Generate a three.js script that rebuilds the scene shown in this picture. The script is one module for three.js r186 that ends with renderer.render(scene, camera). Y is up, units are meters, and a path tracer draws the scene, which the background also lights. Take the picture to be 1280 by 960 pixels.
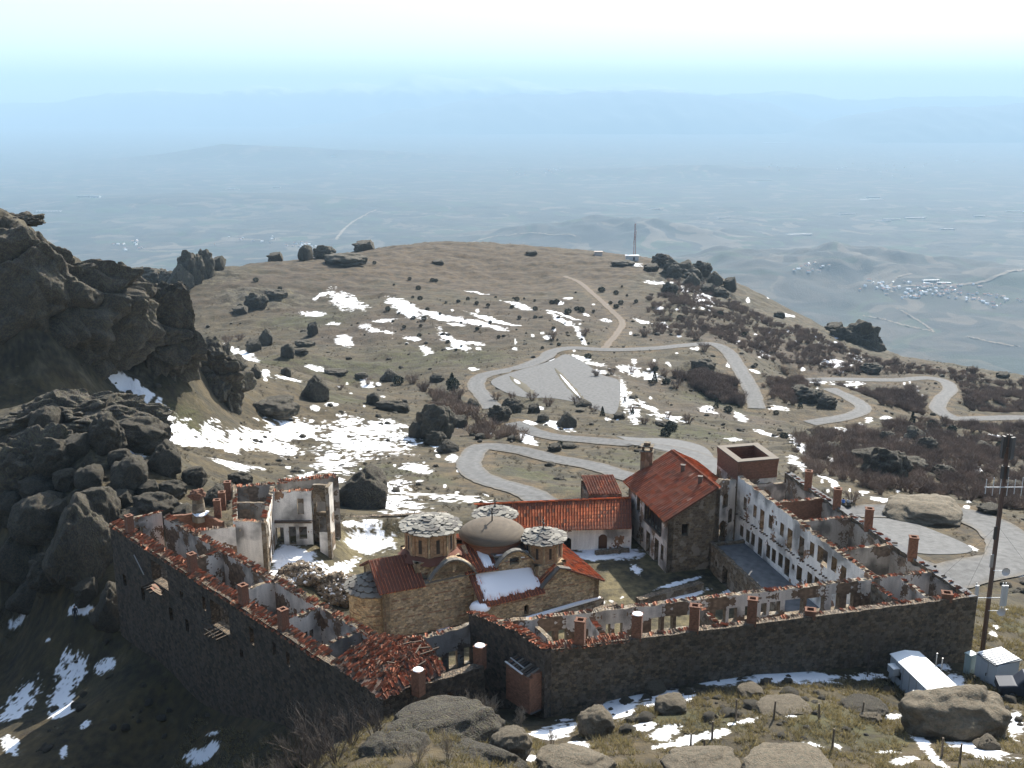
import * as THREE from 'three';
import { createNoise2D, createNoise3D } from 'simplex-noise';
import { mergeGeometries, mergeVertices } from 'three/addons/utils/BufferGeometryUtils.js';

// ---------- camera, sky, sun, exposure ----------
const scene = new THREE.Scene();
const H = 46, FOCAL = 1330, HORIZON = 128;
const PITCH = Math.atan((480 - HORIZON) / FOCAL);
const camera = new THREE.PerspectiveCamera(2 * Math.atan(480 / FOCAL) * 180 / Math.PI, 4 / 3, 0.5, 150000);
camera.position.set(0, H, 0);
camera.rotation.set(-PITCH, 0, 0);
const renderer = new THREE.WebGLRenderer();
renderer.toneMapping = THREE.LinearToneMapping;
renderer.toneMappingExposure = 2.15;
renderer.shadowMap.enabled = true;
const SUN_AZ = 27 * Math.PI / 180, SUN_EL = 38.5 * Math.PI / 180;   // azimuth to the right of straight ahead
const sunDir = new THREE.Vector3(Math.sin(SUN_AZ) * Math.cos(SUN_EL), Math.sin(SUN_EL), -Math.cos(SUN_AZ) * Math.cos(SUN_EL));
const sun = new THREE.DirectionalLight(new THREE.Color().setRGB(1, 0.94, 0.84), 5);
sun.name = 'sun';
sun.position.copy(sunDir).multiplyScalar(600).add(new THREE.Vector3(0, 0, -150));
sun.target.position.set(0, 0, -150);
sun.castShadow = true;
sun.shadow.mapSize.set(4096, 4096);
Object.assign(sun.shadow.camera, { left: -260, right: 260, top: 260, bottom: -260, near: 10, far: 1500 });
scene.add(sun, sun.target);
{
  const W = 512, Hh = 256, data = new Float32Array(W * Hh * 4), d = new THREE.Vector3();
  for (let j = 0; j < Hh; j++) for (let i = 0; i < W; i++) {
    const el = ((j + 0.5) / Hh - 0.5) * Math.PI, az = ((i + 0.5) / W - 0.5) * 2 * Math.PI;
    d.set(Math.cos(el) * Math.cos(az), Math.sin(el), Math.cos(el) * Math.sin(az));
    const up = Math.max(0, d.y), c = Math.max(0, d.dot(sunDir));
    const ph = 0.5 + 0.5 * (0.5 + 0.5 * d.dot(sunDir)), hz = 1.08 * Math.exp(-up * 6.5) * ph, glow = 0.6 * Math.pow(c, 3) + 1.6 * Math.pow(c, 12);
    const o = (j * W + i) * 4;
    data[o] = 0.06 * ph + 0.90 * hz + glow * 0.85;
    data[o + 1] = 0.125 * ph + 0.88 * hz + glow * 0.88;
    data[o + 2] = 0.27 * ph + 0.80 * hz + glow * 0.9;
    data[o + 3] = 1;
  }
  const t = new THREE.DataTexture(data, W, Hh, THREE.RGBAFormat, THREE.FloatType);
  t.mapping = THREE.EquirectangularReflectionMapping;
  t.magFilter = THREE.LinearFilter; t.needsUpdate = true;
  scene.background = t; scene.environment = t;
}
scene.fog = new THREE.FogExp2(new THREE.Color().setRGB(0.53, 0.785, 1.0), 0.000072);

// ---------- helpers ----------
function rng(seed) { let s = seed | 0; return () => { s = (s + 0x6d2b79f5) | 0; let t = Math.imul(s ^ (s >>> 15), 1 | s); t = (t + Math.imul(t ^ (t >>> 7), 61 | t)) ^ t; return ((t ^ (t >>> 14)) >>> 0) / 4294967296; }; }
const n2 = createNoise2D(rng(11)), n3 = createNoise3D(rng(12));
const clamp = (x, a = 0, b = 1) => Math.min(b, Math.max(a, x)), lerp = (a, b, t) => a + (b - a) * t;
const sstep = (a, b, x) => { const t = clamp((x - a) / (b - a)); return t * t * (3 - 2 * t); };
const fbm2 = (x, y, o = 4) => { let s = 0, a = 0.5; for (let i = 0; i < o; i++) { s += a * n2(x, y); a *= 0.5; x = x * 2.03 + 17.1; y = y * 2.03 + 5.3; } return s; };
const fbm3 = (x, y, z, o = 4) => { let s = 0, a = 0.5; for (let i = 0; i < o; i++) { s += a * n3(x, y, z); a *= 0.5; x = x * 2.03 + 7; y = y * 2.03 + 3; z = z * 2.03 + 11; } return s; };
const hash2 = (i, j) => { let h = Math.imul(i, 374761393) + Math.imul(j, 668265263) | 0; h = Math.imul(h ^ (h >>> 13), 1274126177); return ((h ^ (h >>> 16)) >>> 0) / 4294967296; };
const V = (x, y, z) => new THREE.Vector3(x, y, z);
const CP = Math.cos(PITCH), SP = Math.sin(PITCH);
function ray(px, py) { const x = (px - 640) / FOCAL, y = (480 - py) / FOCAL; return [x, y * CP - SP, -y * SP - CP]; }
function onLevel(px, py, Y = 0) { const d = ray(px, py), t = (Y - H) / d[1]; return V(d[0] * t, Y, d[2] * t); }
function atZ(px, py, z) { const d = ray(px, py), t = z / -d[2]; return V(d[0] * t, H + d[1] * t, -z); }
const rgb = (r, g, b) => new THREE.Color().setRGB(r, g, b);
const mat = (r, g, b, rough = 0.95, extra = {}) => new THREE.MeshStandardMaterial({ color: rgb(r, g, b), roughness: rough, metalness: 0, ...extra });
const taken = {};
function numbered(name) { const n = taken[name] = (taken[name] ?? -1) + 1; return n ? name + '_' + String(n).padStart(3, '0') : name; }
function tag(o, label, category, group, kind) { if (label) o.userData.label = label; if (category) o.userData.category = category; if (group) o.userData.group = group; if (kind) o.userData.kind = kind; return o; }
function shadowed(o) { o.traverse((c) => { if (c.isMesh) { c.castShadow = true; c.receiveShadow = true; } }); return o; }
function mesh(name, geo, m, parent) { const o = new THREE.Mesh(geo, m); o.name = parent === scene ? numbered(name) : name; parent.add(o); o.castShadow = o.receiveShadow = true; return o; }
function thing(name, label, category, group, pos) { const g = new THREE.Group(); g.name = numbered(name); tag(g, label, category, group); if (pos) g.position.copy(pos); scene.add(g); return g; }
function structure(name, geo, m, label) { const o = mesh(name, geo, m, scene); tag(o, label, null, null, 'structure'); return o; }
function copyOf(o, label, group) { const c = o.clone(); c.name = numbered(o.name.replace(/_\d{3}$/, '')); c.userData = { ...o.userData }; if (label) c.userData.label = label; if (group) c.userData.group = group; scene.add(c); return c; }
function boxGeo(w, h, d, x = 0, y = 0, z = 0) { return new THREE.BoxGeometry(w, h, d).translate(x, y, z); }
function texOf(w, h, fn, srgb = true) {
  const data = new Uint8Array(w * h * 4), c = [0, 0, 0, 1];
  for (let j = 0; j < h; j++) for (let i = 0; i < w; i++) { c[3] = 1; fn((i + 0.5) / w, (j + 0.5) / h, c, i, j); const o = (j * w + i) * 4; for (let k = 0; k < 3; k++) { const v = clamp(c[k]); data[o + k] = 255 * (srgb ? (v <= 0.0031308 ? v * 12.92 : 1.055 * Math.pow(v, 1 / 2.4) - 0.055) : v); } data[o + 3] = 255 * c[3]; }
  const t = new THREE.DataTexture(data, w, h); t.magFilter = THREE.LinearFilter; t.minFilter = THREE.LinearFilter; t.wrapS = t.wrapT = THREE.RepeatWrapping; if (srgb) t.colorSpace = THREE.SRGBColorSpace; t.needsUpdate = true; return t;
}
// ---------- terrain ----------
// monastery frame: corner where the front range begins, u along the front wall, v away from it
const M0 = V(2.95, 0, -70.8), E1 = V(0.97, 0, -0.2432), E2 = V(-0.2432, 0, -0.97);
const mon = (u, v, y = 0) => V(M0.x + u * E1.x + v * E2.x, y, M0.z + u * E1.z + v * E2.z);
const WA = V(-40.5, 0, -99.9), WB = V(-9.2, 0, -67.5);            // outer line of the left range
const courtPoly = [[-36.5, -100.2], [-10.2, -73.5], [-3, -76.5], [4, -75], mon(31, 3.2).toArray().filter((_, i) => i !== 1), mon(32, 33).toArray().filter((_, i) => i !== 1), [13.5, -114.5], [-4, -115], [-20, -112], [-33, -106]];
function polyDist(poly, x, z) { let d = 1e9, inside = false; for (let i = 0, j = poly.length - 1; i < poly.length; j = i++) { const [ax, az] = poly[i], [bx, bz] = poly[j]; const ex = bx - ax, ez = bz - az, t = clamp(((x - ax) * ex + (z - az) * ez) / (ex * ex + ez * ez)); d = Math.min(d, Math.hypot(x - ax - t * ex, z - az - t * ez)); if ((az > z) !== (bz > z) && x < (bx - ax) * (z - az) / (bz - az) + ax) inside = !inside; } return inside ? -d : d; }
const ctrl = [];
for (const [px, py, z] of [
  [250, 342, 560], [340, 328, 640], [440, 316, 700], [520, 306, 760], [600, 309, 800], [700, 318, 800], [790, 323, 760], [840, 328, 700], [900, 350, 640], [960, 392, 580], [1030, 414, 540], [1100, 446, 500], [1140, 448, 490], [1200, 459, 480], [1280, 470, 470], [1400, 490, 460],
  [300, 400, 480], [400, 380, 520], [400, 440, 400], [500, 380, 500], [500, 430, 410], [560, 350, 600], [600, 400, 460], [640, 350, 620], [690, 437, 390], [760, 437, 395], [780, 400, 480], [750, 365, 560], [850, 432, 400], [850, 380, 520], [900, 430, 410], [925, 460, 370], [943, 505, 320], [1000, 440, 455], [1050, 467, 425], [1000, 474, 410], [1160, 475, 418], [1190, 484, 402], [1172, 510, 360], [1200, 522, 350], [1280, 523, 350], [1010, 527, 300], [1080, 512, 320], [1035, 489, 352],
  [620, 475, 330], [690, 480, 320], [750, 490, 310], [600, 500, 295], [400, 480, 320], [480, 490, 300], [330, 470, 330], [360, 440, 375],
  [320, 540, 215], [400, 540, 225], [480, 550, 215], [420, 590, 165], [500, 600, 165], [560, 560, 210], [650, 540, 235], [800, 555, 215], [880, 572, 195], [590, 580, 180], [660, 612, 152], [700, 590, 180], [800, 592, 178], [850, 520, 265], [950, 540, 250], [900, 560, 220], [440, 625, 136], [520, 628, 134],
  [1040, 600, 165], [1000, 560, 215], [1100, 560, 240], [1150, 600, 200], [1250, 600, 210], [1200, 560, 270], [1280, 560, 280], [1100, 640, 148], [1165, 635, 152], [1250, 690, 125], [1200, 712, 118], [1270, 640, 160], [1250, 760, 98], [1275, 805, 87],
  [700, 940, 60], [900, 930, 61], [1100, 930, 60.5], [1250, 930, 60], [1000, 880, 67], [1150, 878, 72], [820, 900, 65],
  [30, 920, 89], [95, 767, 104], [100, 850, 98], [200, 930, 86], [20, 780, 112], [150, 830, 96.5], [270, 945, 80], [420, 958, 67], [340, 952, 73], [-60, 860, 105],
  [60, 690, 113], [60, 600, 122], [100, 500, 140], [20, 520, 150], [180, 545, 148], [230, 560, 150], [270, 600, 142],
  [20, 280, 195], [0, 400, 187], [100, 340, 207], [160, 368, 215], [200, 392, 223], [250, 460, 224], [290, 515, 222], [120, 440, 201], [60, 455, 184], [0, 470, 180], [180, 485, 200], [-100, 320, 192], [-100, 450, 180], [20, 296, 212], [-60, 296, 206], [60, 312, 216], [-60, 278, 196], [100, 352, 225],
]) ctrl.push(atZ(px, py, z));
for (const [x, y, z] of [[-12, 0, -95], [0, 0, -95], [10, 0, -95], [20, 0, -90], [-20, 0, -92], [-25, 0, -104], [-34, -3, -103], [0, 0, -108], [14, 0, -108], [-36, -8.5, -89], [-26, -9.5, -79.5], [-16, -7, -70],
  [4, 1.6, -70], [6.3, 2.15, -70.6], [13, 2.65, -72.3], [16.4, 2.8, -73], [23, 2.45, -74.8], [29, 1.95, -76.3], [38.6, 0.95, -78.7], [43, -1, -92], [38, -3, -108],
  [0, 13.5, -42], [25, 13.5, -42], [-25, 7, -42], [0, 24, -25], [25, 24, -25], [-25, 20, -25], [0, 34, -10], [30, 34, -10], [-30, 31, -10], [50, 12, -46], [-50, 0, -50], [0, 43, 8], [0, 45, 28], [60, 42, 22], [-60, 38, 22], [-90, 0, -70], [90, 6, -70], [80, -6, -110], [-95, 10, -140], [-8, 8, -60],
  [-90, -30, -320], [-140, -45, -340], [-60, -45, -330], [-190, -60, -450], [-250, -70, -650], [-400, -90, -700],
  [-230, -120, -800], [-100, -130, -1000], [0, -140, -1050], [100, -140, -1050], [220, -160, -980], [330, -190, -850], [400, -220, -780], [480, -220, -700], [500, -260, -900], [-350, -200, -1200], [0, -250, -1400], [500, -330, -1400], [300, -250, -1200], [330, -80, -480], [420, -110, -520], [250, -40, -240], [200, -20, -150], [-200, -10, -200]]) ctrl.push(V(x, y, z));
const warp = (x, z) => { const d = Math.max(12, 45 - z); return [1.15 * x / d, Math.log(d)]; };
const N = ctrl.length, tps = (r2) => r2 > 1e-12 ? 0.5 * r2 * Math.log(r2) : 0;
const CU = [], CW = [];
let TPS;
{
  const n = N + 3, A = [], b = [];
  for (const c of ctrl) { const [u, w] = warp(c.x, c.z); CU.push(u); CW.push(w); }
  for (let i = 0; i < N; i++) { const row = new Float64Array(n); for (let j = 0; j < N; j++) row[j] = tps((CU[i] - CU[j]) ** 2 + (CW[i] - CW[j]) ** 2); row[i] += 2e-4; row[N] = 1; row[N + 1] = CU[i]; row[N + 2] = CW[i]; A.push(row); b.push(ctrl[i].y); }
  for (let k = 0; k < 3; k++) { const row = new Float64Array(n); for (let j = 0; j < N; j++) row[j] = k === 0 ? 1 : k === 1 ? CU[j] : CW[j]; A.push(row); b.push(0); }
  for (let i = 0; i < n; i++) { let p = i; for (let r = i + 1; r < n; r++) if (Math.abs(A[r][i]) > Math.abs(A[p][i])) p = r; [A[i], A[p]] = [A[p], A[i]]; [b[i], b[p]] = [b[p], b[i]]; for (let r = i + 1; r < n; r++) { const f = A[r][i] / A[i][i]; if (!f) continue; for (let c = i; c < n; c++) A[r][c] -= f * A[i][c]; b[r] -= f * b[i]; } }
  const w = new Float64Array(n); for (let i = n - 1; i >= 0; i--) { let s = b[i]; for (let c = i + 1; c < n; c++) s -= A[i][c] * w[c]; w[i] = s / A[i][i]; } TPS = w;
}
function tpsAt(x, z) { const [u, w] = warp(x, z); let s = TPS[N] + TPS[N + 1] * u + TPS[N + 2] * w; for (let j = 0; j < N; j++) { const a = u - CU[j], c = w - CW[j], r2 = a * a + c * c; if (r2 > 1e-12) s += TPS[j] * 0.5 * r2 * Math.log(r2); } return s; }
const PLAIN = -800;
function farH(x, z) {
  const r = Math.hypot(x * 0.85, z);
  let h = PLAIN + 640 * Math.pow(1 - sstep(0, 3700, r + 260 * fbm2(x / 900, z / 900, 3)), 2.2);
  for (const [cx, cz, rx, rz, a] of [[1450, -5200, 900, 500, 150], [650, -6900, 800, 420, 120], [2500, -4700, 700, 500, 60], [-4300, -16500, 1300, 900, 170], [-2600, -17000, 1800, 900, 100], [2400, -13500, 1800, 700, 90], [900, -4600, 500, 500, 60], [-2600, -9500, 1500, 600, 70]])
    h += a * Math.exp(-(((x - cx) / rx) ** 2 + ((z - cz) / rz) ** 2)) * (1 + 0.5 * fbm2(x / 500 + cx, z / 500, 3));
  return h + 10 * fbm2(x / 700, z / 700, 3);
}
function rawH(x, z) {
  const r = Math.hypot(x, z), k = sstep(760, 1150, r);
  let h = k < 1 ? tpsAt(x, z) : 0;
  if (k > 0) h = lerp(h, Math.min(farH(x, z), -90), k);
  return h;
}
// coarse cache of rawH for speed: nested regular grids, bilinear
const caches = [[1.5, -110, 110, -280, 40], [5, -560, 560, -1300, 60]].map(([s, x0, x1, z0, z1]) => { const w = Math.round((x1 - x0) / s) + 1, h = Math.round((z1 - z0) / s) + 1, a = new Float32Array(w * h); for (let j = 0; j < h; j++) for (let i = 0; i < w; i++) a[j * w + i] = rawH(x0 + i * s, z0 + j * s); return { s, x0, z0, w, h, a }; });
function baseH(x, z) {
  for (const c of caches) { const u = (x - c.x0) / c.s, v = (z - c.z0) / c.s; if (u >= 0 && v >= 0 && u < c.w - 1 && v < c.h - 1) { const i = u | 0, j = v | 0, f = u - i, g = v - j, o = j * c.w + i; return lerp(lerp(c.a[o], c.a[o + 1], f), lerp(c.a[o + c.w], c.a[o + c.w + 1], f), g); } }
  return rawH(x, z);
}
function march(px, py, hf, z0 = 40, zmax = 2500) { const d = ray(px, py); let last = z0; for (let z = z0; z < zmax; z *= 1.006) { const t = z / -d[2]; if (H + d[1] * t < hf(d[0] * t, -z)) { let a = last, b = z; for (let k = 0; k < 14; k++) { const m = (a + b) / 2, tm = m / -d[2]; if (H + d[1] * tm < hf(d[0] * tm, -m)) b = m; else a = m; } const tb = b / -d[2]; return V(d[0] * tb, hf(d[0] * tb, -b), -b); } last = z; } return null; }
// roads traced on the smooth hillside
const roadDefs = [
  { name: 'road', w: 5.6, pts: [[1330, 524], [1280, 523], [1230, 524], [1195, 522], [1174, 512], [1176, 500], [1188, 486], [1178, 477], [1160, 474], [1120, 475], [1060, 475], [1000, 473]] , surf: 'asphalt' },
  { name: 'road', w: 5.4, pts: [[1036, 488], [1062, 498], [1079, 511], [1058, 521], [1012, 527]], surf: 'asphalt' },
  { name: 'road', w: 5.6, pts: [[946, 510], [940, 490], [925, 462], [908, 440], [890, 430], [858, 431], [820, 435], [762, 438], [715, 436], [692, 439], [680, 448], [648, 460], [606, 470], [595, 481], [604, 495], [616, 506]], surf: 'asphalt' },
  { name: 'road', w: 4.7, pts: [[640, 535], [690, 546], [745, 551], [800, 557], [850, 566], [884, 576], [880, 588], [840, 597], [790, 595], [740, 584], [690, 574], [645, 567], [605, 566], [588, 574], [590, 588], [610, 602], [650, 612], [700, 622]], surf: 'asphalt' },
  { name: 'dirt_track', w: 3.0, pts: [[705, 345], [722, 352], [742, 368], [760, 384], [777, 402], [772, 416], [760, 430], [754, 437]], surf: 'dirt' },
  { name: 'road', w: 6.5, pts: [[1060, 640], [1100, 642], [1150, 645], [1200, 650], [1245, 664], [1268, 684], [1258, 702], [1225, 712], [1170, 714], [1130, 700]], surf: 'asphalt' },
];
const lotDefs = [
  [[655, 461], [690, 449], [708, 441], [730, 453], [752, 470], [773, 480], [775, 500], [768, 513], [745, 509], [722, 503], [690, 498], [655, 497], [628, 490], [615, 477]],
  [[770, 545], [800, 547], [840, 548], [878, 560], [893, 572], [884, 580], [850, 570], [800, 558]],
  [[1085, 648], [1130, 652], [1180, 668], [1215, 684], [1200, 694], [1150, 694], [1110, 682], [1085, 668]],
];
const roadSamples = [], roadGrid = new Map();
for (const r of roadDefs) {
  const p = r.pts.map(([a, b]) => march(a, b, baseH)).filter(Boolean);
  const c = new THREE.CatmullRomCurve3(p, false, 'centripetal'), L = c.getLength(), n = Math.max(8, Math.round(L / 1.6));
  let q = c.getSpacedPoints(n);
  for (let it = 0; it < 3; it++) { const ys = q.map((v) => v.y); q.forEach((v, i) => { let s = 0, k = 0; for (let j = -6; j <= 6; j++) if (ys[i + j] !== undefined) { s += ys[i + j]; k++; } v.y = s / k; }); }
  r.q = q;
  let prev = null; for (const v of q) { const s = { x: v.x, y: v.y, z: v.z, w: r.w / 2, prev }; prev = s; roadSamples.push(s); const key = (Math.floor(v.x / 8) + 500) * 2000 + Math.floor(v.z / 8) + 1000; if (!roadGrid.has(key)) roadGrid.set(key, []); roadGrid.get(key).push(s); }
}
const lots = lotDefs.map((d) => { const p = d.map(([a, b]) => march(a, b, baseH)); let c = V(0, 0, 0); p.forEach((v) => c.add(v)); c.multiplyScalar(1 / p.length); // best plane y = c.y + a dx + b dz
  let sxx = 0, sxz = 0, szz = 0, sxy = 0, szy = 0; for (const v of p) { const x = v.x - c.x, z = v.z - c.z, y = v.y - c.y; sxx += x * x; sxz += x * z; szz += z * z; sxy += x * y; szy += z * y; } const det = sxx * szz - sxz * sxz, a = (sxy * szz - szy * sxz) / det, b = (szy * sxx - sxy * sxz) / det;
  return { poly: p.map((v) => [v.x, v.z]), plane: (x, z) => c.y + a * (x - c.x) + b * (z - c.z), c, R: Math.max(...p.map((v) => Math.hypot(v.x - c.x, v.z - c.z))) }; });
function roadNear(x, z) { let best = null, bd = 1e9, by = 0; const i = Math.floor(x / 8), j = Math.floor(z / 8); for (let a = -1; a <= 1; a++) for (let b = -1; b <= 1; b++) { const g = roadGrid.get((i + a + 500) * 2000 + j + b + 1000); if (g) for (const s of g) { let d, y; const q = s.prev; if (q) { const ex = q.x - s.x, ez = q.z - s.z, t = clamp(((x - s.x) * ex + (z - s.z) * ez) / (ex * ex + ez * ez)); d = Math.hypot(x - s.x - t * ex, z - s.z - t * ez) - s.w; y = lerp(s.y, q.y, t); } else { d = Math.hypot(x - s.x, z - s.z) - s.w; y = s.y; } if (d < bd) { bd = d; best = s; by = y; } } } return [bd, best, by]; }
// rocky ground: where ribs of granite break through
const rockZones = [[20, 330, 70, 75, 22], [130, 420, 60, 60, 14], [240, 440, 40, 60, 14], [90, 520, 100, 45, 8], [60, 620, 80, 70, 7], [330, 372, 50, 16, 9], [470, 305, 45, 9, 12], [845, 350, 40, 30, 22], [900, 370, 50, 30, 20], [1075, 430, 50, 30, 22], [545, 530, 35, 28, 6], [645, 512, 35, 16, 5], [1110, 580, 60, 30, 10], [870, 460, 30, 12, 8], [1015, 500, 30, 16, 8], [250, 345, 45, 25, 14]]
  .map(([px, py, rx, ry, s]) => { const c = march(px, py, baseH); if (!c) return null; const e = march(px + rx, py, baseH) ?? c; return { x: c.x, z: c.z, rx: Math.max(6, Math.abs(c.x - (px) / 1 * 0 - atZ(px + rx, py, -c.z).x)), rz: Math.max(6, 0.9 * Math.abs(c.x - atZ(px + rx, py, -c.z).x)), s }; }).filter(Boolean);
function rockiness(x, z) { let k = 0; for (const r of rockZones) { if (Math.abs(x - r.x) > r.rx * 1.42 || Math.abs(z - r.z) > r.rz * 1.42) continue; const d = ((x - r.x) / r.rx) ** 2 + ((z - r.z) / r.rz) ** 2; if (d < 2) k = Math.max(k, 1 - d / 2); } return k; }
const ridge = (x, y) => 1 - Math.abs(n2(x, y));
function height(x, z) {
  let h = baseH(x, z);
  const r = Math.hypot(x, z), cd = r < 200 ? polyDist(courtPoly, x, z) : 99, [rd, rs, ry] = r < 800 ? roadNear(x, z) : [99, null, 0];
  let free = sstep(0, 7, rd) * sstep(0, 5, cd);
  let ld = 99; for (const l of lots) if (Math.hypot(x - l.c.x, z - l.c.z) < l.R + 12) { const d = polyDist(l.poly, x, z); if (d < 8) { ld = d; h = lerp(l.plane(x, z), h, sstep(1, 8, d)); free *= sstep(0.5, 8, d); break; } }
  if (free > 0) {
    const k = rockiness(x, z), amp = r < 110 ? 0.35 : r < 700 ? 0.35 + 1.2 * sstep(110, 420, r) : 1.55 + 4 * sstep(800, 1400, r);
    let d = amp * (fbm2(x / 26, z / 26, 4) + 0.35 * fbm2(x / 5, z / 5, 3));
    if (k > 0.02) d += k * (2.6 * (ridge(x / 17 + 3, z / 17) ** 2 - 0.45) + 1.3 * (ridge(x / 6, z / 6 + 9) - 0.6) + 0.5 * n2(x / 2.3, z / 2.3));
    // little terraces across the slope
    if (r > 120 && r < 700) d += 0.22 * Math.sin(h * 1.1 + 5 * n2(x / 30, z / 30)) * (1 - k) * clamp(0.5 + 1.5 * n2(x / 60 + 5, z / 60));
    h += d * free;
  }
  if (rs && ld > 2) h = lerp(ry, h, sstep(r > 270 ? 3 : 1.4, r > 270 ? 10 : 7, rd));
  if (cd < 6) h = lerp(yardLevel(x) + 0.06 * n2(x / 3, z / 3) + 0.03 * n2(x, z), h, sstep(0.0, 3.0, cd));
  return h;
}
const yardLevel = (x) => -2.39 * sstep(-21.5, -16.5, x);
const hit = (px, py, z0) => march(px, py, height, z0);
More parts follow.
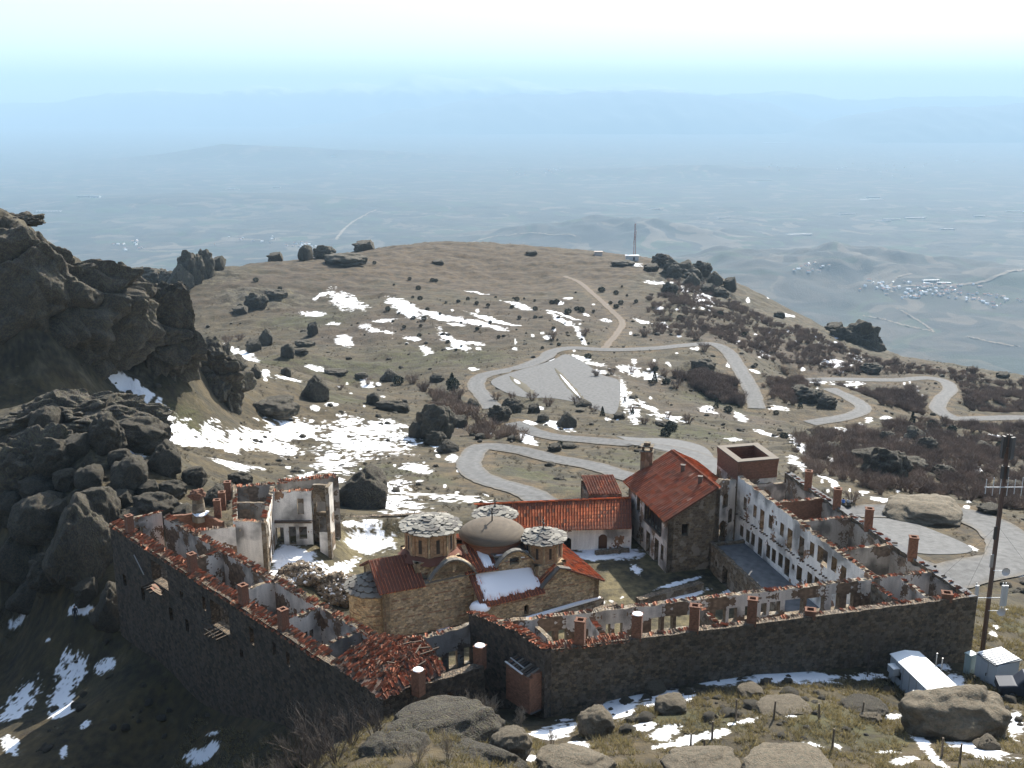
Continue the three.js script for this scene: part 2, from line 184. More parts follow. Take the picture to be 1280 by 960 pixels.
// snow: patches traced on the ground, [x, y, half width, half height, tilt in degrees, how broken]
const snowDefs = [
  [391, 393, 16, 4, 0, .2], [435, 378, 24, 10, 10, .5], [402, 369, 12, 3, -20, .5], [504, 383, 26, 9, 15, .3], [555, 398, 48, 6, 14, .3], [481, 400, 16, 4, -20, .5], [467, 412, 12, 4, 10, .5], [456, 408, 8, 3, 0, .6], [514, 422, 12, 3, 10, .4], [533, 437, 11, 5, 40, .4], [565, 425, 22, 4, 18, .4], [430, 429, 12, 6, 10, .2], [417, 406, 9, 2, 0, .2],
  [299, 440, 28, 3, 6, .2], [394, 461, 16, 4, 10, .3], [301, 466, 8, 4, 0, .2], [332, 466, 6, 5, 0, .2], [361, 474, 18, 4, 8, .5], [459, 482, 10, 8, 40, .4], [394, 509, 8, 4, 10, .2], [414, 506, 9, 3, 0, .3], [440, 541, 40, 20, 0, .85], [481, 533, 28, 10, 0, .6], [369, 536, 44, 12, 5, .5], [330, 545, 40, 10, 0, .7],
  [460, 552, 58, 22, 0, .9], [417, 583, 26, 20, 0, .8], [520, 586, 22, 8, 10, .8], [492, 608, 20, 8, 0, .8], [500, 624, 30, 6, 0, .9], [558, 620, 45, 6, 5, .9], [580, 428, 27, 3, 12, .3], [535, 440, 8, 4, 20, .5], [592, 462, 8, 3, 10, .3], [688, 454, 8, 4, -40, .1], [649, 472, 6, 9, 30, .2], [716, 492, 26, 2.5, 42, .2], [661, 551, 14, 6, 25, .2], [608, 541, 8, 3, 0, .3], [698, 532, 20, 6, 10, .4], [673, 510, 7, 5, 20, .4], [663, 527, 10, 5, 0, .5],
  [735, 463, 22, 3, 10, .5], [726, 448, 17, 2.5, 15, .4], [545, 557, 8, 6, 20, .3], [566, 573, 10, 5, 0, .4], [563, 524, 14, 3, 50, .4], [597, 404, 42, 4.5, 23, .2], [616, 399, 38, 3.5, 22, .2], [570, 406, 12, 3, 12, .2], [577, 431, 16, 3, 28, .3], [647, 380, 22, 2.5, 14, .4], [597, 366, 17, 1.5, 18, .3], [702, 401, 25, 2.5, 25, .3], [707, 395, 22, 2, 20, .3], [725, 419, 14, 3, 42, .5], [733, 394, 5, 2, 20, .3], [757, 401, 8, 2.5, 10, .3], [684, 422, 6, 3, 0, .2],
  [785, 330, 20, 3, -4, .3], [819, 353, 14, 4, 0, .5], [831, 409, 12, 4, 28, .4], [824, 385, 6, 3, 0, .3], [855, 363, 8, 9, 20, .6], [841, 354, 8, 6, 0, .6], [880, 374, 16, 7, 20, .7], [872, 346, 6, 4, 0, .6], [805, 402, 14, 3, 15, .5], [779, 488, 6, 20, -10, .7], [785, 502, 10, 10, 0, .7], [745, 464, 28, 2.5, 8, .6], [743, 455, 24, 2, 12, .6], [800, 467, 34, 2.5, 8, .6], [810, 509, 16, 5, 30, .5], [835, 520, 24, 3.5, 10, .6], [886, 513, 14, 2, 18, .4], [911, 456, 4, 4, 0, .3], [793, 517, 8, 8, 0, .6],
  [956, 542, 18, 2.5, 18, .3], [884, 511, 9, 2, 10, .3], [926, 522, 9, 2, 10, .3], [917, 549, 12, 2, 5, .4], [943, 464, 8, 1.8, 15, .3], [974, 510, 16, 3, 5, .7], [993, 552, 14, 4, 60, .5], [997, 580, 16, 5, 25, .5], [951, 445, 4, 5, 0, .6], [920, 427, 6, 3, 0, .4], [954, 401, 8, 2, 15, .4], [988, 415, 7, 3, 15, .4], [1044, 455, 20, 7, 0, .8], [1069, 446, 10, 7, 30, .7], [1021, 478, 24, 3, 0, .7], [1058, 481, 24, 3, 0, .7], [1058, 539, 26, 6, 0, .9], [1078, 533, 6, 3, 30, .4], [1086, 525, 5, 5, 40, .5], [1000, 557, 18, 4, 35, .5], [1036, 599, 20, 2, 25, .4], [1107, 522, 9, 2, 0, .4], [1115, 567, 5, 6, 0, .6], [1225, 587, 6, 5, 0, .6], [1247, 545, 6, 3, 0, .6], [1100, 623, 14, 3, 6, .3], [1080, 615, 8, 2, 6, .3], [1214, 685, 9, 3, 20, .2],
  [1262, 715, 30, 7, 0, .2], [1246, 784, 6, 3, 20, .4], [1242, 793, 7, 3, 20, .4], [1258, 762, 3, 1.5, 0, .4], [1262, 870, 12, 5, 0, .4],
  [692, 914, 34, 11, -18, .3], [771, 884, 28, 18, -15, .3], [807, 866, 34, 9, -12, .4], [897, 849, 30, 7, -6, .3], [985, 846, 70, 7, 2, .4], [1085, 846, 25, 5, 0, .4], [862, 869, 11, 7, -30, .3], [725, 931, 16, 4, 5, .2], [805, 908, 17, 6, -8, .3], [832, 916, 22, 9, -10, .4], [866, 924, 48, 6, -14, .4], [902, 917, 12, 4, -20, .4], [809, 897, 8, 3, -10, .2], [664, 948, 10, 4, 10, .2], [914, 905, 6, 2, 0, .3], [934, 901, 14, 4, -10, .4], [990, 895, 8, 2, 0, .4], [1114, 895, 20, 4, -6, .4], [1150, 925, 28, 7, 48, .4], [1128, 951, 22, 5, -8, .5], [1170, 950, 20, 6, 40, .4], [1016, 931, 14, 3, 10, .4], [1047, 933, 7, 3, 35, .4], [1225, 938, 44, 10, 12, .5], [1270, 908, 12, 20, 0, .4], [1178, 832, 12, 6, 20, .4], [1195, 850, 14, 9, 30, .3], [1110, 940, 16, 2, 0, .7],
  [23, 780, 14, 8, -30, .3], [103, 762, 22, 8, 0, .3], [90, 840, 20, 26, 25, .6], [78, 880, 16, 26, 25, .5], [131, 833, 15, 9, -35, .4], [25, 880, 16, 34, 40, .5], [12, 930, 14, 12, 40, .4], [80, 940, 5, 9, 20, .3], [107, 905, 8, 5, -30, .3], [253, 943, 28, 11, -25, .3], [267, 917, 9, 3, -15, .3], [60, 800, 4, 3, 0, .3],
  [165, 488, 80, 9, 26, .5], [225, 545, 26, 16, 0, .5], [265, 541, 14, 14, 0, .5], [245, 553, 50, 8, 4, .5], [305, 551, 34, 14, 4, .7], [295, 580, 32, 6, 12, .4], [210, 522, 14, 4, 0, .5], [172, 555, 24, 10, 15, .4], [127, 502, 14, 5, 30, .3], [92, 523, 9, 4, 30, .3], [190, 582, 8, 4, 0, .2], [217, 632, 22, 5, 0, .4], [350, 560, 30, 10, 8, .8], [380, 600, 20, 12, 0, .8],
  [463, 682, 34, 14, 0, .25], [430, 712, 22, 10, -30, .4], [365, 700, 28, 22, -20, .1], [400, 715, 26, 14, 0, .5], [752, 692, 50, 9, 0, .15], [712, 764, 62, 6, -14, .25], [855, 745, 40, 4, -16, .3], [795, 712, 9, 5, 30, .4], [535, 800, 52, 9, -18, .2], [455, 655, 30, 8, 0, .6], [850, 728, 30, 3, -14, .3], [1065, 660, 6, 3, 0, .3], [905, 742, 16, 3, -20, .4],
];
{ const r = rng(717); for (const [x0, x1, y0, y1, n] of [[835, 1100, 365, 465, 46], [1010, 1275, 535, 635, 34], [735, 840, 448, 528, 26], [480, 800, 365, 440, 26], [1000, 1160, 478, 500, 18], [330, 480, 470, 620, 30], [480, 620, 560, 625, 18], [990, 1060, 540, 610, 16]]) for (let i = 0; i < n; i++) snowDefs.push([x0 + (x1 - x0) * r(), y0 + (y1 - y0) * r(), 1.5 + 5.5 * r() * r(), 0.9 + 1.8 * r(), 30 * (r() - 0.3), 0.1 + 0.2 * r()]); }
const snowW = snowDefs.map(([px, py, rx, ry, deg, br]) => {
  const c = hit(px, py); if (!c) return null;
  const a = deg * Math.PI / 180, ca = Math.cos(a), sa = Math.sin(a), g = (dx, dy) => { // local step on the tangent plane
    const e = 2, nx = -(height(c.x + e, c.z) - height(c.x - e, c.z)) / (2 * e), nz = -(height(c.x, c.z + e) - height(c.x, c.z - e)) / (2 * e);
    const d = ray(px + dx, py + dy); const den = d[1] + nx * d[0] + nz * d[2]; const t = (nx * c.x + (c.y - H) + nz * c.z) / den; return [d[0] * t - c.x, d[2] * t - c.z]; };
  let A = g(rx * ca, rx * sa), B = g(-ry * sa, ry * ca); const lim = (q, m) => { const l = Math.hypot(...q); return l > m ? [q[0] * m / l, q[1] * m / l] : q; };
  const D = -c.z; A = lim(A, 0.12 * D * Math.max(rx, 6) / 20 + 2); B = lim(B, 0.10 * D * Math.max(ry, 3) / 5 + 1.5);
  const det = A[0] * B[1] - A[1] * B[0]; if (Math.abs(det) < 0.02) return null;
  return { x: c.x, z: c.z, A, B, det, br, R: Math.hypot(...A) + Math.hypot(...B) };
}).filter(Boolean);
// ground sheets with a map of their own each
const tintNoise = (x, z) => [fbm2(x / 45, z / 45, 4), fbm2(x / 7 + 40, z / 7, 4), fbm2(x / 1.3, z / 1.3 + 70, 3)];
const mossy = [[330, 455, 30], [240, 530, 25], [430, 500, 25], [640, 590, 40], [560, 600, 30], [820, 560, 40], [700, 610, 30], [1265, 780, 25], [1240, 740, 25], [900, 545, 25], [430, 460, 40], [520, 450, 40], [600, 450, 30], [380, 400, 35], [480, 590, 40], [850, 540, 45], [900, 505, 35], [620, 590, 45], [760, 575, 40], [1050, 910, 60], [860, 900, 50]].map(([a, b, r]) => { const c = hit(a, b); return c && [c.x, c.z, r * -c.z / FOCAL * 1.6]; }).filter(Boolean);
const heath = [[640, 330, 150], [480, 330, 110], [330, 365, 70], [520, 400, 60], [700, 390, 80], [420, 420, 50], [860, 420, 60], [960, 430, 80], [1080, 460, 80], [800, 470, 60], [620, 420, 60], [900, 520, 50], [560, 540, 30], [1150, 560, 90]].map(([a, b, r]) => { const c = hit(a, b); return c && [c.x, c.z, r * -c.z / FOCAL * 1.6]; }).filter(Boolean);
const tan_ = [[640, 330, 160], [480, 330, 80], [590, 490, 14], [1120, 512, 22], [975, 490, 25], [1000, 470, 20], [690, 445, 10]].map(([a, b, r]) => { const c = hit(a, b); return c && [c.x, c.z, r * -c.z / FOCAL * 1.6]; }).filter(Boolean);
function snowRaster(x0, x1, z0, z1, w, h) {
  const a = new Float32Array(w * h).fill(-9), sx = (x1 - x0) / w, sz = (z1 - z0) / h;
  for (const s of snowW) {
    const R = s.R * 1.5, i0 = Math.max(0, Math.floor((s.x - R - x0) / sx)), i1 = Math.min(w - 1, Math.ceil((s.x + R - x0) / sx)), j0 = Math.max(0, Math.floor((s.z - R - z0) / sz)), j1 = Math.min(h - 1, Math.ceil((s.z + R - z0) / sz));
    const f = 1 / Math.max(0.35, Math.min(s.R * 0.3, 4));
    for (let j = j0; j <= j1; j++) for (let i = i0; i <= i1; i++) {
      const x = x0 + (i + 0.5) * sx - s.x, z = z0 + (j + 0.5) * sz - s.z, p = (x * s.B[1] - z * s.B[0]) / s.det, q = (z * s.A[0] - x * s.A[1]) / s.det, d2 = p * p + q * q;
      if (d2 > 2.2) continue;
      const X = x + s.x, Z = z + s.z, n = fbm2(X * f * 0.5, Z * f * 0.5, 3) * 0.8 + fbm2(X * f * 1.8 + 9, Z * f * 1.8, 3) * (0.3 + 0.9 * s.br);
      const v = 1 - d2 + n * (0.95 + 0.75 * s.br) - 0.1 - 0.36 * s.br + 0.12 * n2(X * 2.6, Z * 2.6); const o = j * w + i; if (v > a[o]) a[o] = v;
    }
  }
  return a;
}
function groundMap(x0, x1, z0, z1, w, h, court) {
  const snow = snowRaster(x0, x1, z0, z1, w, h), cell = (x1 - x0) / w;
  return texOf(w, h, (u, v, c, i, j) => {
    const x = lerp(x0, x1, u), z = lerp(z0, z1, v), [a, b, d] = tintNoise(x, z), D = -z;
    // dry grass: olive to straw to brown
    const s = clamp(0.5 + 0.9 * a + 0.35 * b), f = 0.78 + 0.5 * b + 0.5 * d;
    let R = lerp(0.105, 0.150, s), G = lerp(0.092, 0.118, s), B = lerp(0.048, 0.070, s);
    for (const [mx, mz, r] of heath) { if (Math.abs(x - mx) > r * 1.42 || Math.abs(z - mz) > r * 1.42) continue; const q = ((x - mx) ** 2 + (z - mz) ** 2) / (r * r); if (q < 2) { const k = clamp(1.3 - q + 1.1 * a + 0.6 * b) * 0.75; R = lerp(R, 0.125, k); G = lerp(G, 0.090, k); B = lerp(B, 0.064, k); } }
    for (const [mx, mz, r] of mossy) { if (Math.abs(x - mx) > r * 1.42 || Math.abs(z - mz) > r * 1.42) continue; const q = ((x - mx) ** 2 + (z - mz) ** 2) / (r * r); if (q < 2) { const k = clamp(1.1 - q + 1.4 * b) * 0.85; R = lerp(R, 0.098, k); G = lerp(G, 0.106, k); B = lerp(B, 0.04, k); } }
    for (const [mx, mz, r] of tan_) { if (Math.abs(x - mx) > r * 1.42 || Math.abs(z - mz) > r * 1.42) continue; const q = ((x - mx) ** 2 + (z - mz) ** 2) / (r * r); if (q < 1.5) { const k = clamp(1.0 - q + 1.2 * b) * 0.6; R = lerp(R, 0.175, k); G = lerp(G, 0.125, k); B = lerp(B, 0.075, k); } }
    // stones and bare soil
    const st = fbm2(x / 2.2 + 200, z / 2.2, 3) + 0.35 * b; if (st > 0.42) { const k = clamp((st - 0.42) * 7) * 0.8; R = lerp(R, 0.16, k); G = lerp(G, 0.145, k); B = lerp(B, 0.12, k); }
    const so = fbm2(x / 5.5 - 90, z / 5.5, 3) - 0.3 * d; if (so > 0.3) { const k = clamp((so - 0.3) * 5) * 0.6; R = lerp(R, 0.085, k); G = lerp(G, 0.062, k); B = lerp(B, 0.042, k); }
    const rk = rockiness(x, z); if (rk > 0.02) { const k = clamp(rk * 2.2 + b * 1.3 - 0.35), g = 0.125 + 0.08 * b + 0.05 * d, lich = clamp(a * 2 + d); R = lerp(R, g * 1.06 + 0.02 * lich, k); G = lerp(G, g * 0.98 + 0.014 * lich, k); B = lerp(B, g * 0.86, k); }
    if (court && x > -38 && x < 34 && z < -72 && z > -118) { const cd = polyDist(courtPoly, x, z); if (cd < 0.3) { const k = 0.85, g = clamp(0.5 + b + 0.6 * d); R = lerp(R, lerp(0.15, 0.27, g), k); G = lerp(G, lerp(0.135, 0.245, g), k); B = lerp(B, lerp(0.085, 0.17, g), k); } }
    // cut banks beside the roads
    if (D < 620) { const [rd] = roadNear(x, z); if (rd < 5) { const k = clamp(0.9 - Math.abs(rd - 0.8) / 3 + 1.2 * b) * 0.75; R = lerp(R, 0.205, k); G = lerp(G, 0.150, k); B = lerp(B, 0.095, k); } }
    R *= f * 0.455; G *= f * 0.405; B *= f * 0.275;
    const sn = snow[j * w + i];
    if (sn > -0.1) { const k = clamp(sn * 3.2 + 0.42), g = 0.74 + 0.08 * clamp(sn * 2) + 0.07 * b; R = lerp(R, g, k); G = lerp(G, g, k); B = lerp(B, g * 1.01, k); }
    c[0] = R; c[1] = G; c[2] = B;
  });
}
const bumpTex = texOf(512, 512, (u, v, c) => { // seamless lumps
  const a = u * 2 * Math.PI, b = v * 2 * Math.PI, f = (k, o) => n3(Math.cos(a) * k + o, Math.sin(a) * k, Math.cos(b) * k * 0.9) * 0.5 + n3(Math.sin(b) * k + o, Math.cos(b) * k, Math.sin(a) * k * 1.1 + 4) * 0.5;
  c[0] = c[1] = c[2] = 0.5 + 0.22 * f(3, 0) + 0.16 * f(9, 5) + 0.12 * f(26, 9);
}, false);
function sheet(name, xs, zs, map, drop, rep, bump) {
  const w = xs.length, h = zs.length, p = new Float32Array(w * h * 3), uv = new Float32Array(w * h * 2), idx = new Uint32Array((w - 1) * (h - 1) * 6);
  for (let j = 0, o = 0; j < h; j++) for (let i = 0; i < w; i++, o++) { p[o * 3] = xs[i]; p[o * 3 + 1] = height(xs[i], zs[j]) - (drop && (drop(xs[i], zs[j]))); p[o * 3 + 2] = zs[j]; uv[o * 2] = (xs[i] - xs[0]) / (xs[w - 1] - xs[0]); uv[o * 2 + 1] = (zs[j] - zs[0]) / (zs[h - 1] - zs[0]); }
  for (let j = 0, o = 0; j < h - 1; j++) for (let i = 0; i < w - 1; i++) { const a = j * w + i; idx.set([a, a + w, a + 1, a + 1, a + w, a + w + 1], o); o += 6; }
  const g = new THREE.BufferGeometry(); g.setAttribute('position', new THREE.BufferAttribute(p, 3)); g.setAttribute('uv', new THREE.BufferAttribute(uv, 2)); g.setIndex(new THREE.BufferAttribute(idx, 1)); g.computeVertexNormals();
  const bt = bumpTex.clone(); bt.repeat.set((xs[w - 1] - xs[0]) / rep, (zs[h - 1] - zs[0]) / rep); bt.needsUpdate = true;
  map.wrapS = map.wrapT = THREE.ClampToEdgeWrapping;
  return structure(name, g, new THREE.MeshStandardMaterial({ map, roughness: 0.97, bumpMap: bt, bumpScale: bump }));
}
const lines = (a, b, s) => { const n = Math.round(Math.abs(b - a) / s); return Array.from({ length: n + 1 }, (_, i) => lerp(a, b, i / n)); };
{
  const A = [-90, 90, -108, 30], B = [-190, 190, -275, -107], C = [-520, 520, -1010, -273];
  sheet('hillside_ground', lines(A[0], A[1], 0.5), lines(A[2], A[3], 0.5), groundMap(...A, 2048, 1570, true), null, 6, 0.10);
  sheet('hillside_ground', lines(B[0], B[1], 0.85), lines(B[2], B[3], 0.75), groundMap(...B, 2048, 1100, true), (x, z) => z > -108.2 && Math.abs(x) < 90 ? 0.1 : 0, 11, 0.18);
  sheet('hillside_ground', lines(C[0], C[1], 2.4), lines(C[2], C[3], 2.0), groundMap(...C, 2048, 1500, false), (x, z) => z > -275.5 && Math.abs(x) < 190 ? 0.2 : 0, 24, 0.4);
}
// road surfaces
const asphaltTex = texOf(512, 512, (u, v, c) => { const x = u * 20, y = v * 20; const q = fbm2(x * 0.35 + 7, y * 0.35, 4), g = (0.083 + 0.03 * fbm2(x * 0.6, y * 0.6, 3) + 0.014 * n2(x * 6, y * 6)) * (q > 0.22 ? 0.8 : 1); c[0] = g * 1.02; c[1] = g; c[2] = g * 0.96; });
const dirtTex = texOf(512, 512, (u, v, c) => { const g = 1 + 0.25 * fbm2(u * 12, v * 12, 4); c[0] = 0.12 * g; c[1] = 0.094 * g; c[2] = 0.068 * g; });
const roadMats = { asphalt: new THREE.MeshStandardMaterial({ map: asphaltTex, roughness: 0.9, vertexColors: true }), dirt: new THREE.MeshStandardMaterial({ map: dirtTex, roughness: 0.97, vertexColors: true }) };
roadDefs.forEach((r, ri) => {
  const q = r.q, n = q.length, K = 9, p = [], uv = [], idx = [], col = [];
  for (let i = 0; i < n; i++) {
    const t = q[Math.min(n - 1, i + 1)].clone().sub(q[Math.max(0, i - 1)]); const s = V(-t.z, 0, t.x).normalize();
    for (let k = 0; k < K; k++) { const e = k / (K - 1) * 2 - 1, ww = r.w / 2 * (1 + (r.surf === 'dirt' ? 0.3 * n2(i * 0.4, ri + Math.sign(e) * 4) : 0) + 0.06 * n2(i * 0.13, ri * 9 + Math.sign(e) * 3) + 0.07 * n2(i * 0.8, ri * 5 + Math.sign(e) * 8)), x = q[i].x + s.x * e * ww, z = q[i].z + s.z * e * ww; p.push(x, Math.max(q[i].y, height(x, z)) + 0.15 - 0.02 * e * e, z); uv.push(x / 20, z / 20); const tr = Math.exp(-(((Math.abs(e) - 0.45) / 0.16) ** 2)) * (0.6 + 0.5 * n2(i * 0.07, ri + e)), ed = clamp((Math.abs(e) - 0.8) * 5 + 0.7 * n2(i * 0.5, e * 9 + ri)); const c0 = 1 + 0.3 * tr; col.push(lerp(c0, 1.35, ed * 0.8), lerp(c0, 1.12, ed * 0.8), lerp(c0, 0.82, ed * 0.8)); }
    if (i) for (let k = 0; k < K - 1; k++) { const a = (i - 1) * K + k; idx.push(a, a + 1, a + K, a + 1, a + K + 1, a + K); }
  }
  const g = new THREE.BufferGeometry(); g.setAttribute('position', new THREE.Float32BufferAttribute(p, 3)); g.setAttribute('uv', new THREE.Float32BufferAttribute(uv, 2)); g.setAttribute('color', new THREE.Float32BufferAttribute(col, 3)); g.setIndex(idx); g.computeVertexNormals();
  structure(r.name, g, roadMats[r.surf]);
});
lots.forEach((l) => {
  const sh = new THREE.Shape(l.poly.map(([x, z], i) => { const n = l.poly[(i + 1) % l.poly.length]; return new THREE.Vector2(x, -z); }));
  const cu = new THREE.SplineCurve([...sh.getPoints(), sh.getPoints()[0]]).getPoints(90);
  const g = new THREE.ShapeGeometry(new THREE.Shape(cu)); const p = g.attributes.position, uv = [];
  for (let i = 0; i < p.count; i++) { const x = p.getX(i), z = -p.getY(i); p.setXYZ(i, x, l.plane(x, z) + 0.08, z); uv.push(x / 20, z / 20); }
  g.setAttribute('uv', new THREE.Float32BufferAttribute(uv, 2)); g.setAttribute('color', new THREE.Float32BufferAttribute(new Float32Array(p.count * 3).fill(1.08), 3)); g.computeVertexNormals();
  structure('gravel_lot', g, roadMats.asphalt);
});
// grassy strips that divide the parking terrace, one of them still holding snow
for (const [pts, w, lift, m] of [[[[638, 471], [652, 482], [668, 495]], 3.2, 0.2, mat(0.075, 0.062, 0.036)], [[[694, 461], [708, 478], [722, 494], [738, 511]], 2.6, 0.2, mat(0.075, 0.062, 0.036)], [[[700, 469], [712, 483], [726, 499]], 1.3, 0.3, mat(0.78, 0.78, 0.79)], [[[643, 475], [650, 481]], 1.7, 0.3, mat(0.78, 0.78, 0.79)]]) {
  const q = new THREE.CatmullRomCurve3(pts.map(([a, b]) => hit(a, b))).getSpacedPoints(40), p = [], idx = []; q.forEach((v, i) => { const t = q[Math.min(40, i + 1)].clone().sub(q[Math.max(0, i - 1)]), s = V(-t.z, 0, t.x).normalize(), k = w / 2 * Math.sqrt(Math.sin(Math.PI * clamp(i / 40, 0.02, 0.98))); [-1, -0.6, 0, 0.6, 1].forEach((e) => { const kk = k * (1 + 0.35 * n2(i * 0.35, e * 3 + w)); p.push(v.x + s.x * e * kk, height(v.x, v.z) + 0.06 + lift * (1 - e * e), v.z + s.z * e * kk); }); if (i) for (let k = 0; k < 4; k++) { const a = (i - 1) * 5 + k; idx.push(a, a + 1, a + 5, a + 1, a + 6, a + 5); } });
  const g = new THREE.BufferGeometry(); g.setAttribute('position', new THREE.Float32BufferAttribute(p, 3)); g.setIndex(idx); g.computeVertexNormals(); structure(lift > 0.25 ? 'snow_strip' : 'grass_strip', g, m);
}
// ---------- foothills, plain, mountains ----------
function plainMap(x0, x1, z0, z1, w, h, seed) {
  return texOf(w, h, (u, v, c) => {
    const x = lerp(x0, x1, u) + 120 * n2(u * 23, v * 23), z = lerp(z0, z1, v) + 120 * n2(u * 23 + 9, v * 23), r = Math.hypot(x * 0.85, z);
    // blocks of strip fields
    const bs = 620, bi = Math.floor(x / bs + 0.35 * n2(x / 1500, z / 1500)), bj = Math.floor(z / bs + 0.35 * n2(x / 1300 + 7, z / 1300)), ang = hash2(bi, bj + seed) * 3.1, wd = 40 + 90 * hash2(bi + 5, bj);
    const s = x * Math.cos(ang) + z * Math.sin(ang), q = Math.floor(s / wd), k = Math.floor((z * Math.cos(ang) - x * Math.sin(ang)) / 330 + hash2(q, bi)), t = hash2(q * 7 + bi, k * 13 + bj);
    const pal = t < .3 ? [0.05, 0.042, 0.032] : t < .5 ? [0.15, 0.115, 0.08] : t < .68 ? [0.05, 0.06, 0.035] : t < .84 ? [0.09, 0.15, 0.05] : [0.4, 0.31, 0.22];
    const g = 0.9 + 0.35 * fbm2(x / 240, z / 240, 3); const flat = sstep(3300, 4600, r) * clamp(0.75 + 0.6 * fbm2(x / 2600, z / 2600, 2));
    let hill = fbm2(x / 130 + 5, z / 130, 3) > 0.12 ? [0.24, 0.19, 0.125] : [0.13, 0.115, 0.075]; const wood = fbm2(x / 420 + 30, z / 420, 4) + 0.15 * n2(x / 40, z / 40) + 0.12 * n2(x / 90, z / 90) + 0.3 * sstep(4300, 3300, r) - 0.12; if (wood > 0.05) { const m = clamp((wood - 0.05) * 9); hill = [lerp(hill[0], 0.028, m), lerp(hill[1], 0.038, m), lerp(hill[2], 0.026, m)]; }
    const tree = fbm2(x / 180 + 60, z / 180, 4) + 0.3 * n2(x / 30, z / 30); const tm = clamp((tree - 0.32) * 6) * flat * 0.85;
    for (let n = 0; n < 3; n++) { const f = lerp(hill[n], pal[n], flat) * g; c[n] = lerp(f, [0.04, 0.045, 0.035][n], tm) * 0.3; }
    
  });
}
{
  const D = [-4500, 4500, -9000, -950];
  const g = sheet('foothills', lines(D[0], D[1], 36), lines(D[2], D[3], 30), plainMap(...D, 2048, 1832, 3), (x, z) => (z > -1010 && Math.abs(x) < 520 ? 6 : 0), 200, 3);
  const P2 = [-30000, 30000, -46000, -8900];
  sheet('plain', lines(P2[0], P2[1], 400), lines(P2[2], P2[3], 320), plainMap(...P2, 2048, 1308, 8), (x, z) => (z > -9050 && Math.abs(x) < 4500 ? 12 : 0), 900, 5);
}
// mountain ranges: skyline heights given by the picture's rows at their distance
function mountains(name, dist, depth, sky, seed, col) {
  const pts = [], idx = [], nU = 260, nV = 34, x0 = -0.62 * dist, x1 = 0.62 * dist;
  const top = (x) => { const px = 640 + x / dist * FOCAL * (1 / CP); let i = 0; while (i < sky.length - 2 && px > sky[i + 1][0]) i++; const [a, ya] = sky[i], [b, yb] = sky[i + 1], t = clamp((px - a) / (b - a)); const y = lerp(ya, yb, t * t * (3 - 2 * t)); return H + dist * (HORIZON - y) / FOCAL; };
  for (let j = 0; j <= nV; j++) for (let i = 0; i <= nU; i++) {
    const x = lerp(x0, x1, i / nU), t = j / nV, prof = Math.pow(Math.sin(t * Math.PI), 0.85), spur = fbm2(x / (dist * 0.035) + seed, t * 5, 4);
    const hgt = (top(x) - PLAIN + dist * 0.0022 * fbm2(x / (dist * 0.02), seed, 4)) * clamp(prof * (1 + 0.55 * spur * (1 - prof)));
    pts.push(x, PLAIN - 30 + hgt, -dist + depth * (0.5 - t));
  }
  for (let j = 0; j < nV; j++) for (let i = 0; i < nU; i++) { const a = j * (nU + 1) + i; idx.push(a, a + 1, a + nU + 1, a + 1, a + nU + 2, a + nU + 1); }
  const g = new THREE.BufferGeometry(); g.setAttribute('position', new THREE.Float32BufferAttribute(pts, 3)); g.setIndex(idx); g.computeVertexNormals();
  const cc = new Float32Array(pts.length); for (let i = 0; i < pts.length / 3; i++) { const x = pts[i * 3], y = pts[i * 3 + 1], z = pts[i * 3 + 2], s = clamp((y - 380 + 240 * fbm2(x / 900, z / 900, 4)) / 120), n = 0.85 + 0.4 * fbm2(x / 1500, z / 1500, 3); cc.set([lerp(col[0] * n, 0.8, s), lerp(col[1] * n, 0.8, s), lerp(col[2] * n, 0.82, s)], i * 3); }
  g.setAttribute('color', new THREE.BufferAttribute(cc, 3));
  structure(name, g, new THREE.MeshStandardMaterial({ vertexColors: true, roughness: 1, side: THREE.DoubleSide }));
}
mountains('mountain_range', 27000, 7000, [[-200, 190], [700, 182], [1000, 165], [1080, 140], [1150, 132], [1220, 131], [1290, 127], [1500, 120]], 3, [0.06, 0.065, 0.05]);
mountains('mountain_range', 34000, 8000, [[-200, 170], [300, 168], [420, 150], [520, 134], [600, 122], [640, 116], [690, 118], [760, 113], [830, 112], [880, 118], [950, 126], [1010, 146], [1100, 165], [1500, 170]], 9, [0.07, 0.075, 0.06]);
mountains('mountain_range', 44000, 9000, [[-200, 132], [60, 128], [150, 116], [200, 112], [260, 118], [330, 107], [390, 113], [440, 104], [480, 108], [520, 92], [570, 100], [620, 97], [700, 110], [800, 106], [900, 118], [980, 114], [1050, 124], [1200, 120], [1500, 126]], 15, [0.09, 0.09, 0.08]);

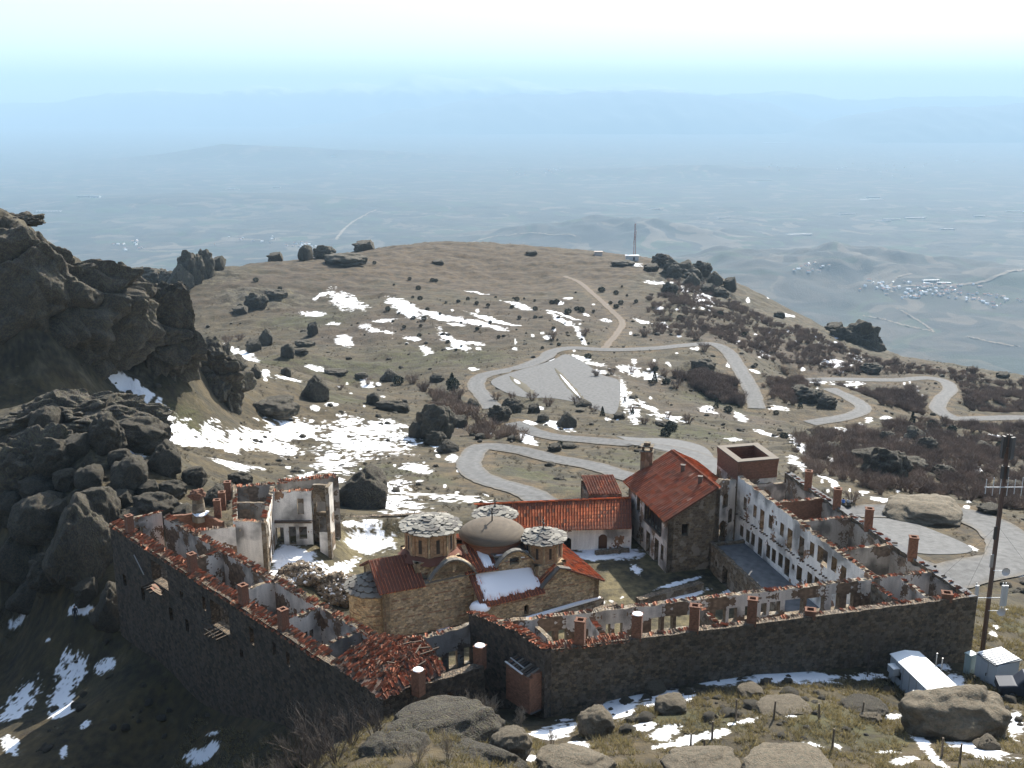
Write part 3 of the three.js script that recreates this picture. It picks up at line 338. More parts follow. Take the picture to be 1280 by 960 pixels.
// pale roads across the foothills and the plain
{
  const far = (px, py) => march(px, py, (x, z) => Math.abs(z) < 1300 ? -1e4 : height(x, z), 1300, 40000);
  for (const [w, pts] of [[12, [[1078, 395], [1105, 400], [1135, 408], [1168, 415]]], [9, [[1168, 415], [1155, 405], [1140, 396], [1120, 385]]], [12, [[1208, 421], [1240, 428], [1275, 434]]], [16, [[1108, 357], [1150, 358], [1190, 357], [1235, 350], [1290, 339]]], [12, [[1115, 366], [1113, 358], [1120, 348], [1140, 342]]], [18, [[420, 300], [432, 285], [445, 275], [470, 262]]], [14, [[560, 318], [600, 300], [660, 292], [720, 296]]]]) {
    const q = pts.map(([a, b]) => far(a, b)).filter(Boolean); if (q.length < 2) continue;
    const c = new THREE.CatmullRomCurve3(q), n = 60, P = c.getSpacedPoints(n), p = [], uv = [], col = [], idx = [];
    P.forEach((v, i) => { const t = P[Math.min(n, i + 1)].clone().sub(P[Math.max(0, i - 1)]), s = V(-t.z, 0, t.x).normalize(); for (const e of [-1, 1]) { const x = v.x + s.x * e * w / 2, z = v.z + s.z * e * w / 2; p.push(x, height(x, z) + 2.5, z); uv.push(x / 20, z / 20); col.push(1.6, 1.6, 1.6); } if (i) { const a = i * 2 - 2; idx.push(a, a + 1, a + 2, a + 1, a + 3, a + 2); } });
    const g = new THREE.BufferGeometry(); g.setAttribute('position', new THREE.Float32BufferAttribute(p, 3)); g.setAttribute('uv', new THREE.Float32BufferAttribute(uv, 2)); g.setAttribute('color', new THREE.Float32BufferAttribute(col, 3)); g.setIndex(idx); g.computeVertexNormals(); structure('country_road', g, roadMats.dirt);
  }
}
// ---------- masonry textures and building helpers ----------
function cells(u, v, nx, ny, jit, seed) { // nearest and second nearest jittered cell, tileable
  const x = u * nx, y = v * ny, i = Math.floor(x), j = Math.floor(y); let d1 = 9, d2 = 9, id = 0;
  for (let b = -1; b <= 1; b++) for (let a = -1; a <= 1; a++) { const I = i + a, J = j + b, wi = ((I % nx) + nx) % nx, wj = ((J % ny) + ny) % ny; const off = (wj % 2) * 0.5; const cx = I + 0.5 + off * 0.8 - 0.2 + jit * (hash2(wi + seed, wj) - 0.5), cy = J + 0.5 + jit * 0.6 * (hash2(wi, wj + seed + 77) - 0.5), d = Math.hypot(x - cx, (y - cy) * 1.15); if (d < d1) { d2 = d1; d1 = d; id = wi * 131 + wj * 7919; } else if (d < d2) d2 = d; }
  return [d1, d2, id];
}
function masonry(size, nx, ny, base, vary, mortar, seed, patch) {
  const bump = new Float32Array(size * size);
  const map = texOf(size, size, (u, v, c, i, j) => {
    const [d1, d2, id] = cells(u, v, nx, ny, 0.7, seed), e = d2 - d1, t = hash2(id, seed), t2 = hash2(id, seed + 5), g = 1 + 0.18 * n2(u * 160, v * 160) + 0.18 * n2(u * 37, v * 37);
    const k = clamp((e - 0.07) * 9), tone = (1 + vary * (t - 0.5) * 2) * g; bump[j * size + i] = k;
    for (let n = 0; n < 3; n++) c[n] = lerp(mortar[n] * g, base[n] * tone * (n === 0 ? 1 + 0.12 * (t2 - 0.3) : n === 2 ? 1 - 0.18 * (t2 - 0.3) : 1), k);
    if (patch) patch(u, v, c, g);
  });
  const b = texOf(size, size, (u, v, c, i, j) => { c[0] = c[1] = c[2] = bump[j * size + i]; }, false);
  return { map, b };
}
function metres(t, w, h = w, mirror) { t.repeat.set(1 / w, 1 / h); if (mirror) t.wrapS = t.wrapT = THREE.MirroredRepeatWrapping; return t; }
const mm = (m, w, bs = 0.05) => new THREE.MeshStandardMaterial({ map: metres(m.map, w), bumpMap: metres(m.b, w), bumpScale: bs, roughness: 0.95 });
const streak = (u, v, amp) => amp * (fbm2(u * 9 + 3, v * 2.2, 4) + 0.5 * fbm2(u * 40, v * 6, 2));
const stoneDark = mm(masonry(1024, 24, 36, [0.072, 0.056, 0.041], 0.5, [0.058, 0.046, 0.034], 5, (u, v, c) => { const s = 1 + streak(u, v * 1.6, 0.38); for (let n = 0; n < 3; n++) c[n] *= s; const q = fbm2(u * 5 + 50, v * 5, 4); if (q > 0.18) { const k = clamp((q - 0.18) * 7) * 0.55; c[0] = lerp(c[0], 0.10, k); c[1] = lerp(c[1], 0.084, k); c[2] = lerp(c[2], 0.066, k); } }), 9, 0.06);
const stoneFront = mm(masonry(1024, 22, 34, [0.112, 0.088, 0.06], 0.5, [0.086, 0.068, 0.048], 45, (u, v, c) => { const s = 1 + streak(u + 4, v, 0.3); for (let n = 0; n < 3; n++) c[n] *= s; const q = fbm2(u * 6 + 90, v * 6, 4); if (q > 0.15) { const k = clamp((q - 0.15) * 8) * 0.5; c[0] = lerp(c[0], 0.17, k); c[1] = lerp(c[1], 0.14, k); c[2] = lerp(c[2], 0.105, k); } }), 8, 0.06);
const stoneChurch = mm(masonry(1024, 22, 40, [0.42, 0.325, 0.205], 0.45, [0.37, 0.305, 0.21], 15, (u, v, c) => { const row = Math.abs(((v * 40 / 5) % 1) - 0.5); if (row < 0.07 && hash2(Math.floor(u * 30), Math.floor(v * 8)) > 0.35) { c[0] = lerp(c[0], 0.27, .7); c[1] = lerp(c[1], 0.13, .7); c[2] = lerp(c[2], 0.08, .7); } const q = fbm2(u * 4 + 8, v * 4, 4); const k = clamp((q - 0.1) * 4) * 0.5; c[0] *= 1 - 0.5 * k; c[1] *= 1 - 0.52 * k; c[2] *= 1 - 0.5 * k; }), 7, 0.05);
const stoneTan = mm(masonry(1024, 20, 32, [0.17, 0.132, 0.088], 0.42, [0.185, 0.15, 0.105], 25, (u, v, c) => { const q = fbm2(u * 4 + 28, v * 4, 4); if (q > 0.2) { const k = clamp((q - 0.2) * 8) * 0.8; c[0] = lerp(c[0], 0.32, k); c[1] = lerp(c[1], 0.28, k); c[2] = lerp(c[2], 0.22, k); } }), 8, 0.05);
const brickT = (() => { const S = 512, nb = 8, nr = 28; const f = (u, v) => { const r = Math.floor(v * nr), x = u * nb + (r % 2) * 0.5, e = Math.min(Math.abs((x % 1) - 0.5) * -1 + 0.5, 9), fx = Math.min(x % 1, 1 - (x % 1)) * 0.27, fy = Math.min((v * nr) % 1, 1 - ((v * nr) % 1)) * 0.075; return [Math.min(fx, fy), Math.floor(x) % nb * 17 + r * 5]; }; return { map: texOf(S, S, (u, v, c) => { const [d, id] = f(u, v), k = clamp(d / 0.009), t = hash2(id, 3), g = 1 + 0.2 * n2(u * 60, v * 60) + 0.25 * fbm2(u * 5, v * 5, 3); c[0] = lerp(0.17, 0.165 + 0.09 * t, k) * g; c[1] = lerp(0.13, 0.078 + 0.04 * t, k) * g; c[2] = lerp(0.1, 0.044 + 0.025 * t, k) * g; }), b: texOf(S, S, (u, v, c) => { c[0] = c[1] = c[2] = clamp(f(u, v)[0] / 0.012); }, false) }; })();
const brick = mm(brickT, 2.0, 0.02);
function plasterTex(seed, cover, bare, white) { // torn plaster over rubble, mirrored so that no seam shows
  return texOf(1024, 1024, (u, v, c) => {
    const q = fbm2(u * 3.1 + seed, v * 3.1, 5) + 0.12 * n2(u * 40, v * 40) + 0.18 * (v - 0.5), g = 1 + 0.1 * n2(u * 90, v * 90) + streak(u + seed, v, 0.22), k = clamp((q + cover) * 26), [d1, d2, id] = cells(u, v, 40, 56, 0.7, 9), t = 0.75 + 0.5 * hash2(id, 4), m = clamp((d2 - d1) * 8);
    const holeRow = 0; for (let n = 0; n < 3; n++) { const b = bare[n] * lerp(1.15, t, m) * (1 + 0.3 * n2(u * 20, v * 20)); const dirt = 1 - 0.65 * clamp(0.1 + fbm2(u * 2.4 + 60 + seed, v * 2.4, 4) * 2.2); c[n] = lerp(b, white[n] * g * dirt, k); }
  });
}
const plaster = (seed, cover, w, bare = [0.20, 0.135, 0.085], white = [0.68, 0.62, 0.54]) => new THREE.MeshStandardMaterial({ map: metres(plasterTex(seed, cover, bare, white), w, w, true), roughness: 0.95 });
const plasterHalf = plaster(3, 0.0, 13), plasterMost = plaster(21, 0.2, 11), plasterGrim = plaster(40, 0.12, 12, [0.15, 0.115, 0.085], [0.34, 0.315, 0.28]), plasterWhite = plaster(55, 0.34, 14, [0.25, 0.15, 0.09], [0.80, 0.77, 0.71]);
const concreteTex = metres(texOf(512, 512, (u, v, c) => { const g = 0.12 * (1 + 0.4 * fbm2(u * 6, v * 6, 4) + 0.15 * n2(u * 80, v * 80)); c[0] = g; c[1] = g; c[2] = g; }), 8, 8, true);
const concrete = new THREE.MeshStandardMaterial({ map: concreteTex, roughness: 0.95 });
const sideStone = stoneTan, timber = mat(0.09, 0.065, 0.045), darkWood = mat(0.045, 0.035, 0.028), snowMat = mat(0.82, 0.82, 0.83, 0.85), ironMat = mat(0.04, 0.035, 0.03, 0.7), rubbleMat = (() => { const m = mm(masonry(512, 26, 26, [0.15, 0.115, 0.08], 0.5, [0.085, 0.066, 0.045], 33), 6, 0.15); return m; })();
const tileMat = new THREE.MeshStandardMaterial({ color: 0xffffff, roughness: 0.92, side: THREE.DoubleSide });
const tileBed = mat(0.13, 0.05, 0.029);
const up = V(0, 1, 0);
function frameOf(p0, p1) { const d = p1.clone().sub(p0).setY(0), L = d.length(); d.normalize(); return { d, L, n: V(-d.z, 0, d.x), p0 }; }
function onWall(px, py, p0, p1) { const { d, n } = frameOf(p0, p1), r = ray(px, py), t = (n.x * p0.x + n.z * p0.z) / (n.x * r[0] + n.z * r[2]), X = r[0] * t, Y = H + r[1] * t, Z = r[2] * t; return [(X - p0.x) * d.x + (Z - p0.z) * d.z, Y]; }
const holesPx = (p0, p1, list) => list.map(([x0, x1, y0, y1]) => { const a = onWall(x0, (y0 + y1) / 2, p0, p1)[0], b = onWall(x1, (y0 + y1) / 2, p0, p1)[0], t = onWall((x0 + x1) / 2, y0, p0, p1)[1], u = onWall((x0 + x1) / 2, y1, p0, p1)[1]; return [Math.min(a, b), Math.max(a, b), Math.min(t, u), Math.max(t, u)]; });
// a wall standing behind the line p0-p1 (its outer face), with a broken top and real openings; top: number or [[s, y], ...]
function wall(parent, name, p0, p1, y0, top, thick, m, { holes = [], jag = 0.12, side = sideStone, seed = 1, arch = false } = {}) {
  const { d, L, n } = frameOf(p0, p1), prof = typeof top === 'number' ? [[0, top], [L, top]] : top;
  const topAt = (s) => { let i = 0; while (i < prof.length - 2 && s > prof[i + 1][0]) i++; const [a, ya] = prof[i], [b, yb] = prof[i + 1]; return lerp(ya, yb, clamp((s - a) / (b - a || 1))); };
  const sh = new THREE.Shape(); sh.moveTo(0, y0); sh.lineTo(L, y0); const K = Math.max(2, Math.round(L / (jag > 0 ? 0.45 : 3)));
  const xs = new Set(prof.map((q) => clamp(q[0], 0, L))); for (let i = 0; i <= K; i++) xs.add(L * i / K);
  for (const s of [...xs].sort((a, b) => b - a)) sh.lineTo(s, topAt(s) + (jag > 0 ? jag * (n2(s * 0.9 + seed * 31, seed) + 0.6 * n2(s * 2.7, seed * 7)) : 0));
  const done = [];
  for (let [a, b, c, e] of holes) {
    a = Math.max(a, 0.15); b = Math.min(b, L - 0.15); c = Math.max(c, y0 + 0.1); e = Math.min(e, topAt((a + b) / 2) - jag * 1.7 - 0.12);
    if (b - a < 0.15 || e - c < 0.15 || done.some((q) => a < q[1] + 0.06 && b > q[0] - 0.06 && c < q[3] + 0.06 && e > q[2] - 0.06)) continue;
    done.push([a, b, c, e]); const h = new THREE.Path(); h.moveTo(a, c); h.lineTo(a, e); if (arch) { const r = (b - a) / 2; for (let k = 1; k < 8; k++) { const t = Math.PI * (1 - k / 8); h.lineTo((a + b) / 2 + r * Math.cos(t), e - r + r * Math.sin(t) + 0 * k); } } h.lineTo(b, e); h.lineTo(b, c); h.closePath(); sh.holes.push(h);
  }
  const g = new THREE.ExtrudeGeometry(sh, { depth: thick, bevelEnabled: false }).translate(0, 0, -thick);
  g.applyMatrix4(new THREE.Matrix4().makeBasis(d, up, n).setPosition(p0.x, 0, p0.z));
  const uv = g.attributes.uv; for (let i = 0; i < uv.count; i++) uv.setXY(i, uv.getX(i) + seed * 3.7, uv.getY(i) + seed * 1.3);
  const o = mesh(name, g, [m, side], parent); o.userData.openings = undefined; delete o.userData.openings; o.holesDone = done; return o;
}
// barrel tiles
const tileGeo = (() => { const g = new THREE.CylinderGeometry(0.1, 0.125, 0.5, 6, 1, true, -Math.PI / 2, Math.PI); g.rotateX(Math.PI / 2); g.rotateY(Math.PI); return g; })(); // axis along z, arch upwards after the turn below
const clay = (r) => { const t = r(), k = 0.7 + 0.6 * r(); return t < 0.12 ? rgb(0.3 * k, 0.14 * k, 0.08 * k) : t < 0.4 ? rgb(0.62 * k, 0.225 * k, 0.095 * k) : rgb(0.54 * k, 0.165 * k, 0.064 * k); };
const oldClay = (r) => { const t = r(), k = 0.65 + 0.6 * r(); return t < 0.3 ? rgb(0.18 * k, 0.125 * k, 0.085 * k) : t < 0.55 ? rgb(0.36 * k, 0.16 * k, 0.085 * k) : rgb(0.31 * k, 0.112 * k, 0.055 * k); };
function tiles(parent, name, list, r, tint = clay) { // list of {p, along (down the slope), nrm}
  const o = new THREE.InstancedMesh(tileGeo, tileMat, list.length), m = new THREE.Matrix4(); o.name = name; o.userData.kind = 'stuff';
  list.forEach(({ p, a, n, s = 1 }, i) => { const z = a.clone().normalize(), x = n.clone().cross(z).normalize(), y = z.clone().cross(x); m.makeBasis(x.multiplyScalar(s), y.multiplyScalar(s), z.multiplyScalar(s)).setPosition(p); o.setMatrixAt(i, m); o.setColorAt(i, tint(r)); });
  o.castShadow = o.receiveShadow = true; parent.add(o); return o;
}
// loose tiles along a wall top: pts = points on the crest, w = width across
function coping(parent, p0, p1, y, w, off, seed, dens = 1, tilt = 0.25) {
  const r = rng(seed), { d, L, n } = frameOf(p0, p1), list = [], rows = Math.max(1, Math.round(w / 0.36));
  const yAt = typeof y === 'number' ? () => y : y;
  for (let s = 0.1; s < L; s += 0.2) for (let k = 0; k < rows; k++) { if (r() > 0.86 * dens) continue; const e = off - w / 2 + (k + 0.5) * w / rows + 0.1 * (r() - 0.5); const yaw = (r() - 0.5) * (r() < 0.2 ? 2.6 : 0.5); const a = n.clone().applyAxisAngle(up, yaw).add(V(0, -tilt + 0.35 * (r() - 0.5), 0)).normalize(); const nn = up.clone().addScaledVector(d, 0.5 * (r() - 0.5)).normalize(); const q = p0.clone().addScaledVector(d, s + 0.08 * (r() - 0.5)).addScaledVector(n, e); q.y = yAt(s) + 0.06 + 0.12 * r() - tilt * (e - off); list.push({ p: q, a, n: nn }); }
  return list.length ? tiles(parent, 'coping_tiles', list, r, oldClay) : null;
}
// tiled roof plane: eave a-b, ridge d-c (a below d, b below c)
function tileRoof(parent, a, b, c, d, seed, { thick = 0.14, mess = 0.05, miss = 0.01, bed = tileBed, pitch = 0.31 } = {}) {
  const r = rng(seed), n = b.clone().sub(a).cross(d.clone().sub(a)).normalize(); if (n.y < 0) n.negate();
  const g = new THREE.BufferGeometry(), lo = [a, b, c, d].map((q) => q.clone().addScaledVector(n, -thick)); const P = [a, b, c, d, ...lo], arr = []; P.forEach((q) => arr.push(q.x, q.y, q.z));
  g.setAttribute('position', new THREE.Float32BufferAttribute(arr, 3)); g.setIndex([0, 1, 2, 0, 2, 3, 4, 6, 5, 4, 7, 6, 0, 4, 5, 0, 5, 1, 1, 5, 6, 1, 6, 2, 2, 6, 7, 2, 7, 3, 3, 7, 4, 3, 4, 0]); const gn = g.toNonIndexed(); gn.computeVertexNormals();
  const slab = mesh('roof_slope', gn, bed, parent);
  const W = Math.max(a.distanceTo(b), d.distanceTo(c)), Lr = a.distanceTo(d), cols = Math.max(2, Math.round(W / pitch)), rows = Math.max(2, Math.round(Lr / (pitch * 1.35))), list = [];
  for (let j = 0; j < rows; j++) for (let i = 0; i < cols; i++) { if (r() < miss) continue; const u = (i + 0.5) / cols + 0.0, v = (j + 0.35) / rows; const e = a.clone().lerp(b, u), t = d.clone().lerp(c, u), p = e.clone().lerp(t, v).addScaledVector(n, 0.03 + 0.03 * r()); const al = e.clone().sub(t).normalize().addScaledVector(b.clone().sub(a).normalize(), mess * (r() - 0.5) * 2).addScaledVector(n, -0.02 + 0.06 * mess * r()); list.push({ p, a: al, n, s: (0.84 + 0.08 * r()) * pitch / 0.31 }); }
  tiles(slab, 'roof_tiles', list, r); return slab;
}
// a brick chimney with an open top
function chimney(parent, x, y, z, w, h, turn, snow) {
  const t = 0.12, g = mergeGeometries([boxGeo(w, h, t, 0, h / 2, w / 2 - t / 2), boxGeo(w, h, t, 0, h / 2, -w / 2 + t / 2), boxGeo(t, h, w - 2 * t, w / 2 - t / 2, h / 2, 0), boxGeo(t, h, w - 2 * t, -w / 2 + t / 2, h / 2, 0), boxGeo(w - 2 * t, 0.1, w - 2 * t, 0, h * 0.6, 0)]);
  g.rotateY(turn).translate(x, y, z); const o = mesh('chimney', g, brick, parent);
  const rim = mesh('rim', mergeGeometries([boxGeo(w + 0.1, 0.09, t + 0.05, 0, h + 0.045, w / 2 - t / 2), boxGeo(w + 0.1, 0.09, t + 0.05, 0, h + 0.045, -w / 2 + t / 2), boxGeo(t + 0.05, 0.09, w - 2 * t - 0.05, w / 2 - t / 2, h + 0.045, 0), boxGeo(t + 0.05, 0.09, w - 2 * t - 0.05, -w / 2 + t / 2, h + 0.045, 0)]).rotateY(turn).translate(x, y, z), brick, o);
  if (snow) { const s = new THREE.SphereGeometry(w * 0.56, 10, 6, 0, Math.PI * 2, 0, Math.PI / 2); s.scale(1, 0.2, 1).rotateY(turn).translate(x, y + h + 0.09, z); mesh('snow_cap', s, snowMat, o); }
  return o;
}
// set a finished thing down on its ground: pivot (as modelled) goes to its place, at its true size
function settle(o, pivot, place, k) { for (const c of o.children) c.position.sub(pivot); o.position.copy(place); o.scale.setScalar(k); return o; }
const YK = 1.052, yard = (p) => V(p.x * YK, -2.39, p.z * YK);
const boxAlong = (p0, p1, w, h) => { const { d, L, n } = frameOf(p0, p1); const dir = p1.clone().sub(p0), LL = dir.length(); dir.normalize(); const x = dir, z = Math.abs(dir.y) > 0.95 ? V(0, 0, 1) : V(-dir.z, 0, dir.x).normalize(), y = z.clone().cross(x); return new THREE.BoxGeometry(LL, h, w).applyMatrix4(new THREE.Matrix4().makeBasis(x, y, z).setPosition(p0.clone().lerp(p1, 0.5))); };
// debris floor inside a polygon (world xz points)
function debris(parent, name, pts, y, amp, seed, m = rubbleMat) {
  const xs = pts.map((p) => p.x), zs = pts.map((p) => p.z), x0 = Math.min(...xs), x1 = Math.max(...xs), z0 = Math.min(...zs), z1 = Math.max(...zs), poly = pts.map((p) => [p.x, p.z]), pos = [], uv = [], idx = [], map = new Map(), s = 0.6;
  const at = (i, j) => { const k = i * 1000 + j; if (!map.has(k)) { const x = x0 + i * s, z = z0 + j * s; map.set(k, pos.length / 3); pos.push(x, y + amp * (fbm2(x / 2 + seed, z / 2, 4) + 0.2), z); uv.push(x, z); } return map.get(k); };
  for (let i = 0; i < (x1 - x0) / s; i++) for (let j = 0; j < (z1 - z0) / s; j++) if (polyDist(poly, x0 + (i + .5) * s, z0 + (j + .5) * s) < 0) idx.push(at(i, j), at(i, j + 1), at(i + 1, j), at(i + 1, j), at(i, j + 1), at(i + 1, j + 1));
  const g = new THREE.BufferGeometry(); g.setAttribute('position', new THREE.Float32BufferAttribute(pos, 3)); g.setAttribute('uv', new THREE.Float32BufferAttribute(uv, 2)); g.setIndex(idx); g.computeVertexNormals(); return mesh(name, g, m, parent);
}
// ---------- the ruined ranges ----------
const TL = 5, TF = 7;
const lw = frameOf(WA, WB), LW = (s, off, y = 0) => WA.clone().addScaledVector(lw.d, s).addScaledVector(lw.n, off).setY(y);
const CORNER = V(-2.1, 0, -72.5);
{ // left range above the gully
  const o = thing('ruined_range', 'long roofless range with tall dark outer wall and tile coping above the gully', 'ruin');
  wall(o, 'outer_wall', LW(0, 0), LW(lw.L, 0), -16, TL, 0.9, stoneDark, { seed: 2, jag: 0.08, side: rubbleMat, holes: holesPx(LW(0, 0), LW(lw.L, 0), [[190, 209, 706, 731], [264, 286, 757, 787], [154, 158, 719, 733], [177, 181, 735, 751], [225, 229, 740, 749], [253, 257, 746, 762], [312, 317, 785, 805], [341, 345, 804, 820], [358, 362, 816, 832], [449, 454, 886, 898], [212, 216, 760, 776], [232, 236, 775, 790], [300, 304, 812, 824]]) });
  coping(o, LW(0, 0), LW(37.5, 0), TL, 1.25, -0.45, 21, 1, 0.3);
  wall(o, 'inner_wall', LW(2, -4.8), LW(40, -4.8), -1, TL, 0.5, plasterHalf, { seed: 4, jag: 0.1, side: stoneTan, holes: [[30.9, 31.5, 2.0, 3.4], [36.6, 37.2, 2.2, 3.6], [37.8, 38.4, 1.4, 3.2], [20.2, 20.7, 2.4, 3.2], [24.5, 25.3, 1, 2.6]] });
  coping(o, LW(2, -4.8), LW(39, -4.8), TL, 0.6, -0.25, 22, 0.8);
  wall(o, 'end_wall', LW(0, -5.3), LW(0, -0.9), -8, TL, 0.6, plasterMost, { seed: 5, jag: 0.1, holes: [[2.2, 3.0, 2.6, 4.0]] });
  coping(o, LW(0.2, -5.3), LW(0.2, -0.9), TL, 0.6, -0.3, 23, 0.8);
  [[13.4, plasterHalf], [22.4, plasterMost], [29.5, plasterHalf], [35.3, plasterGrim]].forEach(([s, m], i) => { wall(o, 'partition_wall', LW(s + 0.2, -5.2), LW(s + 0.2, -0.9), -2, TL, 0.42, m, { seed: 7 + i, jag: 0.12, holes: i === 2 ? [[1.2, 1.55, 2.6, 3.3], [1.75, 2.1, 2.6, 3.3]] : [] }); coping(o, LW(s + 0.2, -5.2), LW(s + 0.2, -1.2), TL, 0.45, -0.2, 30 + i, 0.75); });
  debris(o, 'rubble_floor', [LW(0.5, -0.9), LW(46, -0.9), LW(45, -5), LW(0.5, -5)], 0.6, 1.4, 3);
  for (const [px, py] of [[167, 664], [243, 714], [305, 755], [353, 787]]) { const p = onLevel(px, py, TL); const q = LW((p.x - WA.x) * lw.d.x + (p.z - WA.z) * lw.d.z, -0.55); chimney(o, q.x, TL - 0.3, q.z, 0.66, 2.0, Math.PI / 4 * -1); }
  // corner front with what is left of its tiled roof
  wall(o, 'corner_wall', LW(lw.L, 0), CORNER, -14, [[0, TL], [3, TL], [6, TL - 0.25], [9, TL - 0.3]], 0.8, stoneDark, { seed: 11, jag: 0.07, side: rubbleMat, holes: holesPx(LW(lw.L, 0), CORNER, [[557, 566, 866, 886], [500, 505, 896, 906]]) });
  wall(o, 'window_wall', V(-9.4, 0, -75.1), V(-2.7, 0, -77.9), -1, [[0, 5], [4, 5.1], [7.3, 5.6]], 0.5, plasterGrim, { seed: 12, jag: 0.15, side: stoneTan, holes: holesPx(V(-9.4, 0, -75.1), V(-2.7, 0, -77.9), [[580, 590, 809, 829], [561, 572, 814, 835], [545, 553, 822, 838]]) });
  coping(o, V(-9.4, 0, -75.1), V(-2.7, 0, -77.9), 5.15, 0.5, -0.25, 41, 0.6);
  // broken roof: sagging tile heap
  const r = rng(77), list = [], bedPts = [], A = LW(38.6, -0.1), B = LW(lw.L + 0.2, 0.25), C = V(-4.9, 0, -71.0), D = V(-7.0, 0, -74.6), E = LW(39.2, -4.6);
  const yAt = (u, v) => TL + 0.12 + 0.95 * Math.sin(Math.min(1, v * 1.1) * Math.PI * 0.62) * (1 - 0.35 * u) + 0.28 * fbm2(u * 5, v * 5, 3);
  const quad = (u, v) => { const p = A.clone().lerp(B, u), q = E.clone().lerp(D, u); return p.lerp(q, v); };
  const quad2 = (u, v) => B.clone().lerp(C, u).lerp(E.clone().lerp(D, 0.25 + 0.75 * u), v);
  const sl = []; const slabGeo = (f, k) => { const g = new THREE.PlaneGeometry(1, 1, 14, 14), p = g.attributes.position; for (let i = 0; i < p.count; i++) { const u = p.getX(i) + 0.5, v = p.getY(i) + 0.5, q = f(u, v); p.setXYZ(i, q.x, yAt(k ? 1 - u * 0.3 : u, v) - 0.02 - k * 0.015, q.z); } g.computeVertexNormals(); return g; };
  const hip = mesh('broken_roof', slabGeo(quad, 0), new THREE.MeshStandardMaterial({ color: rgb(0.09, 0.06, 0.045), roughness: 1, side: THREE.DoubleSide }), o); const hip2 = mesh('broken_roof', slabGeo(quad2, 1), hip.material, o);
  for (const [f, k, dirS] of [[quad, 0, lw.n], [quad2, 1, frameOf(WB, CORNER).n]]) for (let i = 0; i < 900; i++) { const u = r(), v = Math.pow(r(), 0.9), p = f(u, v); p.y = yAt(k ? 1 - u * 0.3 : u, v) + 0.05 + 0.08 * r(); const edge = v < 0.16; const a = dirS.clone().applyAxisAngle(up, edge ? 0.12 * (r() - .5) : (r() - 0.5) * (r() < 0.25 ? 2.6 : 0.8)).add(V(0, -0.35 + (edge ? 0 : 0.3 * (r() - 0.5)), 0)); list.push({ p, a, n: up.clone().add(V(0.4 * (r() - .5), 0, 0.4 * (r() - .5))), s: 0.8 }); }
  tiles(hip, 'roof_tiles', list, r, oldClay);
  for (let i = 0; i < 9; i++) { const u = r(), v = 0.2 + 0.7 * r(), p = quad2(u, v), q = p.clone().add(V((r() - .5) * 2.4, 0.1, (r() - .5) * 2.4)); p.y = yAt(1 - u * .3, v) + 0.16; q.y = p.y + 0.1; mesh('rafter', boxAlong(p, q, 0.1, 0.1), timber, o); }
  { const p = onLevel(521, 868, TL - 0.2); chimney(o, p.x + 0.1, TL - 0.4, p.z - 0.35, 0.72, 1.9, -0.6, true); const q = onLevel(603, 833, TL - 0.4); chimney(o, q.x - 0.2, TL - 0.9, q.z - 0.5, 0.75, 1.9, -0.5, true); }
  // remains of two timber balconies
  for (const [px, py, w, rail] of [[198, 733, 2.4, false], [275, 789, 2.3, true]]) { const [s, y] = onWall(px, py, LW(0, 0), LW(lw.L, 0)); const b = new THREE.Group(); b.name = 'balcony'; o.add(b); const r2 = rng(px);
    for (let k = 0; k < 5; k++) { const p = LW(s - w / 2 + k * w / 4, -0.3, y + 0.05), q = LW(s - w / 2 + k * w / 4 + 0.2 * (r2() - .5), 1.0 + 0.3 * r2(), y - 0.15 * r2()); mesh('joist', boxAlong(p, q, 0.13, 0.14), timber, b); }
    if (!rail) for (let k = 0; k < 6; k++) { const p = LW(s - w / 2 + r2() * w, 0.15 + 0.8 * r2(), y + 0.15), q = p.clone().addScaledVector(lw.d, 0.7 + r2()).add(V(0, 0.3 * (r2() - .5), 0)); mesh('plank', boxAlong(p, q, 0.2, 0.05), mat(0.2 + 0.1 * r2(), 0.15, 0.1), b); }
    else { for (const yy of [0.35, 0.95]) mesh('rail', boxAlong(LW(s - w / 2, 1.05, y + yy), LW(s + w / 2, 1.05, y + yy), 0.06, 0.06), ironMat, b); for (let k = 0; k <= 8; k++) mesh('baluster', boxAlong(LW(s - w / 2 + k * w / 8, 1.05, y - 0.05), LW(s - w / 2 + k * w / 8, 1.05, y + 1), 0.035, 0.035), ironMat, b); for (const e of [-1, 1]) mesh('rail', boxAlong(LW(s + e * w / 2, 0, y + 0.95), LW(s + e * w / 2, 1.05, y + 0.95), 0.06, 0.06), ironMat, b); } }
  const [ps, py] = onWall(172, 697, LW(0, 0), LW(lw.L, 0)); mesh('pole', boxAlong(LW(ps - 0.2, 0.25, py + 0.3), LW(ps + 2.2, 0.5, py - 0.9), 0.07, 0.07), mat(0.4, 0.38, 0.35), o);
}
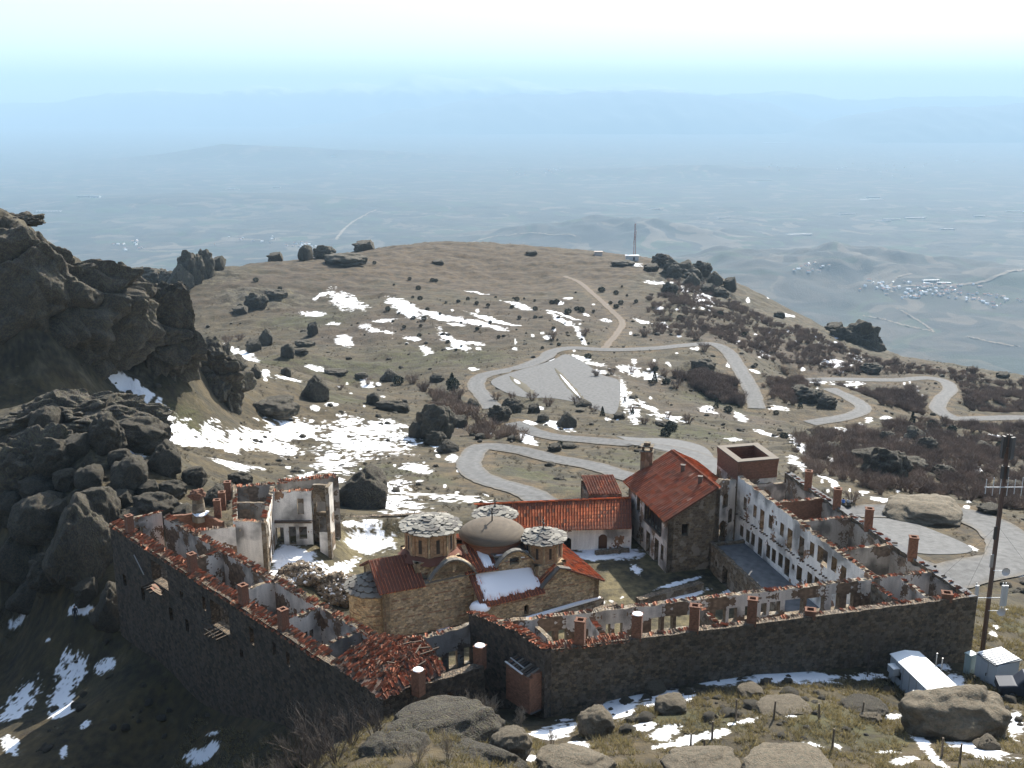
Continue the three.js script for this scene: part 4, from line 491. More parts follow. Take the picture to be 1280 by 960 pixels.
{ // front range
  const o = thing('ruined_range', 'roofless front range with a row of square windows and brick chimneys on its outer wall', 'ruin');
  const p0 = mon(0, 0), p1 = mon(36.2, 0), q0 = mon(-2.9, 4.9), q1 = mon(29.6, 4.9);
  wall(o, 'outer_wall', p0, p1, -4, TF, 0.75, stoneFront, { seed: 14, jag: 0.05, side: rubbleMat });
  wall(o, 'inner_wall', q0, q1, -1, [[0, TF + 0.05], [9, TF], [33, TF]], 0.55, plasterHalf, { seed: 15, jag: 0.09, side: stoneTan, holes: holesPx(q0, q1, [[685, 692, 789, 801], [698, 708, 787, 805], [757, 763, 780, 797], [768, 778, 779, 797], [814, 826, 772, 791], [830, 841, 770, 789], [845, 865, 769, 787], [894, 907, 762, 779], [911, 921, 760, 777], [931, 946, 757, 773], [951, 958, 754, 769], [962, 975, 752, 768], [981, 1004, 749, 768], [1008, 1030, 747, 765], [1039, 1049, 742, 762], [1058, 1067, 741, 759]]) });
  coping(o, q0, q1, TF, 0.36, -0.27, 51, 0.6, 0.1); coping(o, mon(0, 0), mon(6, 0), TF, 0.9, -0.4, 52, 1); coping(o, mon(6, 0), mon(36, 0), TF - 0.02, 0.5, -0.5, 53, 0.55, 0.05);
  const w0 = mon(-3.9, 8.6), w1 = mon(-0.02, 0.02); wall(o, 'gable_wall', w1, w0, -3, [[0, TF + 0.1], [3, TF + 0.35], [9.5, TF - 0.6]], 0.7, stoneDark, { seed: 16, jag: 0.05, side: stoneDark }); coping(o, w1, w0, (s) => s < 3 ? TF + 0.15 + 0.08 * s : TF + 0.4 - 0.15 * (s - 3), 1.0, -0.35, 54, 1, 0.2);
  [[0.25, 0], [4.6, 1], [13.75, 2], [29.5, 3], [32.4, 4]].forEach(([u, i]) => { if (i < 1) return; wall(o, 'partition_wall', mon(u, 0.75), mon(u, 4.35), 0, TF - (i === 1 ? 0.1 : 0.05), 0.35, [plasterMost, plasterMost, stoneTan, stoneTan, plasterMost][i], { seed: 18 + i, jag: 0.1, holes: i === 4 ? [[1.2, 2.0, 4.5, 6.0]] : [] }); coping(o, mon(u, 0.75), mon(u, 4.35), TF - 0.05, 0.4, -0.17, 60 + i, 0.7, 0.1); });
  { const a = mon(0.2, 0.75, TF), b = mon(0.2, 4.4, TF); wall(o, 'partition_wall', mon(0.7, 0.75), mon(0.2, 4.35), 0, TF - 0.2, 0.35, plasterMost, { seed: 33, jag: 0.1 }); }
  debris(o, 'rubble_floor', [mon(0.5, 0.7), mon(35.4, 0.7), mon(35.4, 4.4), mon(0.5, 4.4)], 3.3, 1.3, 8);
  for (const [u, h] of [[2.3, 2.1], [6.8, 2.0], [11.45, 2.15], [16.25, 2.15]]) { const p = mon(u, 0.45); chimney(o, p.x, TF - 0.25, p.z, 0.74, h, -0.25, u > 6 && u < 7); }
  for (const u of [21.3, 33.6]) { const p = mon(u, 0.45); chimney(o, p.x, TF - 0.3, p.z, 0.8, 0.65, -0.25); }
  // brick closet hung on the outer corner
  const gd = w0.clone().sub(w1).normalize(), go = V(gd.z, 0, -gd.x), c1 = w1.clone().addScaledVector(gd, 0.3).addScaledVector(go, 0.95), c0 = w1.clone().addScaledVector(gd, 3.1).addScaledVector(go, 0.95); const f = frameOf(c0.clone().setY(0), c1.clone().setY(0)); const box = (s, off, y) => c0.clone().setY(0).addScaledVector(f.d, s).addScaledVector(f.n, off).setY(y);
  wall(o, 'closet_wall', box(0, 0.9, 0), box(f.L, 0.9, 0), 2.2, 5.1, 0.3, brick, { seed: 19, jag: 0.05, side: brick }); wall(o, 'closet_wall', box(0, -1.2, 0), box(0, 0.6, 0), 2.2, 5.3, 0.3, brick, { seed: 20, jag: 0.05, side: brick }); wall(o, 'closet_wall', box(f.L, 0.6, 0), box(f.L, -1.2, 0), 2.2, 5.3, 0.3, brick, { seed: 20, jag: 0.05, side: brick });
  mesh('closet_floor', boxAlong(box(0, -0.2, 2.2), box(f.L, -0.2, 2.2), 2.0, 0.2), concrete, o);
  const r = rng(5); for (let k = 0; k < 9; k++) mesh('roof_board', boxAlong(box(0.05 + k * f.L / 9, 0.95 + 0.2 * (r() - .5), 5.15 + 0.05 * r()), box(0.05 + k * f.L / 9 + 0.15 * (r() - .5), -1.2, 5.65 + 0.06 * r()), 0.2, 0.05), [timber, darkWood, mat(0.16, 0.13, 0.1)][k % 3], o);
  mesh('roof_batten', boxAlong(box(-0.1, 0.9, 5.28), box(f.L * 0.75, 1.0, 5.22), 0.14, 0.06), mat(0.55, 0.53, 0.5), o); mesh('roof_batten', boxAlong(box(-0.1, 0.4, 5.42), box(f.L * 0.6, 0.5, 5.36), 0.1, 0.05), mat(0.4, 0.38, 0.36), o);
}
{ // east range
  const o = thing('ruined_range', 'two-storey roofless range with a torn white facade pierced by two rows of windows', 'ruin');
  const p0 = mon(36.2, 0.05), p1 = mon(36.2, 31.2), f0 = mon(29.8, 31), f1 = mon(29.8, 4.95);
  wall(o, 'outer_wall', p0, p1, -6, TF, 0.75, stoneFront, { seed: 24, jag: 0.05, side: concrete });
  const px = (l) => l.map(([a, b, c, d]) => [880 + a / 3.5556, 880 + b / 3.5556, 540 + c / 3.5556, 540 + d / 3.5556]);
  wall(o, 'facade', f0, f1, -1, [[0, TF + 0.1], [10, TF], [18, TF - 0.1], [22, TF - 0.05], [26, TF]], 0.6, plasterWhite, { seed: 25, jag: 0.14, side: stoneTan, holes: holesPx(f0, f1, px([[160, 175, 415, 465], [187, 203, 435, 490], [210, 226, 450, 505], [240, 258, 470, 550], [277, 294, 500, 560], [301, 319, 520, 580], [330, 350, 540, 600], [358, 380, 560, 640], [391, 402, 588, 612], [411, 435, 596, 665], [458, 480, 625, 685], [490, 510, 645, 700], [176, 190, 290, 350], [219, 234, 325, 382], [248, 267, 345, 440], [288, 305, 370, 430], [318, 325, 395, 415], [338, 355, 405, 465], [370, 392, 430, 525], [422, 444, 465, 560], [470, 490, 490, 555], [503, 550, 516, 592], [566, 590, 556, 622], [608, 632, 596, 665]])) });
  coping(o, f0, f1, TF + 0.02, 0.4, -0.3, 71, 0.5, 0.05);
  const r = rng(31); for (let k = 0; k < 54; k++) { const s = 0.4 + k * 0.46; if (r() < 0.3) continue; const q = f0.clone().lerp(f1, s / 26).setY(lerp(2.9, 4.2, s / 26) + 0.04 * (r() - .5)); const e = q.clone().addScaledVector(E1, -0.18 - 0.12 * r()); mesh('joist_end', boxAlong(q, e, 0.11, 0.12), timber, o); }
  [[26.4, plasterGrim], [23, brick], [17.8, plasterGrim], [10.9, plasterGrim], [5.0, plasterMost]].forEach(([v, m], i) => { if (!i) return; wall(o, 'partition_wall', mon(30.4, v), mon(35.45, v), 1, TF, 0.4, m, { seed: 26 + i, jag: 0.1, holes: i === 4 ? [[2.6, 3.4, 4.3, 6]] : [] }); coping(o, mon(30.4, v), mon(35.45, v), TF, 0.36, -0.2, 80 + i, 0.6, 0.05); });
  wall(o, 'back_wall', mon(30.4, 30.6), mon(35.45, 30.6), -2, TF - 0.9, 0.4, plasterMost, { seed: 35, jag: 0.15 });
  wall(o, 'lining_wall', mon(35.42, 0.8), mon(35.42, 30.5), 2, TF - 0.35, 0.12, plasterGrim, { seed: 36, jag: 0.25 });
  debris(o, 'rubble_floor', [mon(30.3, 0.8), mon(35.5, 0.8), mon(35.5, 30.6), mon(30.3, 30.6)], 2.6, 1.4, 12);
  for (const [v, h] of [[26.5, 2.0], [20.8, 2.1], [15.15, 2.15], [8.15, 2.15]]) { const p = mon(35.6, v); chimney(o, p.x, TF - 0.3, p.z, 0.74, h, -0.25); }
  coping(o, mon(36.2, 0.5), mon(36.2, 31), TF, 0.4, -0.5, 90, 0.35, 0.1);
  for (let k = 0; k < 5; k++) { const p = mon(31 + k, 1.2 + 2.4 * r(), 4.2), q = p.clone().add(V(1.4 * (r() - .5), 1.6 * r(), 1.4)); mesh('fallen_beam', boxAlong(p, q, 0.12, 0.12), timber, o); }
}
{ // tower at the far end of the east range
  const o = thing('brick_tower', 'square tower with open brick crown and pale rim beside the white facade', 'tower');
  const c = [mon(30.2, 31.9), mon(34.9, 31.9), mon(35.1, 37.3), mon(30.3, 37.3)], T = 8.45, cr = 6.25;
  for (let i = 0; i < 4; i++) { const a = c[i], b = c[(i + 1) % 4]; wall(o, 'wall', a, b, -1, cr, 0.7, i === 3 || i === 0 ? plasterHalf : stoneTan, { seed: 40 + i, jag: 0, side: stoneTan, arch: true, holes: i === 3 ? [[2.9, 4.0, 4.4, 6.0], [3.6, 4.8, 0.6, 2.8]] : [] }); }
  const cen = c.reduce((s, v) => s.add(v), V(0, 0, 0)).multiplyScalar(0.25);
  for (let k = 0; k < 7; k++) { const g = 0.02 + 0.055 * Math.max(0, k - 3), y0 = cr + k * 0.31, ring = c.map((v) => v.clone().sub(cen).multiplyScalar(1 + g / 5).add(cen)); for (let i = 0; i < 4; i++) { const w = wall(o, 'brick_course', ring[i], ring[(i + 1) % 4], y0, y0 + 0.3, 0.55 + g, brick, { seed: 3 * k + i, jag: 0, side: brick }); } }
  const ring = c.map((v) => v.clone().sub(cen).multiplyScalar(1.05).add(cen)); for (let i = 0; i < 4; i++) { const a = ring[i], b = ring[(i + 1) % 4], { d, n } = frameOf(a, b); mesh('rim', boxAlong(a.clone().addScaledVector(n, -0.4).addScaledVector(d, i % 2 ? 0.8 : 0).setY(T - 0.02), b.clone().addScaledVector(n, -0.4).addScaledVector(d, i % 2 ? -0.8 : 0).setY(T - 0.02), 0.8, 0.1), mat(0.17, 0.145, 0.115), o); }
  wall(o, 'stair_wall', mon(26.7, 29.4), mon(29.7, 31.15), -3.2, [[0, 7.0], [1.2, 7.3], [3.5, 6.6]], 0.6, plasterHalf, { seed: 47, jag: 0.12, side: stoneTan, arch: true, holes: [[1.1, 2.1, 4.0, 5.6], [0.7, 1.8, 0.5, 2.6], [2.3, 3.0, 2.0, 3.6]] });
  mesh('window_panel', boxAlong(mon(30.45, 34.4, 5.2), mon(30.42, 33.3, 5.2), 0.06, 1.7), mat(0.5, 0.33, 0.1), o);
  debris(o, 'tower_floor', c.map((v) => v.clone().sub(cen).multiplyScalar(0.86).add(cen)), 5.9, 0.5, 19);
  mesh('fallen_beam', boxAlong(cen.clone().add(V(-1.4, 6.6, 0.6)), cen.clone().add(V(1.6, 7.0, -0.8)), 0.16, 0.16), timber, o);
}
{ // flat terrace block below the facade
  const o = thing('terrace_block', 'low flat-topped stone block with dark door beneath the white facade', 'building');
  const a = mon(25.9, 28.9), b = mon(25.9, 8), c = mon(29.75, 28.9), d = mon(29.75, 8), T = 0.45;
  wall(o, 'wall', a, b, -3.2, [[0, T + 0.3], [20.9, T + 0.1]], 0.45, stoneTan, { seed: 44, jag: 0.08, side: rubbleMat, holes: [[3.4, 4.5, -2.4, -0.4], [1.6, 2.0, -1.2, -0.6]] }); wall(o, 'wall', c, a, -3.2, T + 0.25, 0.5, stoneTan, { seed: 45, jag: 0.06 }); wall(o, 'wall', b, d, -3.2, T, 0.5, stoneTan, { seed: 46, jag: 0.06 });
  const g = new THREE.PlaneGeometry(3.5, 20.4, 1, 1).rotateX(-Math.PI / 2); g.rotateY(Math.atan2(E2.x, E2.z)).translate((a.x + d.x) / 2 + 0.15, T, (a.z + d.z) / 2); const uv = g.attributes.uv; for (let i = 0; i < uv.count; i++) uv.setXY(i, uv.getX(i) * 3.5, uv.getY(i) * 20.4); mesh('terrace_slab', g, concrete, o);
}
{ // tiled dwelling
  const o = thing('tiled_house', 'two-storey stone house with bright terracotta tile roof beside the tower', 'house');
  const u0 = 19.1, u1 = 24.6, v0 = 24.3, v1 = 35.6, ey = 6.1, ru = 24.2, ry = 9.0, ry1 = 8.8;
  const a = mon(u0, v0), b = mon(u1, v0), c = mon(u1, v1), d = mon(u0, v1);
  wall(o, 'gable_wall', a, b, -1, [[0, ey - 0.25], [ru - u0, ry - 0.3], [u1 - u0, ry1 - 0.3]], 0.6, stoneTan, { seed: 48, jag: 0, holes: holesPx(a, b, [[852, 861, 655, 670]]) });
  const lh = holesPx(d, a, [[792, 795, 613, 626], [795, 800, 622, 640], [803, 808, 670, 690], [813, 819, 670, 698], [820, 825, 676, 694]].map((q) => q));
  wall(o, 'front_wall', d, a, -1, ey - 0.2, 0.6, plasterMost, { seed: 49, jag: 0, side: stoneTan, holes: [[5.0, 9.6, 3.4, 5.3], [2.6, 3.5, 3.5, 5.2], [4.0, 4.7, 0.6, 2.2], [5.6, 6.7, 0.0, 2.4], [8.0, 9.1, 0.0, 2.6], [9.7, 10.4, 0.9, 2.6]] });
  for (let k = 0; k <= 5; k++) mesh('gallery_post', boxAlong(d.clone().lerp(a, (5.0 + k * 0.92) / 11.3).setY(3.4), d.clone().lerp(a, (5.0 + k * 0.92) / 11.3).setY(5.3), 0.12, 0.12), darkWood, o);
  mesh('gallery_rail', boxAlong(d.clone().lerp(a, 5.0 / 11.3).setY(3.35), d.clone().lerp(a, 9.6 / 11.3).setY(3.35), 0.3, 0.14), timber, o); mesh('gallery_back', boxAlong(d.clone().lerp(a, 4.8 / 11.3).addScaledVector(E1, 0.75).setY(4.3), d.clone().lerp(a, 9.8 / 11.3).addScaledVector(E1, 0.75).setY(4.3), 0.06, 2.2), darkWood, o);
  wall(o, 'side_wall', b, c, -1, ry1 - 0.3, 0.6, stoneTan, { seed: 50, jag: 0 }); wall(o, 'back_wall', c, d, -1, [[0, ry1 - 0.3], [u1 - ru, ry - 0.3], [u1 - u0, ey - 0.25]], 0.6, stoneTan, { seed: 51, jag: 0 });
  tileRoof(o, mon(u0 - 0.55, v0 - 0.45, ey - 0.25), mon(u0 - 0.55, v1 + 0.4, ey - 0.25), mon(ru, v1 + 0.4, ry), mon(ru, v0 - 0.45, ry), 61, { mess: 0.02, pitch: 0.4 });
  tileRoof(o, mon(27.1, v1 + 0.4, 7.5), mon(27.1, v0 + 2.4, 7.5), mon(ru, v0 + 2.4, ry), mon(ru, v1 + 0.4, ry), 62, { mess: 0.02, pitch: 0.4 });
  const rr = rng(6), ridgeT = []; for (let v = v0 - 0.3; v < v1 + 0.3; v += 0.34) ridgeT.push({ p: mon(ru, v, ry + 0.06 + 0.02 * rr()), a: E2.clone().negate(), n: up, s: 1.25 }); tiles(o, 'ridge_tiles', ridgeT, rr);
  for (const [u, v] of [[23.2, 30.6], [23.4, 26.6]]) { const p = mon(u, v, lerp(ey, ry, (u - u0) / (ru - u0))); const g = mergeGeometries([boxGeo(0.4, 0.9, 0.4, 0, 0.2, 0), boxGeo(0.5, 0.08, 0.5, 0, 0.66, 0)]); g.rotateY(-0.25).translate(p.x, p.y, p.z); mesh('roof_vent', g, mat(0.11, 0.09, 0.075), o); }
  const q = mon(21.5, 35.2); const st = mesh('chimney', mergeGeometries([boxGeo(1.3, 4.6, 1.0, 0, 2.3, 0), boxGeo(1.45, 0.12, 1.15, 0, 4.6, 0), boxGeo(0.3, 0.5, 0.3, -0.45, 4.9, 0), boxGeo(0.3, 0.5, 0.3, 0.45, 4.9, 0), boxGeo(1.4, 0.1, 1.1, 0, 5.2, 0), boxGeo(0.7, 0.4, 0.6, 0, 5.4, 0)]).rotateY(-0.25).translate(q.x - 0.4, 4.4, q.z - 0.9), stoneTan, o);
  settle(o, a.clone(), yard(a), YK);
}
{ // long low tiled building behind the church
  const o = thing('tiled_building', 'long low white building with red tile roof behind the church', 'building');
  const e0 = V(-3.5, 2.6, -103.6), e1 = V(12.6, 2.6, -104.5), r0 = V(-3.7, 4.65, -106.2), r1 = V(12.9, 4.65, -108.2), b0 = V(-3.9, 2.6, -108.8), b1 = V(13.1, 2.6, -111.6);
  const w0 = V(-3.5, 0, -104.2), w1 = V(12.7, 0, -105.2);
  wall(o, 'front_wall', w0, w1, -1, 2.55, 0.5, plasterWhite, { seed: 55, jag: 0, arch: true, holes: holesPx(w0, w1, [[705, 714, 672, 687], [748, 759, 668, 684]]).map(([a, b, c, d]) => [a, b, Math.min(c, 0.05), d]) });
  const hp = holesPx(w0, w1, [[748, 759, 668, 684]])[0]; mesh('door', boxAlong(w0.clone().lerp(w1, hp[0] / 16.2).setY(0.9).add(V(0, 0, -0.3)), w0.clone().lerp(w1, hp[1] / 16.2).setY(0.9).add(V(0, 0, -0.3)), 0.08, 2.0), mat(0.13, 0.07, 0.04), o);
  wall(o, 'end_wall', V(-3.9, 0, -108.4), w0, -1, [[0, 2.4], [2.1, 4.4], [4.2, 2.4]], 0.5, stoneTan, { seed: 56, jag: 0 }); wall(o, 'back_wall', V(13, 0, -111), V(-3.9, 0, -108.4), -2, 2.5, 0.5, stoneTan, { seed: 57, jag: 0 });
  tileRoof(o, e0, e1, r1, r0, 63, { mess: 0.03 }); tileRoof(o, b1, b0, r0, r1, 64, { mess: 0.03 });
  const rr = rng(8), t = []; for (let s = 0; s < 1; s += 0.02) t.push({ p: r0.clone().lerp(r1, s).add(V(0, 0.07, 0)), a: r1.clone().sub(r0), n: up, s: 1.3 }); tiles(o, 'ridge_tiles', t, rr);
  const bn = rng(14); for (let k = 0; k < 6; k++) mesh('stone_bench', new THREE.BoxGeometry(0.9, 0.35 + 0.2 * bn(), 0.45).rotateY(bn()).translate(9.2 + k * 0.55, 0.18, -103.8 - 0.1 * k), stoneTan, o);
  settle(o, w1.clone(), yard(w1), YK);
}
{
  const o = thing('tiled_shed', 'small shed with red tile roof tucked behind the long low building', 'shed');
  const a = mon(15, 37.2, 4.2), b = mon(18.6, 36.4, 4.2), c = mon(18.6, 39.4, 5.4), d = mon(15, 40, 5.4);
  tileRoof(o, a, b, c, d, 65); wall(o, 'wall', a.clone().setY(0), b.clone().setY(0), -1, 4.1, 0.4, stoneTan, { seed: 58, jag: 0 }); wall(o, 'wall', b.clone().setY(0), c.clone().setY(0), -2, 4.2, 0.4, stoneTan, { seed: 59, jag: 0 }); wall(o, 'wall', d.clone().setY(0), a.clone().setY(0), -2, 4.2, 0.4, stoneTan, { seed: 60, jag: 0 }); wall(o, 'wall', c.clone().setY(0), d.clone().setY(0), -2, 4.9, 0.4, stoneTan, { seed: 60, jag: 0 });
  const base = a.clone().setY(0); settle(o, base, yard(base), YK);
}
// ---------- church ----------
{
  const O = V(-11.33, 0, -85.24), ax = V(0.918, 0, -0.396), bx = V(-0.396, 0, -0.918), ch = (a, b, y = 0) => V(O.x + a * ax.x + b * bx.x, y, O.z + a * ax.z + b * bx.z), turn = Math.atan2(0.396, 0.918);
  const o = thing('church', 'stone church with clustered domes, red tile roofs and rounded apse in the courtyard', 'church');
  const drumBrick = mm({ map: texOf(512, 512, (u, v, c) => { const [d1, d2, id] = cells(u, v, 14, 26, 0.5, 61), k = clamp((d2 - d1) * 8), t = hash2(id, 8), g = 1 + 0.25 * fbm2(u * 6, v * 6, 3); c[0] = lerp(0.33, 0.27 + 0.13 * t, k) * g; c[1] = lerp(0.26, 0.17 + 0.09 * t, k) * g; c[2] = lerp(0.18, 0.095 + 0.06 * t, k) * g; }), b: brickT.b.clone() }, 4, 0.03);
  const slabMats = [mat(0.2, 0.185, 0.155), mat(0.15, 0.14, 0.12), mat(0.27, 0.25, 0.21), mat(0.11, 0.1, 0.088)];
  const W = (name, a0, b0, a1, b1, y0, top, t, m, opt = {}) => wall(o, name, ch(a0, b0), ch(a1, b1), y0, top, t, m, { jag: 0, side: stoneChurch, ...opt });
  // chancel and nave
  const gab = [[0, 4.7], [3, 6.3], [6, 4.7]];
  W('side_wall', 0, 0, 9, 0, -1, [[0, 4.7], [4.3, 4.75], [4.31, 4.8], [5.1, 5.8], [5.9, 6.35], [6.7, 6.5], [7.5, 6.35], [8.3, 5.8], [9, 5.0]], 0.7, stoneChurch, { seed: 3, holes: [[6.55, 6.85, 5.3, 5.95]] });
  W('east_wall', 0, 6, 0, 0, -1, gab, 0.7, stoneChurch, { seed: 4 }); W('far_wall', 9, 6, 0, 6, -1, 4.7, 0.7, stoneChurch, { seed: 5 }); W('cross_wall', 9, 0, 9, 6, -1, [[0, 4.9], [3, 6.4], [6, 4.9]], 0.5, stoneChurch, { seed: 6 });
  mesh('string_course', boxAlong(ch(3.9, -0.04, 4.72), ch(10.5, -0.04, 4.9), 0.16, 0.12), slabMats[1], o);
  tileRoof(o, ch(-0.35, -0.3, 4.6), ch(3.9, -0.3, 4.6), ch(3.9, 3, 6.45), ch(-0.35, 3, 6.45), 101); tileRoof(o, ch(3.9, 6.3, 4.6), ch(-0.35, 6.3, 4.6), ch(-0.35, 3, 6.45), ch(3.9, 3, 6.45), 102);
  // apse: half drum with a slab roof
  const half = (r, y0, y1, m, a, b, name, seg = 5) => { const g = new THREE.CylinderGeometry(r, r, y1 - y0, seg * 2, 1, false); g.rotateY(turn + Math.PI / 2).translate(0, (y0 + y1) / 2, 0); const p = ch(a, b), uv = g.attributes.uv; for (let i = 0; i < uv.count; i++) uv.setXY(i, uv.getX(i) * r * 6.28, uv.getY(i) * (y1 - y0)); g.translate(p.x, 0, p.z); return mesh(name, g, m, o); };
  const apse = half(2.35, -1, 3.95, stoneChurch, 0.1, 2.9, 'apse', 8);
  { const p = ch(0.1, 2.9), g = new THREE.ConeGeometry(2.65, 1.3, 24, 1).translate(p.x, 4.6, p.z); mesh('apse_roof', g, slabMats[3], apse); }
  const apseAt = ch(0.1, 2.9);
  // octagonal drums under slab roofs; every slab is a piece of its own
  const r = rng(19), sg = [0, 1, 2, 3].map((k) => { const q = rng(90 + k), s = new THREE.Shape(); const n = 5 + (k & 1); for (let i = 0; i < n; i++) { const t = i / n * Math.PI * 2 + 0.4 * (q() - .5), R = 0.33 + 0.12 * q(); i ? s.lineTo(R * Math.cos(t) * 1.25, R * Math.sin(t)) : s.moveTo(R * 1.25, 0); } return new THREE.ExtrudeGeometry(s, { depth: 0.1, bevelEnabled: false }).rotateX(-Math.PI / 2); });
  function drum(a, b, y0, y1, rad, roofR, rise, nw, snowy, cross) {
    const p = ch(a, b), D = new THREE.Group(); D.name = 'dome'; o.add(D);
    const g = new THREE.CylinderGeometry(rad, rad, y1 - y0, 8, 1).rotateY(turn + Math.PI / 8).translate(p.x, (y0 + y1) / 2, p.z).toNonIndexed(); g.computeVertexNormals(); const uv = g.attributes.uv; for (let i = 0; i < uv.count; i++) uv.setXY(i, uv.getX(i) * rad * 6.28, uv.getY(i) * (y1 - y0)); mesh('drum', g, drumBrick, D);
    for (let k = 0; k < 8; k++) { const t = turn + Math.PI / 8 + k * Math.PI / 4 + Math.PI / 8, t2 = t + Math.PI / 8; const f = rad * Math.cos(Math.PI / 8); // face centre
      const cx = p.x + f * Math.sin(t), cz = p.z + f * Math.cos(t), h = (y1 - y0);
      // arched niche: raised surround with a dark slit window
      const s = new THREE.Shape(), w = rad * 0.33, hh = h * 0.62; s.moveTo(-w, 0); s.lineTo(w, 0); s.lineTo(w, hh); s.absarc(0, hh, w, 0, Math.PI, false); s.lineTo(-w, 0); const ho = new THREE.Path(), w2 = w * 0.68; ho.moveTo(-w2, 0.06); ho.lineTo(-w2, hh); ho.absarc(0, hh, w2, Math.PI, 0, true); ho.lineTo(w2, 0.06); s.holes.push(ho);
      const eg = new THREE.ExtrudeGeometry(s, { depth: 0.14, bevelEnabled: false }).translate(0, y0 + h * 0.12, -0.04).rotateY(t).translate(cx, 0, cz); mesh('arch_surround', eg, drumBrick, D);
      mesh('window', new THREE.BoxGeometry(w2 * 0.62, hh * 0.8, 0.06).translate(0, y0 + h * 0.12 + hh * 0.62, 0.0).rotateY(t).translate(cx, 0, cz), darkWood, D);
      const cxx = p.x + rad * Math.sin(t + Math.PI / 8), czz = p.z + rad * Math.cos(t + Math.PI / 8); mesh('colonnette', new THREE.CylinderGeometry(0.11, 0.11, h * 0.92, 8).translate(cxx, y0 + h * 0.46, czz), stoneChurch, D); }
    const roof = mesh('dome_roof', new THREE.ConeGeometry(roofR * 0.97, rise, 20, 4).translate(p.x, y1 + rise / 2, p.z), slabMats[3], D);
    mesh('cornice', new THREE.CylinderGeometry(roofR * 0.93, rad * 1.02, 0.22, 16).translate(p.x, y1 - 0.06, p.z), stoneChurch, D);
    for (let ring = 0; ring < 7; ring++) { const q = (ring + 0.4) / 7, R = roofR * (1 - q) + 0.05, n = Math.max(3, Math.round(2 * Math.PI * R / 0.58)); for (let i = 0; i < n; i++) { const t = (i + 0.5 * (ring % 2) + 0.35 * (r() - .5)) / n * 2 * Math.PI, m = new THREE.Mesh(sg[Math.floor(r() * 4)], slabMats[Math.floor(r() * 4)]); m.name = 'stone_slab'; const RR = R + 0.12 * (r() - .5); m.position.set(p.x + RR * Math.sin(t), y1 + rise * (1 - RR / roofR) + 0.03 + 0.05 * r(), p.z + RR * Math.cos(t)); m.rotation.set(0, t + 0.3 * (r() - .5), 0); m.rotateX(Math.atan2(rise, roofR) * 0.6 + 0.3 * (r() - .5)); m.rotateZ(0.3 * (r() - .5)); m.scale.setScalar(0.62 + 0.4 * r()); m.castShadow = m.receiveShadow = true; D.add(m); } }
    if (cross) { const g = mergeGeometries([boxGeo(0.09, 1.0, 0.09, 0, 0.5, 0), boxGeo(0.55, 0.09, 0.09, 0, 0.68, 0), new THREE.SphereGeometry(0.16, 10, 8).translate(0, 0.05, 0)]).rotateY(turn + Math.PI / 2).translate(p.x, y1 + rise + 0.02, p.z); mesh('cross', g, ironMat, D); }
    return D;
  }
  for (let ring = 0; ring < 4; ring++) { const R = 2.5 - ring * 0.55, n = Math.round(6.28 * R / 0.62); for (let i = 0; i < n; i++) { const t = (i + 0.5 * (ring % 2)) / n * 6.283, m = new THREE.Mesh(sg[Math.floor(r() * 4)], slabMats[1 + 2 * Math.floor(r() * 2)]); m.name = 'stone_slab'; m.position.set(apseAt.x + R * Math.sin(t), 3.98 + 1.3 * (1 - R / 2.65) + 0.05, apseAt.z + R * Math.cos(t)); m.rotation.y = t; m.rotateX(0.36 + 0.2 * (r() - .5)); m.scale.setScalar(0.7 + 0.3 * r()); m.castShadow = m.receiveShadow = true; apse.add(m); } }
  // base blocks under the drums
  const block = (name, a0, a1, b0, b1, y0, y1, m) => { for (const [x0, z0, x1, z1] of [[a0, b0, a1, b0], [a1, b0, a1, b1], [a1, b1, a0, b1], [a0, b1, a0, b0]]) W(name, x0, z0, x1, z1, y0, y1, 0.4, m, { seed: x0 * 3 + z0 }); };
  block('drum_base', 3.4, 7.8, 1.0, 5.4, 4, 6.25, stoneChurch);
  drum(5.6, 3.2, 6.1, 8.75, 2.25, 2.75, 0.85, 8, false, false);
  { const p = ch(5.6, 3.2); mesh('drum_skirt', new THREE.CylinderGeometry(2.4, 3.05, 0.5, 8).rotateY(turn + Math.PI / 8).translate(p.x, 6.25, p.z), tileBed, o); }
  // tiled shoulders around the nave dome
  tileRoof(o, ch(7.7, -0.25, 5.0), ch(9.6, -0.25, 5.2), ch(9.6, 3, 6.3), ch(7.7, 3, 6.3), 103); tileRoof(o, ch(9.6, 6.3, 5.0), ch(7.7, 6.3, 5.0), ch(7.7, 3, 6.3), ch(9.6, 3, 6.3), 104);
  { const a = ch(4.4, -0.1, 5.0), n = 10, gg = []; for (let k = 0; k < n; k++) { const t0 = k / n, t1 = (k + 1) / n, f = (t) => ch(4.3 + 4.4 * t, -0.12, 5.0 + 1.62 * Math.sin(Math.PI * t) ** 0.8); gg.push(boxAlong(f(t0), f(t1), 0.5, 0.14)); } mesh('arch_coping', mergeGeometries(gg), slabMats[1], o); }
  // vault behind the arched gable
  { const s = new THREE.Shape(); s.moveTo(-2.1, 0); for (let k = 0; k <= 12; k++) { const t = k / 12; s.lineTo(-2.1 + 4.2 * t, 1.5 * Math.sin(Math.PI * t) ** 0.8); } const g = new THREE.ExtrudeGeometry(s, { depth: 1.6, bevelEnabled: false }); g.applyMatrix4(new THREE.Matrix4().makeBasis(ax, up, bx.clone().negate()).setPosition(ch(6.5, 1.6, 4.95))); mesh('vault', g, stoneChurch, o); }
